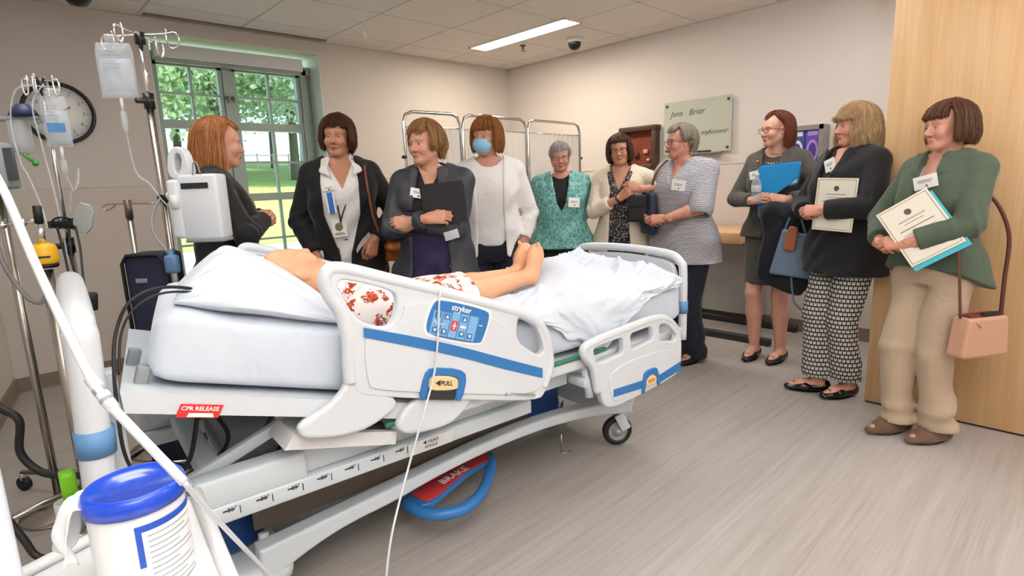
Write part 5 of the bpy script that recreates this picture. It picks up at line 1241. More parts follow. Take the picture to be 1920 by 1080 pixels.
def strand_path(hs, rnd, ph, lk, r_out, npts=12):
    """one strand (or lock): from the parting over the skull, then hanging; lk holds the shared jitter of its lock"""
    rx, ry, rz_ = [a*b for a, b in zip((.0835, .104, .097), hs.get('vol', (1, 1, 1)))]; c0 = (0, -.017, .030)
    a = abs(ph); sg = 1 if ph >= 0 else -1; fr = math.radians(hs.get('fringe', 50)); front = a < fr
    side = math.radians(58) < a < math.radians(116); px = hs.get('part', .02)
    zb = hs['z']+lk[0]*hs.get('ragged', .010)
    tie = math.radians(hs.get('back', hs.get('fringe', 50)+9)); pe = ph
    if front: zb = hs.get('bang', .04)+lk[0]*.007; pe = ph+hs.get('side_sweep', 0)*(1-(a/fr)**2)
    else:
        if a < tie: pe = sg*(tie+.10*lk[1])
        if hs.get('ears') is not None and abs(pe) < math.radians(118): zb = hs['ears']+lk[0]*.008
    jit = r_out*(1+.022*lk[2]); P = []
    for j in range(9):
        t = j/8; el = PI/2*(1-t)**.85; ce = math.cos(el); f = ph+(pe-ph)*t**1.15; b = (1-t)**6
        x = c0[0]+rx*ce*math.sin(f)*jit; y = c0[1]+ry*ce*math.cos(f)*jit; z = c0[2]+rz_*math.sin(el)*jit
        P.append((x*(1-b)+px*b, y*(1-b)-.012*b, z))
    Q = [p for p in P if p[2] > zb+.003] or [P[0], P[1]]
    l = Q[-1]; w = hs.get('wave', 0.0)
    if zb < l[2]-.008:
        n = max(2, int((l[2]-zb)/.022)); ci = hs.get('curl', -.10); fl_ = hs.get('flare', .04)
        for j in range(1, n+1):
            u = j/n; k = 1+fl_*math.sin(u*PI*.8)+ci*u*u
            Q.append((l[0]*k+w*math.sin(9*u+lk[3]), (l[1]-c0[1])*k+c0[1]+w*.7*math.cos(8*u+1.7*lk[3]), l[2]+(zb-l[2])*u))
    elif len(Q) >= 2:      # end exactly at the hem of the fringe
        p, q = Q[-1], P[min(len(Q), 8)]
        if p[2]-q[2] > 1e-4: t = max(0, min(1, (p[2]-zb)/(p[2]-q[2]))); Q.append(tuple(a_+(b_-a_)*t for a_, b_ in zip(p, q)))
    if w > .005: Q = [Q[0]]+[(x+w*.7*math.sin(31*z+2*lk[3]+j), y+w*.7*math.cos(27*z+lk[3]*3), z+w*.3*math.sin(40*x+lk[3])) for j, (x, y, z) in enumerate(Q[1:])]
    return Q
def hair_locks(hs, seed):
    rnd = random.Random(seed); N = hs.get('n', 90)
    return rnd, [(-PI+2*PI*(i+rnd.random()*.8)/N, (rnd.uniform(-1, 1), rnd.uniform(-1, 1), rnd.uniform(-1, 1), rnd.random()*6.3)) for i in range(N)]
def hair_mesh(hs, seed):
    rx, ry, rz_ = [a*b for a, b in zip((.0835, .104, .097), hs.get('vol', (1, 1, 1)))]; c0 = np.array([0, -.017, .030])
    F = Field((-.15, -.165, min(hs['z'], -.08)-.05), (.15, .15, .175), .0045)
    F.ell(c0, (rx*.97, ry*.97, rz_*.97), .01)
    F.ell((0, .115, -.045), (.066, .085, .092), .012, 's'); F.put(lambda x, y, z: np.maximum(z+.045+.25*np.abs(x), -.04-y)+0*x, (-.15, -.04, -.2), (.15, .15, .0), .01, 's')
    F.cut(lambda x, y, z: -(z+.075)+0*x+0*y, .01)
    if hs.get('ears', -1) > -.03:
        for sd in (1, -1): F.ell((sd*.09, .012, -.03), (.05, .05, .06), .01, 's')
    fr = math.radians(hs.get('fringe', 50)); tie = math.radians(hs.get('back', hs.get('fringe', 50)+9)); bang = hs.get('bang', .04)
    def temple(x, y, z):       # keep forehead and temples free where no hair falls
        az = np.abs(np.arctan2(x, y+.017))+0*z; el = np.arcsin(np.clip((z-.03)/rz_, -1, 1)); t = np.clip(1-np.clip(el/(PI/2), 0, 1)**(1/.85), 0, 1)
        return np.maximum((az-(fr+(tie-fr)*t**1.15)+.05)*.09, np.minimum((fr-az)*.09, z-bang))
    F.put(temple, (-.15, -.1, -.2), (.15, .15, .17), .006, 's')
    rnd, locks = hair_locks(hs, seed); r0 = hs.get('lock', .0095)
    for ph, lk in locks:
        P = strand_path(hs, rnd, ph, lk, 1.0); n = len(P)
        for j in range(n-1):
            ra = r0*(.8+.3*math.sin(PI*min(1, j/(n-1)+.1))); rb = r0*(.8+.3*math.sin(PI*min(1, (j+1)/(n-1)+.05))) if j < n-2 else r0*.45
            F.cap(P[j], P[j+1], ra, rb, .0035)
    v, q = F.mesh(); return relax(v, q, 1), q
def hair_strands(hs, seed, N=6500, K=13):
    rnd, locks = hair_locks(hs, seed); out = np.zeros((N, K, 3), np.float32)
    for i in range(N):
        ph, lk = locks[rnd.randrange(len(locks))]; g = rnd.gauss
        P = np.array(strand_path(hs, rnd, max(-PI, min(PI, ph+g(0, .042))), (lk[0]+g(0, .7), lk[1]+g(0, .5), lk[2]+g(0, .7), lk[3]+g(0, .2)), 1.0+rnd.triangular(.03, .16, .075)))
        d = np.concatenate([[0], np.cumsum(np.linalg.norm(np.diff(P, axis=0), axis=1))]); t0 = rnd.random()**1.5*.55
        tt = np.linspace(t0, 1.0 if rnd.random() > .25 else rnd.uniform(.8, 1.03), K)*d[-1]
        S = np.stack([np.interp(tt, d, P[:, c]) for c in range(3)], 1); S[1:-1] = S[1:-1]*.5+(S[:-2]+S[2:])*.25
        S += np.cumsum(np.array([[g(0, .0008) for _ in range(3)] for _ in range(K)]), 0); out[i] = S
    return out
def limb(S, W, pole, L1, L2):
    S, W, pole = [np.array(a, float) for a in (S, W, pole)]; d = W-S; D = np.linalg.norm(d)
    if D > (L1+L2)*.995: W = S+d/D*(L1+L2)*.995; d = W-S; D = np.linalg.norm(d)
    x = (L1*L1-L2*L2+D*D)/(2*D); h = math.sqrt(max(L1*L1-x*x, 1e-6)); n = d/D; pl_ = pole-n*(pole@n); pl_ = pl_/np.linalg.norm(pl_)
    return S+n*x+pl_*h, W

class Person:
    def __init__(s, label, x, y, face, height, **k):
        s.k = k; s.s = height/1.65; s.root = thing('person', label, 'person', (x, y, 0), -math.radians(face), k.get('group'))
        s.head_yaw = k.get('head', face)-face; b = k.get('build', 1.0); s.b = b; s.skin = k['f']['skin']
        s.sec = [(z, a*b, d*(b**1.25), cx, cy-(0.0 if z > 1.0 else 0)) for z, a, d, cx, cy in TORSO]
        s.sh = {1: np.array([.150*b**.5, -.014, 1.348]), -1: np.array([-.150*b**.5, -.014, 1.348])}      # +1 = her right
        s.arm = {}
        for sd, key in ((1, 'R'), (-1, 'L')):
            W, pole, f, n, c = k[key]; el, W = limb(s.sh[sd], W, pole, .275, .235); s.arm[sd] = (el, W, unit(f), unit(n), c)
        ft = k.get('feet') or ((.085, .0, 0), (-.085, .0, 0)); s.feet = ft; s.hip = {1: np.array([.088*b, -.012, .86]), -1: np.array([-.088*b, -.012, .86])}
        s.leg = {}
        for sd, fo in zip((1, -1), ft):
            an = np.array([fo[0], fo[1]-.03, .085]); kn, _ = limb(s.hip[sd], an, (0, 1, 0), .405, .385); s.leg[sd] = (kn, an, math.radians(fo[2]))
        hx, hy = k.get('head_off', (0, .012)); s.hc = Vector((hx, hy, 1.540)); s.HM = Matrix.Scale(s.s, 4) @ Matrix.Translation(s.hc) @ Matrix.Rotation(-math.radians(s.head_yaw), 4, 'Z') @ Matrix.Rotation(math.radians(k.get('nod', 0)), 4, 'X') @ Matrix.Rotation(math.radians(k.get('tilt', 0)), 4, 'Y') @ Matrix.Scale(k.get('hs', .885), 4)
        s.body(); s.make_hair()
    def field(s, z0, z1, h=.0078, arms=True):
        P = [np.array([.25*s.b, .17*s.b+.03, z0]), np.array([-.25*s.b, -.17*s.b-.03, z1])]
        if arms: P += [a for sd in (1, -1) for a in s.arm[sd][:2]]
        P = np.array(P); return Field((P[:, 0].min()-.09, P[:, 1].min()-.09, z0), (P[:, 0].max()+.09, P[:, 1].max()+.09, z1), h)
    def emit(s, F, name, m, parent=None, it=2):
        v, q = F.mesh(); v = relax(v, q, it)*s.s; return link(name, npmesh(v, q), parent or s.root, m)
    def body(s):
        k = s.k; F = s.field(.0, 1.47, .0085)
        F.loft(s.sec, .02, grow=-.004); hcv = np.array(s.hc)
        F.cap((0, -.016, 1.37), (hcv[0]*.8, hcv[1]-.026, 1.462), .055, .050, .03)
        for sd in (1, -1):
            el, W, f, n, c = s.arm[sd]; F.cap((sd*.075, -.016, 1.375), s.sh[sd], .046, .046, .03); F.cap(s.sh[sd], el, .045*s.b, .036*s.b, .02); F.cap(el, el+(W-el)*.35, .037*s.b, .036*s.b, .012); F.cap(el+(W-el)*.35, W, .036*s.b, .0245, .012)
            kn, an, yw = s.leg[sd]; F.cap(s.hip[sd], kn, .080*s.b, .052, .03); F.cap(kn, kn+(an-kn)*.35+np.array([0, -.008, 0]), .050, .054, .02); F.cap(kn+(an-kn)*.35+np.array([0, -.008, 0]), an, .054, .033, .02)
            d = np.array([math.sin(yw), math.cos(yw), 0]); F.cap(an+np.array([0, 0, -.03])-d*.02, an+np.array([0, 0, -.045])+d*.085, .036, .030, .02); F.cap(an+np.array([0, 0, -.045])+d*.085, an+np.array([0, 0, -.058])+d*.145, .031, .020, .02)
        F.cut(lambda x, y, z: .006-z+0*x+0*y, .004)
        v, q = F.mesh(); v = relax(v, q, 1); V = [v*s.s]; Q = [q]; base = np.array(lin(s.skin)); C = [np.tile(base, (len(v), 1))]
        hv, hq, hcol = head_mesh(k['f']); M = np.array(s.HM); hv = hv @ M[:3, :3].T+M[:3, 3]; V.append(hv); C.append(hcol); Q.append(hq)
        s.wr = {}
        for sd in (1, -1):
            el, W, f, n, c = s.arm[sd]
            if c is None: continue
            v, q = hand_mesh(-sd, CURL[c] if isinstance(c, str) else c, .35 if c != 'grip' else .8); v = v*.97
            n = unit(n-f*(n@f)); x = np.cross(f, n); R = np.stack([x, f, n], 1); v = (v @ R.T+W)*s.s
            col = np.tile(base*np.array([.98, .90, .88]), (len(v), 1)); V.append(v); Q.append(q); C.append(col); s.wr[sd] = (W, R)
        off = np.cumsum([0]+[len(v) for v in V[:-1]]); me = npmesh(np.concatenate(V), np.concatenate([q+o for q, o in zip(Q, off)]), colors=np.concatenate(C))
        s.bo = link('body', me, s.root, skin_material('skin', s.skin)); eye_parts(s.root, k['f'], s.HM)
    def make_hair(s):
        hs = s.k['hair']; seed = int(hs['c'][1], 16) % 997; v, q = hair_mesh(hs, seed); m = hair_material('hair_'+hs['c'][1], *hs['c'])
        me = npmesh(v, q); me.transform(s.HM); cap = link('hair', me, s.root, m)
        S = hair_strands(hs, seed); M = np.array(s.HM); N, K = S.shape[:2]; S = S.reshape(-1, 3) @ M[:3, :3].T+M[:3, 3]
        cv = bpy.data.hair_curves.new('hair_strands'); cv.add_curves([K]*N); cv.attributes['position'].data.foreach_set('vector', S.astype(np.float32).ravel())
        r = cv.attributes.get('radius') or cv.attributes.new('radius', 'FLOAT', 'POINT'); r.data.foreach_set('value', np.tile(np.array([.00062]*(K-4)+[.00058, .0005, .0004, .0002], np.float32), N))
        cv.materials.append(strand_material('strand_'+hs['c'][1], *hs['c'])); o = bpy.data.objects.new('hair_strands', cv); COL.objects.link(o); o.parent = cap; o['kind'] = 'stuff'
    # ------------------------------------------------ clothing
    def top(s, name, m, z0, g=.010, flare=.0, sleeve=None, gs=.010, opening=None, ox=0.0, neck=.062, v=None, lapel=None, fold=.006, z1=1.44, h=.0072, cuff=.0, arms=True, collar=False, shift=0.0, hem=None, k=.014, fold_freq=1.0, yneck=0.0, cout=0.0):
        """garment from the torso up: body, front cut, neckline, sleeves, hem"""
        F = s.field(z0-.03, z1+.03, h, arms and sleeve is not None); zz = [q for q in s.sec if q[0] > z0+.02]
        A, Bd, Cx, Cy = [np.interp(z0, [q[0] for q in s.sec], [q[i] for q in s.sec]) for i in (1, 2, 3, 4)]
        sec = [(z0-.02, max(A, zz[0][1])+flare, max(Bd, zz[0][2])+flare, Cx, Cy)]+[(z, a+flare*max(0, (1.05-z)/max(.05, 1.05-z0))*.8, b_+flare*max(0, (1.05-z)/max(.05, 1.05-z0))*.8, cx, cy) for z, a, b_, cx, cy in zz]
        # smoother waist for loose cuts
        F.loft(sec, .02, grow=g)
        for sd in (1, -1): F.cap((sd*.07, -.016, 1.372), s.sh[sd], .048+g, .046+gs, .03)
        fo = fold
        if fo: F.shift(lambda x, y, z: fo*np.sin(fold_freq*(26*z+9*x*np.sign(y+.001))+2.2*np.sin(17*x+7*z))*np.clip((1.32-z)/.1, 0, 1)+fo*.8*np.sin(fold_freq*30*x+6*np.sin(9*z))*np.clip((1.05-z)/.25, 0, 1))
        if opening:
            oz = [o[0] for o in opening][::-1]; ow = [o[1] for o in opening][::-1]; oz, ow = zip(*sorted(zip(oz, ow)))
            F.put(lambda x, y, z: np.maximum(np.maximum(np.abs(x-ox)-np.interp(z, oz, ow).astype(np.float32), .0-y), oz[0]-z), (-.3, 0, oz[0]), (.3, .4, 1.6), .006, 's')
        if lapel:
            for sd in (1, -1):
                pts = lapel; 
                for (xa, za), (xb, zb) in zip(pts[:-1], pts[1:]):
                    ya = np.interp(za, [q[0] for q in s.sec], [q[2]+q[4] for q in s.sec])*math.sqrt(max(.1, 1-(xa/.17)**2))+g+.004; yb = np.interp(zb, [q[0] for q in s.sec], [q[2]+q[4] for q in s.sec])*math.sqrt(max(.1, 1-(xb/.17)**2))+g+.006
                    F.cap((sd*xa+ox, ya, za), (sd*xb+ox, yb, zb), .030 if za > 1.2 else .024, .026 if zb > 1.2 else .008, .003, flat=((sd*.35, 1, .1), .26))
        if neck: F.cap((0, -.020+yneck, 1.375), (0, .012+yneck, 1.56), neck, neck+.02, .006, 's')
        if v:
            zb, w = v; F.put(lambda x, y, z: np.maximum(np.maximum((np.abs(x-ox)-w*np.clip((z-zb)/(1.42-zb), 0, 1.3))*.8, zb-z), -y), (-.2, 0, zb), (.2, .3, 1.6), .006, 's')
        if collar:
            C = Field((-.14, -.12, 1.27), (.14, .20, 1.47), .005)
            C.cap((0, -.022, 1.36), (0, -.012, 1.435), .076, .066, 0); C.cap((0, -.018, 1.36), (0, .0, 1.50), .062, .062, .003, 's')
            C.put(lambda x, y, z: np.maximum(np.abs(x)-.022-.5*np.clip(1.43-z, 0, .1), -y), (-.2, 0, 1.2), (.2, .3, 1.6), .004, 's'); C.cut(lambda x, y, z: np.maximum(z-1.438, 1.35-z)+0*x+0*y, .004)
            for sd in (1, -1): o_ = np.array([sd*.42, .78, .45])*cout; C.cap(np.array([sd*.066, .012, 1.412])+o_*.5, np.array([sd*.080, .098, 1.352])+o_, .024, .026, .006, flat=((sd*.42, .78, .45), .22)); C.cap(np.array([sd*.080, .098, 1.352])+o_, np.array([sd*.050, .124, 1.318])+o_, .025, .008, .006, flat=((sd*.42, .85, .3), .22))
            s.emit(C, 'collar', m, it=1)
        if sleeve:
            for sd in (1, -1):
                el, W = s.arm[sd][:2]; frac = sleeve
                S2 = Field
                if frac <= 1:   # ends on the upper arm
                    e = s.sh[sd]+(el-s.sh[sd])*frac; F.cap(s.sh[sd], e+(el-s.sh[sd])*.1, .046*s.b+gs, .043*s.b+gs+cuff, .022); d = unit(el-s.sh[sd]); cutp = e
                else:
                    F.cap(s.sh[sd], el, .046*s.b+gs, .039*s.b+gs, k); t = frac-1; e = el+(W-el)*t; F.cap(el, e+(W-el)*.08, .039*s.b+gs, .030+gs*.9+cuff, .010); d = unit(W-el); cutp = e
                    amp = .0060
                    F.shift(lambda x, y, z, el=el: amp*np.sin(95*((x-el[0])*d[0]+(y-el[1])*d[1]+(z-el[2])*d[2])+2*np.sin(40*(x+y)))*np.exp(-((x-el[0])**2+(y-el[1])**2+(z-el[2])**2)/.0075), el-.15, el+.15)
                F.put(lambda x, y, z, c=cutp, d=d: np.maximum(-((x-c[0])*d[0]+(y-c[1])*d[1]+(z-c[2])*d[2]), np.sqrt(np.maximum(((x-c[0])**2+(y-c[1])**2+(z-c[2])**2)-((x-c[0])*d[0]+(y-c[1])*d[1]+(z-c[2])*d[2])**2, 0))-.058), cutp-.12, cutp+.12, .003, 's')
        hm = hem or (lambda x, y: z0+0*x+0*y)
        F.cut(lambda x, y, z: hm(x, y)-z, .005)
        return s.emit(F, name, m)
    def trousers(s, m, g=.014, ankle=.10, flare=.0, h=.0085, fold=.004, z1=.99):
        F = s.field(max(.0, ankle-.03), z1+.03, h, False); F.loft([q for q in s.sec if q[0] < 1.06], .02, grow=.006)
        for sd in (1, -1):
            kn, an, yw = s.leg[sd]; F.cap(s.hip[sd]+np.array([0, 0, .0]), kn, .082*s.b+g, .056+g, .03); F.cap(kn, an+np.array([0, 0, -.03]), .056+g, .048+g+flare, .02)
        F.shift(lambda x, y, z: fold*np.sin(22*z+14*x+3*np.sin(11*y+5*z))+fold*.8*np.sin(60*z+9*y)*np.exp(-((z-.13)/.07)**2)+fold*.4*np.sin(48*z+12*x)*np.exp(-((z-.47)/.06)**2))
        F.cut(lambda x, y, z: np.maximum(ankle-z, z-z1)+0*x+0*y, .004); return s.emit(F, 'trousers', m)
    def shoes(s, m, kind='flat', trim=None):
        for sd in (1, -1):
            kn, an, yw = s.leg[sd]; d = np.array([math.sin(yw), math.cos(yw), 0]); r = np.array([d[1], -d[0], 0]); F = Field((an[0]-.13, an[1]-.13, -.01), (an[0]+.13, an[1]+.22, .14), .0055)
            P = lambda f, z, o=0: np.array([an[0], an[1], 0])+d*f+r*o+np.array([0, 0, z])
            up = (0, 0, 1)
            F.cap(P(-.035, .030), P(.07, .030), .038, .044, .02, flat=(up, .80)); F.cap(P(.07, .030), P(.150, .022), .044, .030, .02, flat=(up, .62)); F.cap(P(-.045, .045), P(-.030, .055), .032, .030, .015)
            if kind == 'loafer': F.cap(P(.02, .055), P(.10, .042), .040, .036, .02); F.cap(P(-.03, .06), P(.0, .068), .036, .036, .02)
            F.cut(lambda x, y, z: .004-z+0*x+0*y, .003)
            if kind == 'flat': F.ell(P(.030, .085), (.040, .040, .060), .006, 's'); F.cap(P(-.01, .085), P(.07, .080), .036, .033, .006, 's')
            else: F.cap(P(-.025, .11), P(.012, .11), .036, .036, .006, 's')
            o = s.emit(F, 'shoe', m, it=1)
            b = MB(); pts = []
            for i in range(28):
                a = 2*PI*i/28; l = .098; c_ = P(.052+math.cos(a)*l+.006*math.cos(a), .006, math.sin(a)*(.038+.006*math.cos(a)-.004*math.cos(2*a))); pts.append(c_*s.s)
            n_ = len(pts); b.add(pts+[Vector(p)+Vector((0, 0, -.004)) for p in pts], [tuple(range(n_)), tuple(range(2*n_-1, n_-1, -1))]+[(i, n_+i, n_+(i+1) % n_, (i+1) % n_) for i in range(n_)]); b.build('sole', trim or M_black, o)
            if kind == 'flat':
                MB().bevel_box(tuple(P(.118, .052)*s.s), (.030, .020, .010), .004, rot=Matrix.Rotation(-yw, 3, 'Z')).build('shoe_bow', m, o)
            elif kind == 'loafer':
                MB().bevel_box(tuple(P(.085, .076)*s.s), (.05, .022, .010), .004, rot=Matrix.Rotation(-yw, 3, 'Z')).bevel_box(tuple(P(.105, .072)*s.s), (.02, .03, .008), .003, rot=Matrix.Rotation(-yw, 3, 'Z')).build('tassel', m, o)
    def chest(s, x, z, g):
        """a point on the front of the clothed chest and the outward direction there"""
        a, b, cy = [np.interp(z, [q[0] for q in s.sec], [q[i] for q in s.sec]) for i in (1, 2, 4)]; a += g; b += g
        y = cy+b*(max(.02, 1-(abs(x)/a)**2.4))**(1/2.4); nx = abs(x/a)**1.4/a*math.copysign(1, x); ny = abs((y-cy)/b)**1.4/b; n = unit((nx, ny, .12))
        return np.array([x, y, z]), n
    def badge(s, x, z, g=.03, w=.085, h_=.055, roll=0.0, name='name_badge', lines=True, color='f2f2f0', thick=.0025):
        p, n = s.chest(x, z, g); M = frame_matrix(Vector(p*s.s)+Vector(n)*.003, Vector((0, 0, 1)).cross(Vector(n)), (0, 0, 1)) @ Matrix.Rotation(math.radians(roll), 4, 'Z')
        me = shape([[(-w/2, -h_/2), (w/2, -h_/2), (w/2, h_/2), (-w/2, h_/2)]], thick, .0006, 1, M); o = link(name, me, s.root, mat('badge_'+color, color, .45, vary=.01))
        if lines:
            b = MB()
            for (a0, a1, zc, t) in ((-.32, .30, .12, .028), (-.28, .24, -.02, .022)): b.add([M @ Vector((a0*w, zc*h_-t*h_, thick*.5+.0006)), M @ Vector((a1*w, zc*h_-t*h_, thick*.5+.0006)), M @ Vector((a1*w, zc*h_+t*h_, thick*.5+.0006)), M @ Vector((a0*w, zc*h_+t*h_, thick*.5+.0006))], [(0, 1, 2, 3)])
            e = [M @ Vector((.04*w+.005*math.cos(i*PI/6), -.30*h_+.006*math.sin(i*PI/6), thick*.5+.0006)) for i in range(12)]; b.add(e, [tuple(range(12))])
            b.build('badge_print', mat('badge_print', '6c6a66', .6), o)
        return o, M
    def tube(s, name, pts, r, m, n=6, parent=None): 
        o = MB().tube(spline([tuple(np.array(p)*s.s) for p in pts], n), r, 8).build(name, m, parent or s.root); return o
    def glasses(s, m, w=.050, h_=.036, round_=.4, y=.1015):
        o = thing_part('glasses', s.root); g = MB(); ln = MB()
        for sd in (1, -1):
            pts = []
            for i in range(20):
                a = 2*PI*i/20; cx = math.copysign(abs(math.cos(a))**(.6+round_*.4), math.cos(a)); cz = math.copysign(abs(math.sin(a))**(.6+round_*.4), math.sin(a)); pts.append(s.HM @ Vector((sd*.033+cx*w/2, y-.10*(cx*w/2*sd+.012)**2*60*.12, -.003+cz*h_/2)))
            g.tube(pts, .0016, 6, closed=True); ln.add(pts, [tuple(range(20))])
            g.tube([s.HM @ Vector(p) for p in ((sd*(.033+w/2), y-.006, .004), (sd*.073, y-.025, .004), (sd*.0795, .02, .003), (sd*.080, -.012, -.004))], .0016, 6)
        g.tube([s.HM @ Vector(p) for p in ((-.009, y, .002), (0, y+.006, .005), (.009, y, .002))], .0015, 6)
        g.build('glasses_frame', m, o)['kind'] = 'stuff'
        ln.build('lens', glass_mat('spectacle_lens', 'f2f4f6', .02), o)['kind'] = 'stuff'
    def world(s, p):
        """world position of a body-frame point"""
        return world_of(s.root) @ (Vector(p)*s.s)
    def wframe(s, p, x, y):
        R = world_of(s.root).to_3x3(); return frame_matrix(s.world(p), R @ Vector(x), R @ Vector(y))
def clasp(cx, cy, cz, w=.078):
    return dict(R=((cx+w, cy-.045, cz-.002), (.9, -.3, -.5), (-.85, .42, .05), (.38, .75, .45), 'clasp'), L=((cx-w, cy-.030, cz+.012), (-.9, -.3, -.5), (.86, .40, -.06), (-.30, .72, .55), 'clasp'))
SK = dict(fair='d9a48c', rosy='d59a84', tan='c08a6d', pale='dcae98', ruddy='c98672')
# --- 1: presenter in profile at the window
p = Person('woman with shoulder-length copper hair in black, in profile by the window', .865, 2.93, 103, 1.64, head=98, f=dict(skin='d09a80', brow='8a5a3a', lips='b0605a', nose=1.0), head_off=(0, .035), nod=-2,
    hair=dict(c=('7a4726', 'a3663a', 'c9925c'), z=-.185, bang=.085, fringe=20, back=90, part=.03, n=110, vol=(1.04, 1.05, 1.04), flare=.10, curl=-.02, ragged=.016), **clasp(.0, .225, 1.185))
M_blackknit = fabric('black_knit', '0c0c0e', vary=.12); M_navytop = fabric('navy_jersey', '15192a')
p.top('blouse', M_navytop, .92, g=.012, v=(1.22, .085), neck=.07)
p.top('cardigan', M_blackknit, .60, g=.022, flare=.03, sleeve=1.93, gs=.014, opening=[(.60, .05), (.95, .05), (1.2, .07), (1.42, .10)], neck=.075, fold=.007)
p.trousers(fabric('black_trouser', '121214'), ankle=.09); p.shoes(mat('black_leather', '0d0c0c', .3), 'flat')
for sd in (1, -1): p.tube('lanyard', [(sd*.05, -.03, 1.415), (sd*.062, .05, 1.375), (sd*.045, .128, 1.27), (sd*.012, .150, 1.10), (0, .148, 1.06)], .0045, fabric('teal_ribbon', '3f8f95'))
p.tube('scarf_edge', [(.07, -.02, 1.425), (.082, .055, 1.37), (.072, .125, 1.28), (.055, .145, 1.18)], .014, fabric('taupe_scarf', '8a7b69')); p.tube('scarf_edge', [(-.07, -.02, 1.425), (-.082, .055, 1.37), (-.072, .125, 1.28), (-.055, .145, 1.18)], .014, fabric('taupe_scarf', '8a7b69'))
# --- 2: black cardigan over white shirt
p = Person('dark-haired woman in a long black cardigan over a white shirt with blue ribbon badge', 1.61, 3.15, 206, 1.71, head=222, build=1.08, f=dict(skin='b98468', brow='4a2f22', lips='a25650', full=1.05, iris='4a3526'), tilt=-2,
    hair=dict(c=('2e180e', '4a2a18', '6b4027'), z=-.085, bang=.060, fringe=44, back=64, side_sweep=-.55, part=-.02, vol=(1.13, 1.06, 1.12), flare=.08, curl=-.16, ragged=.014, ears=-.068, wave=.006),
    R=((.17, .10, .90), (.7, -.6, 0), (0, .5, -.8), (.9, .3, 0), 'relaxed'), L=((-.150, .115, .965), (-.9, -.5, 0), (.30, .25, -.9), (-.35, .9, .1), 'hold'))
M_wshirt = fabric('white_shirt', 'e4e2df', vary=.05)
p.top('shirt', M_wshirt, .80, g=.010, v=(1.255, .075), neck=.066, collar=True, cout=.026, fold=.007)
p.top('cardigan', M_blackknit, .66, g=.026, flare=.035, sleeve=1.93, gs=.016, opening=[(.66, .012), (.90, .03), (1.12, .095), (1.30, .100), (1.45, .085)], ox=.012, neck=.074, fold=.008)
p.tube('cardigan_collar', [(.085, .085, 1.29), (.092, .035, 1.385), (.06, -.06, 1.425), (0, -.085, 1.432), (-.06, -.06, 1.425), (-.092, .035, 1.385), (-.085, .085, 1.29)], .013, M_blackknit)
p.trousers(fabric('black_trouser', '121214'), ankle=.08); p.shoes(mat('black_leather', '0d0c0c', .3), 'loafer')
p.tube('necklace', [(.055, .0, 1.418), (.045, .055, 1.375), (0, .092, 1.325), (-.045, .055, 1.375), (-.055, .0, 1.418)], .0035, mat('red_bead', 'b02a20', .3))
for sd in (1, -1): p.tube('lanyard', [(sd*.060, .0, 1.425), (sd*.066, .07, 1.365), (sd*.045, .128, 1.26), (.02+sd*.008, .150, 1.12), (.025, .150, 1.075)], .004, fabric('navy_ribbon', '22263c'))
o, M = p.badge(.035, 1.045, .022, .080, .098, 4, 'id_badge', False, 'eceae4'); me = shape([[(.022*math.cos(i*PI/10), .008+.024*math.sin(i*PI/10)) for i in range(20)]], .001, .0002, 1, M @ Matrix.Translation((0, 0, .0018))); link('badge_seal', me, o, mat('seal_bronze', '7b6a52', .5))
link('badge_print', shape([[(-.03, -.036), (.03, -.036), (.03, -.031), (-.03, -.031)], [(-.022, -.028), (.022, -.028), (.022, -.024), (-.022, -.024)]], .001, .0002, 1, M @ Matrix.Translation((0, 0, .0018))), o, mat('badge_print', '6c6a66', .6))
o, M = p.badge(.072, 1.265, .022, .07, .030, 8, 'name_badge', True); o, M = p.badge(.066, 1.185, .022, .046, .115, 5, 'award_ribbon', False, '2f6fc0'); link('ribbon_stripe', shape([[(-.023, -.057), (-.015, -.057), (-.015, .057), (-.023, .057)], [(.015, -.057), (.023, -.057), (.023, .057), (.015, .057)]], .001, .0002, 1, M @ Matrix.Translation((0, 0, .0018))), o, M_print_white)
p.tube('bag_strap', [(-.125, -.10, 1.36), (-.135, -.02, 1.412), (-.130, .085, 1.36), (-.135, .142, 1.24), (-.155, .145, 1.08), (-.20, .10, .95)], .0065, fabric('brown_strap', '8a4a26')); P2 = p
hb_ = thing('handbag', 'orange-brown leather handbag on the shoulder of the woman in the black cardigan', 'handbag', P2.world((-.262, .0, .93)))
F = Field((-.1, -.2, -.16), (.1, .2, .18), .007); F.loft([(-.13, .060, .135, 0, 0), (-.05, .066, .145, 0, 0), (.06, .045, .125, 0, 0), (.13, .018, .10, 0, 0)], .01, p=3); F.shift(lambda x, y, z: .004*np.sin(30*y+9*np.sin(14*z))); v, q = F.mesh(); me = npmesh(relax(v, q, 2), q); me.transform(P2.wframe((-.262, .0, .96), (1, 0, 0), (0, 1, 0))); M_brownbag = mat('tan_leather', 'a2571f', .42, vary=.15, vscale=14)
link('bag_body', me, hb_, M_brownbag, True); MB().tube(spline([P2.world((-.262, -.08, 1.07)), P2.world((-.255, -.04, 1.17)), P2.world((-.252, .04, 1.17)), P2.world((-.262, .08, 1.07))], 6), .007, 8).build('bag_handle', M_brownbag, hb_, True)
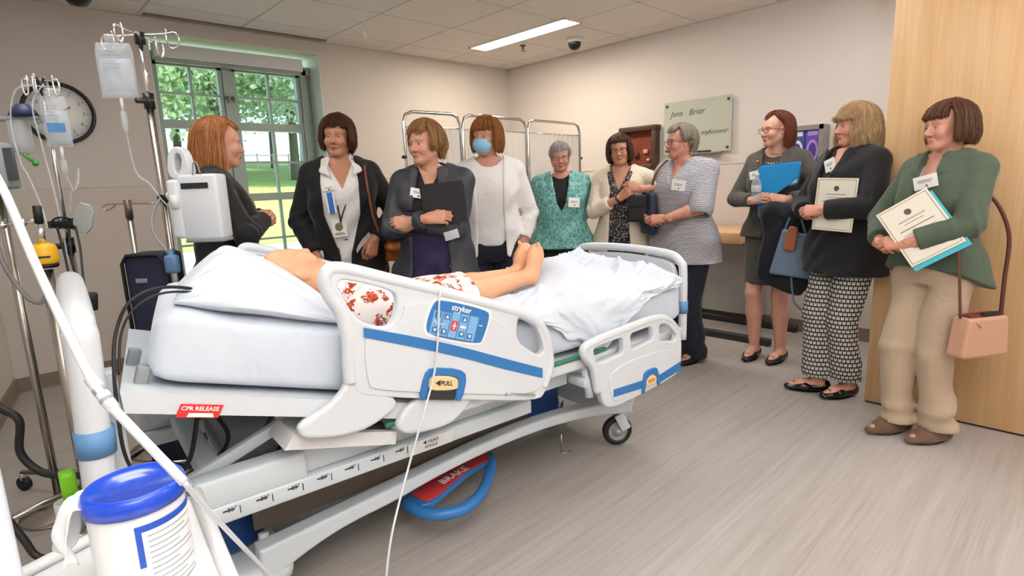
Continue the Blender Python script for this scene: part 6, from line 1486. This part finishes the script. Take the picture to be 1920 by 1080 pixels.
# --- 3: dark leather jacket, arms folded
p = Person('woman with short light brown hair in a charcoal leather jacket, arms folded', 1.795, 2.50, 226, 1.62, head=258, build=1.12, f=dict(skin='c9957c', brow='8a6a50', lips='a8605a', full=1.06, nose=1.05), head_off=(.02, .03),
    hair=dict(c=('6e4a2c', '94693f', 'c09a6c'), z=-.065, bang=.066, fringe=42, back=72, part=-.015, side_sweep=.5, vol=(1.12, 1.06, 1.12), wave=.011, ears=-.03, ragged=.012, curl=-.22, lock=.011),
    R=((-.005, .222, 1.165), (.9, -.2, -.6), (-1, .02, .06), (.0, .9, .4), 'hold'), L=((.085, .178, 1.145), (-.9, -.2, -.6), (1, .05, 0), (0, .9, .4), 'hold'))
M_leather = mat('charcoal_leather', '303238', .55, vary=.12, vscale=30, bump=.3, bscale=160, bdist=.002)
p.top('blouse', fabric('black_print_top', '17161a', vary=.25, vscale=60), 1.08, g=.009, v=(1.29, .06), neck=.064)
p.top('sweater', fabric('purple_knit', '2d2147', vary=.1), .80, g=.018, z1=1.16, neck=None, fold=.007)
p.top('jacket', M_leather, .79, g=.028, flare=.025, sleeve=1.90, gs=.020, opening=[(.79, .105), (1.0, .095), (1.2, .075), (1.45, .070)], ox=.005, neck=.074, fold=.007, lapel=[(.075, 1.40), (.085, 1.28), (.095, 1.14)], fold_freq=1.5)
p.tube('jacket_collar', [(.082, .075, 1.34), (.080, .03, 1.402), (.055, -.05, 1.43), (0, -.075, 1.436), (-.055, -.05, 1.43), (-.080, .03, 1.402), (-.082, .075, 1.34)], .017, M_leather)
p.trousers(fabric('beige_chino', 'a08c76'), ankle=.08); p.shoes(mat('brown_leather', '3b281b', .4), 'loafer')
p.badge(.045, 1.29, .030, .085, .048, -12); p.tube('necklace', [(.05, .03, 1.40), (.03, .085, 1.33), (0, .112, 1.28), (-.03, .085, 1.33), (-.05, .03, 1.40)], .003, M_black)
MB().bevel_box(tuple(np.array([-.12, .205, 1.075])*p.s), (.075, .004, .045), .002, rot=Matrix.Rotation(.25, 3, 'Y')).build('hanging_badge', mat('badge_clear', 'b9b9c0', .2), p.root)
t = thing('folder', 'black folder held under the folded arms of the woman in the leather jacket', 'folder', p.world((-.085, .20, 1.27)))
m = p.wframe((-.085, .182, 1.255), (-1, .12, .07), (-.06, 0, 1)); link('folder_cover', shape([rp([(-.115, -.12), (.115, -.12), (.115, .085), (-.115, .085)], .02)], .012, .003, 2, m), t, mat('black_folder', '17161a', .5), True)
link('folder_pages', shape([[(-.105, -.11), (.105, -.11), (.105, .078), (-.105, .078)]], .006, .001, 1, m @ Matrix.Translation((0, 0, -.0085))), t, M_print_white, True)
# --- 4: masked woman in white
p = Person('woman in a blue surgical mask and white cardigan over a white top', 2.38, 2.70, 224, 1.69, head=250, f=dict(skin='c58f78', brow='7a4a30'), build=1.0, head_off=(.012, .02),
    hair=dict(c=('6b3a1c', '955628', 'bd8348'), z=-.090, bang=.046, fringe=46, back=66, side_sweep=.25, part=.0, vol=(1.14, 1.06, 1.10), flare=.06, curl=-.12, ears=-.085, ragged=.008),
    R=((.17, .05, .84), (.7, -.6, 0), (.0, .1, -1), (.9, .2, 0), 'relaxed'), L=((-.175, .055, .885), (-.7, -.7, 0), (.05, .1, -1), (-.85, .45, 0), 'relaxed'))
M_whiteknit = fabric('white_knit', 'e2dfdc', vary=.04)
p.top('blouse', M_whiteknit, .90, g=.012, neck=.078, fold=.006, yneck=.015)
p.top('cardigan', M_whiteknit, .80, g=.022, flare=.03, sleeve=1.75, gs=.016, opening=[(.80, .09), (1.1, .075), (1.45, .085)], neck=.082, fold=.007, hem=lambda x, y: .80+.09*np.clip(1-np.abs(x)/.16, 0, 1))
p.trousers(fabric('navy_trouser', '151828'), ankle=.08); p.shoes(mat('black_leather', '0d0c0c', .3), 'flat')
p.tube('necklace', [(.05, .02, 1.408), (.03, .09, 1.345), (0, .112, 1.315), (-.03, .09, 1.345), (-.05, .02, 1.408)], .0025, M_steel)
p.tube('bracelet', [(np.array([-.175, .055, .90])+np.array([.030*math.cos(a), .030*math.sin(a), 0])) for a in [i*PI/6 for i in range(13)]], .004, M_steel)
F = Field((-.08, .0, -.12), (.08, .14, .01), .0035); F.ell((0, .052, -.048), (.065, .0725, .062), 0); F.ell((0, .040, -.048), (.0605, .066, .0625), .002, 's'); F.cut(lambda x, y, z: np.maximum(np.maximum(z+.010+3.5*x*x, -.108-z), .036+.1*np.abs(x)-y), .002); F.shift(lambda x, y, z: .0009*np.sin(z*420)+0*x+0*y)
v, q = F.mesh(); me = npmesh(relax(v, q, 1), q); me.transform(p.HM); mk = link('face_mask', me, p.root, mat('mask_blue', '8fc4e0', .8))
for sd in (1, -1): MB().tube([p.HM @ Vector(a) for a in ((sd*.052, .048, -.02), (sd*.072, .015, -.004), (sd*.078, -.012, .012), (sd*.078, -.02, -.02), (sd*.068, .01, -.06), (sd*.052, .045, -.075))], .0014, 6).build('ear_loop', M_print_white, mk)
# --- 5: grey hair, teal jacket
def leaf_fabric(name, base, light, dark):
    m = bpy.data.materials.new(name); k = NT(m); v = k.obj(); vo = k.n('TexVoronoi', {'Vector': v, 'Scale': 24.0}, feature='DISTANCE_TO_EDGE'); w = k.n('TexWave', {'Vector': v, 'Scale': 9.0, 'Distortion': 14.0, 'Detail': 2.0, 'Detail Scale': 2.0})
    c = k.mix(k.math('LESS_THAN', vo.outputs['Distance'], .045), k.mix(k.noise(v, 20, 3), dark, base), light); k.color(k.mix(k.math('MULTIPLY', k.math('GREATER_THAN', w.outputs['Fac'], .8), .6), c, light)); k.b.inputs['Roughness'].default_value = .7; k.bump(k.noise(v, 60, 2), .25, .003); return m
p = Person('grey-haired woman in a teal leaf-patterned jacket, hands behind her back', 3.23, 2.87, 228, 1.575, head=226, build=1.14, f=dict(skin='c08874', brow='9a8a80', lips='a8605c', full=1.08, jaw=1.08), head_off=(0, .02), nod=-4,
    hair=dict(c=('7d7873', 'aaa59f', 'cfcbc6'), z=-.045, bang=.062, fringe=44, back=74, side_sweep=.5, part=.03, vol=(1.03, 1.02, 1.04), ears=.012, curl=-.3, ragged=.007, lock=.0105),
    R=((.06, -.19, .98), (.9, -.5, 0), (-1, 0, -.2), (0, -1, 0), 'relaxed'), L=((-.06, -.20, .98), (-.9, -.5, 0), (1, 0, -.2), (0, -1, 0), 'relaxed'))
M_teal = leaf_fabric('teal_leaf_fabric', '5f9f9b', '8fc2bc', '3f8683')
p.top('blouse', fabric('black_jersey', '0e0e10'), .95, g=.010, neck=.072, fold=.003, yneck=.02)
p.top('jacket', M_teal, .845, g=.026, flare=.035, sleeve=1.92, gs=.022, opening=[(1.135, .0), (1.2, .035), (1.32, .072), (1.45, .088)], neck=.076, fold=.007, lapel=[(.088, 1.40), (.075, 1.30), (.03, 1.16)])
p.tube('jacket_collar', [(.088, .05, 1.365), (.078, .0, 1.41), (.05, -.06, 1.43), (0, -.078, 1.435), (-.05, -.06, 1.43), (-.078, .0, 1.41), (-.088, .05, 1.365)], .014, M_teal)
p.trousers(fabric('black_trouser', '121214'), ankle=.08); p.shoes(mat('black_leather', '0d0c0c', .3), 'loafer'); p.glasses(mat('silver_rim', '8a857c', .25, .8), .050, .034)
p.badge(-.095, 1.20, .034, .085, .068, -5); p.tube('necklace', [(.055, .02, 1.40), (.03, .09, 1.33), (.0, .125, 1.235), (-.03, .09, 1.33), (-.055, .02, 1.40)], .003, M_steel); MB().ball(tuple(np.array([0, .137, 1.228])*p.s), .010).build('pendant', M_steel, p.root)
p.tube('bag_strap', [(-.100, -.03, 1.43), (-.105, .085, 1.37), (-.112, .140, 1.26), (-.12, .148, 1.15)], .007, fabric('dark_strap', '24303a'))
# --- 6: cream jacket
p = Person('woman with dark bob and glasses in a cream jacket, hand raised to chest', 3.476, 2.50, 242, 1.605, head=238, f=dict(skin='c08a70', brow='4a3226', lips='a8504a', iris='3e2c20'), head_off=(.01, .02), tilt=5, build=1.0,
    hair=dict(c=('2a1a14', '452c20', '6a4733'), z=-.095, bang=.068, fringe=38, back=62, side_sweep=-.5, part=-.02, vol=(1.12, 1.05, 1.05), flare=.08, curl=-.10, ears=-.08, ragged=.006),
    R=((-.015, .200, 1.200), (.9, -.2, -.7), (-.75, .25, .55), (.3, .85, .2), 'hold'), L=((-.165, .195, 1.262), (-1, -.1, -.1), (.9, .22, .22), (-.1, .9, .3), 'hold'))
M_cream = fabric('cream_boucle', 'd9cbb8', vary=.08, vscale=60); M_blackpat = bpy.data.materials.new('black_patterned_knit'); k = NT(M_blackpat); v = k.obj(); k.color(k.ramp(k.n('TexVoronoi', {'Vector': v, 'Scale': 90.0}).outputs['Distance'], [(.0, '17161a'), (.55, '1c1b1f'), (.72, '8a857f')])); k.b.inputs['Roughness'].default_value = .8
p.top('blouse', M_blackpat, .82, g=.012, neck=.07, v=(1.25, .07)); 
p.top('jacket', M_cream, .80, g=.024, flare=.03, sleeve=1.62, gs=.020, opening=[(.80, .085), (1.05, .070), (1.25, .060), (1.45, .075)], neck=.076, fold=.004)
p.tube('scarf', [(.052, .135, 1.20), (.062, .105, 1.32), (.085, .03, 1.40), (.055, -.055, 1.435), (0, -.078, 1.44), (-.055, -.055, 1.435), (-.085, .03, 1.40), (-.062, .105, 1.32), (-.05, .135, 1.22)], .019, M_blackpat)
p.trousers(fabric('black_trouser', '121214'), ankle=.08); p.shoes(mat('black_leather', '0d0c0c', .3), 'loafer'); p.glasses(mat('dark_rim', '221c1c', .3), .050, .034)
W, R = p.wr[1]; p.tube('wristwatch', [W+R @ np.array([.030*math.cos(a), -.012, .026*math.sin(a)]) for a in [i*PI/7 for i in range(15)]], .006, M_black)
t = thing('shoulder_bag', 'black shoulder bag under the raised arm of the woman in cream', 'bag', p.world((-.18, .14, 1.13))); m = p.wframe((-.175, .195, 1.13), (-1, .1, 0), (0, 0, 1)); link('bag_body', shape([rp([(-.10, -.10), (.10, -.10), (.09, .085), (-.09, .085)], .02)], .07, .02, 3, m), t, mat('black_bag_leather', '121216', .45), True); link('bag_flap', shape([rp([(-.095, .0), (.095, .0), (.09, .088), (-.09, .088)], .02)], .078, .012, 2, m), t, mat('black_bag_leather', '121216', .45), True)
# --- 7: striped blouse
def stripe_fabric():
    m = bpy.data.materials.new('navy_white_wavy_stripe'); k = NT(m); v = k.obj(); w = k.n('TexWave', {'Vector': v, 'Scale': 40.0, 'Distortion': 3.0, 'Detail': 1.5, 'Detail Scale': 1.4}, bands_direction='Z'); k.color(k.ramp(w.outputs['Fac'], [(.42, '30344a'), (.56, 'd3d3d6')])); k.b.inputs['Roughness'].default_value = .8; k.bump(k.noise(v, 24, 3), .2, .006); return m
M_stripe = stripe_fabric()
p = Person('grey-haired woman in a navy and white striped short-sleeved blouse, hands clasped', 3.567, 2.04, 277, 1.635, head=300, build=1.16, f=dict(skin='c48a76', brow='8d7c70', lips='a8605c', full=1.06, nose=1.06), head_off=(.02, .035),
    hair=dict(c=('665c50', '8f8475', 'b5aa9c'), z=-.065, bang=.086, fringe=36, back=78, side_sweep=.5, part=.02, vol=(1.06, 1.08, 1.06), ears=.015, curl=-.2, wave=.008, ragged=.010), **clasp(.035, .292, 1.030))
p.top('blouse', M_stripe, .725, g=.026, flare=.045, sleeve=.92, gs=.026, v=(1.26, .062), neck=.068, collar=True, fold=.006, cuff=.006)
p.trousers(fabric('navy_trouser', '151828'), g=.020, ankle=.03, flare=.02); p.shoes(mat('black_leather', '0d0c0c', .3), 'flat'); p.glasses(mat('dark_rim', '221c1c', .3), .048, .030)
p.badge(-.085, 1.255, .036, .095, .068, -8); W, R = p.wr[-1]; p.tube('wristwatch', [W+R @ np.array([.031*math.cos(a), -.014, .026*math.sin(a)]) for a in [i*PI/7 for i in range(15)]], .005, mat('gold', 'b5995a', .3, 1)); W, R = p.wr[1]; p.tube('bracelet', [W+R @ np.array([.031*math.cos(a), -.014, .026*math.sin(a)]) for a in [i*PI/7 for i in range(15)]], .004, M_black)
t = thing('shoulder_bag', 'navy blue shoulder bag on a brown strap at the side of the woman in stripes', 'bag', p.world((.20, .16, 1.08)))
m = p.wframe((.155, .190, 1.075), (-1, .45, .0), (0, 0, 1)); M_navybag = mat('navy_nylon', '1b2443', .55, vary=.12); link('bag_body', shape([rp([(-.085, -.15), (.085, -.15), (.08, .13), (-.06, .15)], .02)], .055, .018, 3, m), t, M_navybag, True); link('bag_pocket', shape([rp([(-.07, -.13), (.07, -.13), (.066, .02), (-.066, .02)], .02)], .066, .012, 2, m), t, M_navybag, True)
MB().tube(spline([p.world(q) for q in ((.165, .17, 1.20), (.150, .155, 1.28), (.135, .11, 1.37), (.125, .03, 1.425), (.13, -.06, 1.40), (.15, -.13, 1.28), (.19, .02, 1.16))], 8), .009, 8, flat=.5).build('bag_strap', mat('brown_strap_leather', '5b2f24', .5), t, True); P7 = p
# --- 8: grey skirt suit
p = Person('auburn-haired woman in a dark grey skirt suit holding a blue folder', 3.985, 1.595, 270, 1.69, head=303, build=.98, f=dict(skin='cf9c86', brow='6a4030', lips='a84f4c'), head_off=(.005, .035), feet=((.09, .06, -4), (-.075, .03, 2)),
    hair=dict(c=('3f1a10', '6b2f1c', '8f4a2e'), z=-.125, bang=.085, fringe=12, back=96, part=.02, vol=(1.06, 1.04, 1.02), flare=.06, curl=-.06, ears=-.115, ragged=.006),
    R=((.055, .225, 1.100), (.9, -.4, -.5), (-.85, .42, .22), (.3, .8, .45), 'hold'), L=((-.150, .215, 1.105), (-.9, -.4, -.5), (.80, .55, .12), (-.3, .7, .6), 'grip'))
M_suit = fabric('charcoal_suiting', '4a4742', vary=.16, vscale=90)
p.top('blouse', fabric('dark_shell', '3b3836'), 1.0, g=.008, neck=.074, yneck=.012)
F = p.field(.50, 1.03, .008, False); F.loft([(.50, .172, .135, 0, .0), (.62, .180, .135, 0, -.005), (.80, .182, .132, 0, -.012), (.90, .176, .124, 0, -.012), (1.02, .150, .112, 0, 0)], 0, grow=.006); F.shift(lambda x, y, z: .005*np.sin(24*x+3*np.sin(8*z))*np.clip((.75-z)/.2, 0, 1)+0*y); F.cut(lambda x, y, z: .535-z+0*x+0*y, .004); p.emit(F, 'skirt', M_suit)
p.top('jacket', M_suit, .85, g=.022, flare=.022, sleeve=1.88, gs=.014, opening=[(.85, .02), (1.05, .006), (1.2, .03), (1.45, .085)], neck=.076, fold=.006, lapel=[(.085, 1.39), (.065, 1.27), (.03, 1.15)])
p.shoes(mat('black_leather', '0d0c0c', .3), 'flat'); p.glasses(mat('brown_rim', '3a1f1a', .3), .052, .036, .2)
nk = thing_part('pearl_necklace', p.root)
for i in range(23):
    a = -PI*.86+i*PI*1.72/22; q = np.array([.068*math.sin(a), .02+.09*math.cos(a)*.9, 1.405-.075*(.5+.5*math.cos(a))]); MB().ball(tuple(q*p.s), .0052, 8).build('pearl', mat('pearl', 'e3d8c4', .25), nk)
p.badge(.072, 1.262, .030, .10, .055, 10); MB().ball(tuple(np.array([.075, .128, 1.345])*p.s), .010, 8).build('brooch', mat('gold', 'b5995a', .3, 1), p.root)
t = thing('folder', 'bright blue folder held upright by the woman in the grey suit', 'folder', p.world((-.09, .2, 1.2)))
m = p.wframe((-.085, .225, 1.195), (-.95, .15, .02), (.12, 0, 1)); M_bf = mat('folder_blue', '1e8fd0', .4, vary=.04); link('folder_cover', shape([rp([(-.12, .12), (-.12, -.21), (-.06, -.20), (-.05, -.09), (.03, -.04), (.15, .04), (.16, .13)], .02)], .006, .0015, 1, m), t, M_bf, True); link('folder_back', shape([rp([(-.115, -.05), (.14, -.0), (.162, .138), (-.110, .128)], .02)], .005, .0012, 1, m @ Matrix.Translation((0, 0, -.010))), t, M_bf, True); link('folder_pages', shape([[(-.108, -.04), (.135, .01), (.155, .126), (-.108, .117)]], .003, .0008, 1, m @ Matrix.Translation((0, 0, -.0048))), t, M_print_white, True)
t = thing('water_bottle', 'small clear water bottle in the hands of the woman in the grey suit', 'bottle', p.world((.0, .285, 1.10))); q = p.world((.005, .292, 1.10))
MB().lathe([(.001, 0), (.028, .001), (.030, .01), (.028, .05), (.030, .07), (.030, .11), (.024, .13), (.013, .145), (.012, .155), (.001, .155)], q, 20).build('bottle_body', glass_mat('pet_plastic', 'dfe6ea', .22), t, True); MB().lathe([(.001, .176), (.013, .176), (.0145, .174), (.0145, .157), (.001, .157)], q, 18).build('bottle_cap', M_white, t, True); MB().lathe([(.0305, .06), (.0308, .061), (.0308, .1), (.0305, .101)], q, 20).build('bottle_label', mat('bottle_label_grey', 'c4c8cc', .4), t, True)
t = thing('coat', 'navy coat draped over the forearm of the woman in the grey suit', 'coat', p.world((-.15, .25, .9))); F = Field((-.24, -.09, -.44), (.17, .13, .20), .009)
F.cap((-.15, .02, .10), (.08, .02, .09), .055, .055, .03); F.cap((-.10, .04, .08), (-.07, .02, -.40), .070, .090, .05, flat=((0, 1, 0), .55)); F.cap((.02, .04, .07), (.05, .02, -.30), .060, .075, .05, flat=((0, 1, 0), .5)); F.cap((-.15, .0, .05), (-.17, -.01, -.36), .050, .055, .05, flat=((0, 1, 0), .7)); F.shift(lambda x, y, z: .009*np.sin(42*x+5*np.sin(6*z))+.004*np.sin(70*x+9*z)); F.cut(lambda x, y, z: -.385+.25*(x-.06)-z+0*y, .006)
v, q = F.mesh(); me = npmesh(relax(v, q, 2), q); me.transform(p.wframe((-.125, .235, .945), (1, 0, 0), (0, 1, 0))); link('coat_cloth', me, t, fabric('dark_navy_wool', '10131d', vary=.15), True)
t = thing('handbag', 'slate blue handbag with a brown pouch hanging beside the grey suit', 'handbag', p.world((-.27, .24, .82)))
m = p.wframe((-.235, .30, .80), (-.97, -.2, 0), (0, 0, 1)); M_slate = mat('slate_blue_leather', '63788f', .5, vary=.06); link('bag_body', shape([rp([(-.13, -.15), (.12, -.175), (.09, .10), (-.06, .14)], .02)], .06, .018, 3, m), t, M_slate, True)
MB().tube(spline([m @ Vector(a) for a in ((-.05, .12, 0), (-.02, .21, .01), (.03, .22, .01), (.07, .09, 0))], 6), .007, 8).build('bag_handle', M_slate, t, True); link('pouch', shape([rp([(-.05, -.02), (.02, -.03), (.035, .12), (-.02, .13)], .02)], .03, .010, 2, m @ Matrix.Translation((.0, .03, .045))), t, mat('pouch_brown', '9a5a2c', .45), True)
MB().tube(spline([m @ Vector(a) for a in ((.0, -.16, 0), (.01, -.24, .01), (.03, -.33, .01), (.09, -.38, 0), (.14, -.36, 0))], 6), .006, 8).build('loose_strap', M_slate, t, True)
# --- 9: black blazer, patterned trousers
def geo_fabric():
    m = bpy.data.materials.new('black_white_geometric_print'); k = NT(m); v = k.obj((1, 1, 1)); sp = k.n('SeparateXYZ', {0: v}); an = k.math('MULTIPLY', k.math('ADD', sp.outputs[0], sp.outputs[1]), 34.0); zz = k.math('MULTIPLY', sp.outputs[2], 40.0)
    row = k.math('FLOOR', zz); u = k.math('FRACT', k.math('ADD', k.math('ADD', an, k.math('MULTIPLY', k.math('MODULO', row, 2.0), .5)), k.math('MULTIPLY', k.noise(v, 6, 2), .4))); w = k.math('FRACT', zz)
    a = k.math('MULTIPLY', k.math('GREATER_THAN', u, .26), k.math('GREATER_THAN', w, .30)); nt = k.math('LESS_THAN', k.math('ABSOLUTE', k.math('SUBTRACT', u, .64)), .07); nt2 = k.math('GREATER_THAN', w, .72); a = k.math('MULTIPLY', a, k.math('SUBTRACT', 1.0, k.math('MULTIPLY', nt, nt2)))
    k.color(k.mix(a, '17161a', 'c9c3bd')); k.b.inputs['Roughness'].default_value = .8; k.bump(k.noise(v, 24, 3), .2, .006); return m
p = Person('blonde woman in a black blazer and black-and-white patterned trousers holding a certificate', 3.575, 1.035, 302, 1.645, head=318, build=1.08, f=dict(skin='cf9680', brow='9a7a5a', lips='a8605a', full=1.05, blush='c8705f'), head_off=(.0, -.012), feet=((.05, .115, 30), (-.065, .01, -3)),
    hair=dict(c=('96764f', 'b0906a', 'cdb28a'), z=-.150, bang=.038, fringe=50, side_sweep=.2, part=.0, vol=(1.12, 1.06, 1.08), flare=.16, curl=.04, wave=.009, ears=-.13, ragged=.020), **clasp(.0, .262, 1.085))
M_blazer = fabric('black_blazer', '131316', vary=.1)
p.top('blouse', fabric('black_shell', '1a191c'), 1.0, g=.008, v=(1.28, .06), neck=.07)
p.top('blazer', M_blazer, .73, g=.030, flare=.040, sleeve=1.93, gs=.024, opening=[(1.10, .0), (1.2, .03), (1.45, .08)], neck=.076, fold=.007, lapel=[(.085, 1.40), (.065, 1.28), (.03, 1.13)])
p.trousers(geo_fabric(), g=.020, ankle=.105, flare=.018); p.shoes(mat('black_patent', '0a0a0a', .2, coat=.4), 'flat')
p.badge(-.01, 1.335, .036, .075, .068, 18)
def certificate(label, m, folder=None):
    t = thing('certificate', label, 'certificate', m.translation); link('paper', shape([[(-.108, -.14), (.108, -.14), (.108, .14), (-.108, .14)]], .003, .0006, 1, m), t, mat('certificate_paper', 'e6e1d3', .6, vary=.02), True)
    f = m @ Matrix.Translation((0, 0, .0019)); link('border', shape([[(-.100, -.132), (.100, -.132), (.100, .132), (-.100, .132)], [(-.097, -.129), (.097, -.129), (.097, .129), (-.097, .129)]], .0006, .0001, 1, f), t, mat('certificate_gold', 'a39468', .5), True)
    link('seal', shape([[(.014*math.cos(i*PI/10), .085+.014*math.sin(i*PI/10)) for i in range(20)]], .0008, .0002, 1, f), t, mat('seal_dark', '55503f', .5), True)
    b = MB()
    for y, w, h_ in ((.052, .055, .004), (.036, .040, .003), (.012, .070, .005), (-.010, .065, .002), (-.022, .07, .002), (-.034, .05, .002), (-.060, .045, .004), (-.085, .035, .002)): b.add([f @ Vector(a) for a in ((-w, y, 0), (w, y, 0), (w, y+h_, 0), (-w, y+h_, 0))], [(0, 1, 2, 3)])
    b.build('certificate_print', mat('certificate_ink', '8d887c', .6), t, True)['kind'] = 'stuff'
    if folder: link('folder', shape([[(-.112, -.150), (.112, -.150), (.112, .13), (-.112, .13)]], .005, .001, 1, m @ Matrix.Translation((.006, -.012, -.006))), t, mat('turquoise_folder', '3fb0c4', .4), True)
certificate('certificate held upright against the black blazer', upright(p.world((-.120, .188, 1.125)), 282, .05, -.04))
# --- 10: green shirt, khaki trousers
p = Person('woman with brown bob in dark green shirt and khaki trousers by the wooden door', 3.225, .55, 298, 1.575, head=312, build=.98, f=dict(skin='c9907a', brow='6a4a38', lips='b5706a', blush='c8705f', full=.96), head_off=(-.01, .02), feet=((.075, .085, 8), (-.075, .0, 6)),
    hair=dict(c=('3a2316', '5c3a26', '7d553a'), z=-.085, bang=.046, fringe=46, back=74, side_sweep=.35, part=-.02, vol=(1.13, 1.08, 1.06), flare=.10, curl=-.08, ears=-.075, ragged=.007), **clasp(.035, .272, 1.005))
M_greenshirt = fabric('dark_green_cotton', '4c5a49', vary=.06)
p.top('blouse', fabric('mauve_shell', 'a58c88'), 1.0, g=.008, v=(1.27, .07), neck=.068)
p.top('shirt', M_greenshirt, .82, g=.024, flare=.032, sleeve=1.84, gs=.022, opening=[(1.12, .0), (1.2, .018), (1.45, .060)], neck=.070, collar=True, lapel=[(.072, 1.405), (.070, 1.345)], fold=.006, hem=lambda x, y: .83+.5*np.clip(y, 0, .12)-.35*np.clip(-y, 0, .14), cuff=.004)
p.trousers(fabric('khaki_cotton', 'b7a38c', vary=.05), g=.017, ankle=.065, flare=.014, fold=.007); p.shoes(mat('brown_suede', '6b5340', .9, vary=.12, vscale=30, sheen=.3), 'loafer', mat('brown_sole', '3c2e24', .7))
p.badge(-.035, 1.295, .040, .105, .058, 14); MB().cyl(tuple(np.array([-.235, .05, 1.13])*p.s), tuple(np.array([-.243, .052, 1.13])*p.s), .008).build('sleeve_button', M_white, p.root)
p.tube('neckerchief', [(.05, .085, 1.34), (.068, .03, 1.405), (.05, -.05, 1.43), (0, -.07, 1.436), (-.05, -.05, 1.43), (-.068, .03, 1.405), (-.05, .085, 1.34)], .010, fabric('rust_print', '7a5648', vary=.35, vscale=70))
certificate('certificate over a turquoise folder held at a slant by the woman in the green shirt', upright(p.world((-.075, .215, 1.090)), 268, .22, .62), True)
t = thing('purse', 'beige pink leather purse hanging on a dark brown strap by the wooden door', 'handbag', p.world((-.24, .02, .60)))
m = p.wframe((-.235, .0, .60), (-.05, -1, .0), (0, 0, 1)); M_pink = mat('blush_leather', 'c0957c', .45, vary=.05); link('purse_body', shape([rp([(-.125, -.095), (.125, -.095), (.105, .085), (-.105, .085)], .02)], .085, .014, 3, m), t, M_pink, True); link('purse_lining', shape([[(-.085, .06), (.085, .06), (.09, .092), (-.09, .092)]], .062, .004, 1, m), t, mat('purse_lining_red', '6b2a28', .7), True)
link('phone', shape([rp([(-.055, .03), (.055, .03), (.055, .105), (-.055, .105)], .02)], .012, .003, 1, m @ Matrix.Translation((.02, 0, .025))), t, mat('phone_black', '121214', .2), True)
MB().tube([m @ Vector(a) for a in ((-.07, .07, .044), (-.055, .045, .048))], .003, 6).build('zip_pull', M_steel, t, True)
M_strap = mat('brown_strap_leather', '5b2f24', .5)
MB().tube(spline([m @ Vector((.11, .08, .0)), p.world((-.245, -.105, .85)), p.world((-.245, -.10, 1.05)), p.world((-.20, -.06, 1.20)), p.world((-.13, -.02, 1.26)), p.world((-.12, .04, 1.18)), p.world((-.16, .09, 1.05)), p.world((-.20, .115, .92)), m @ Vector((-.11, .08, .0))], 8), .008, 8, flat=.45).build('purse_strap', M_strap, t, True)
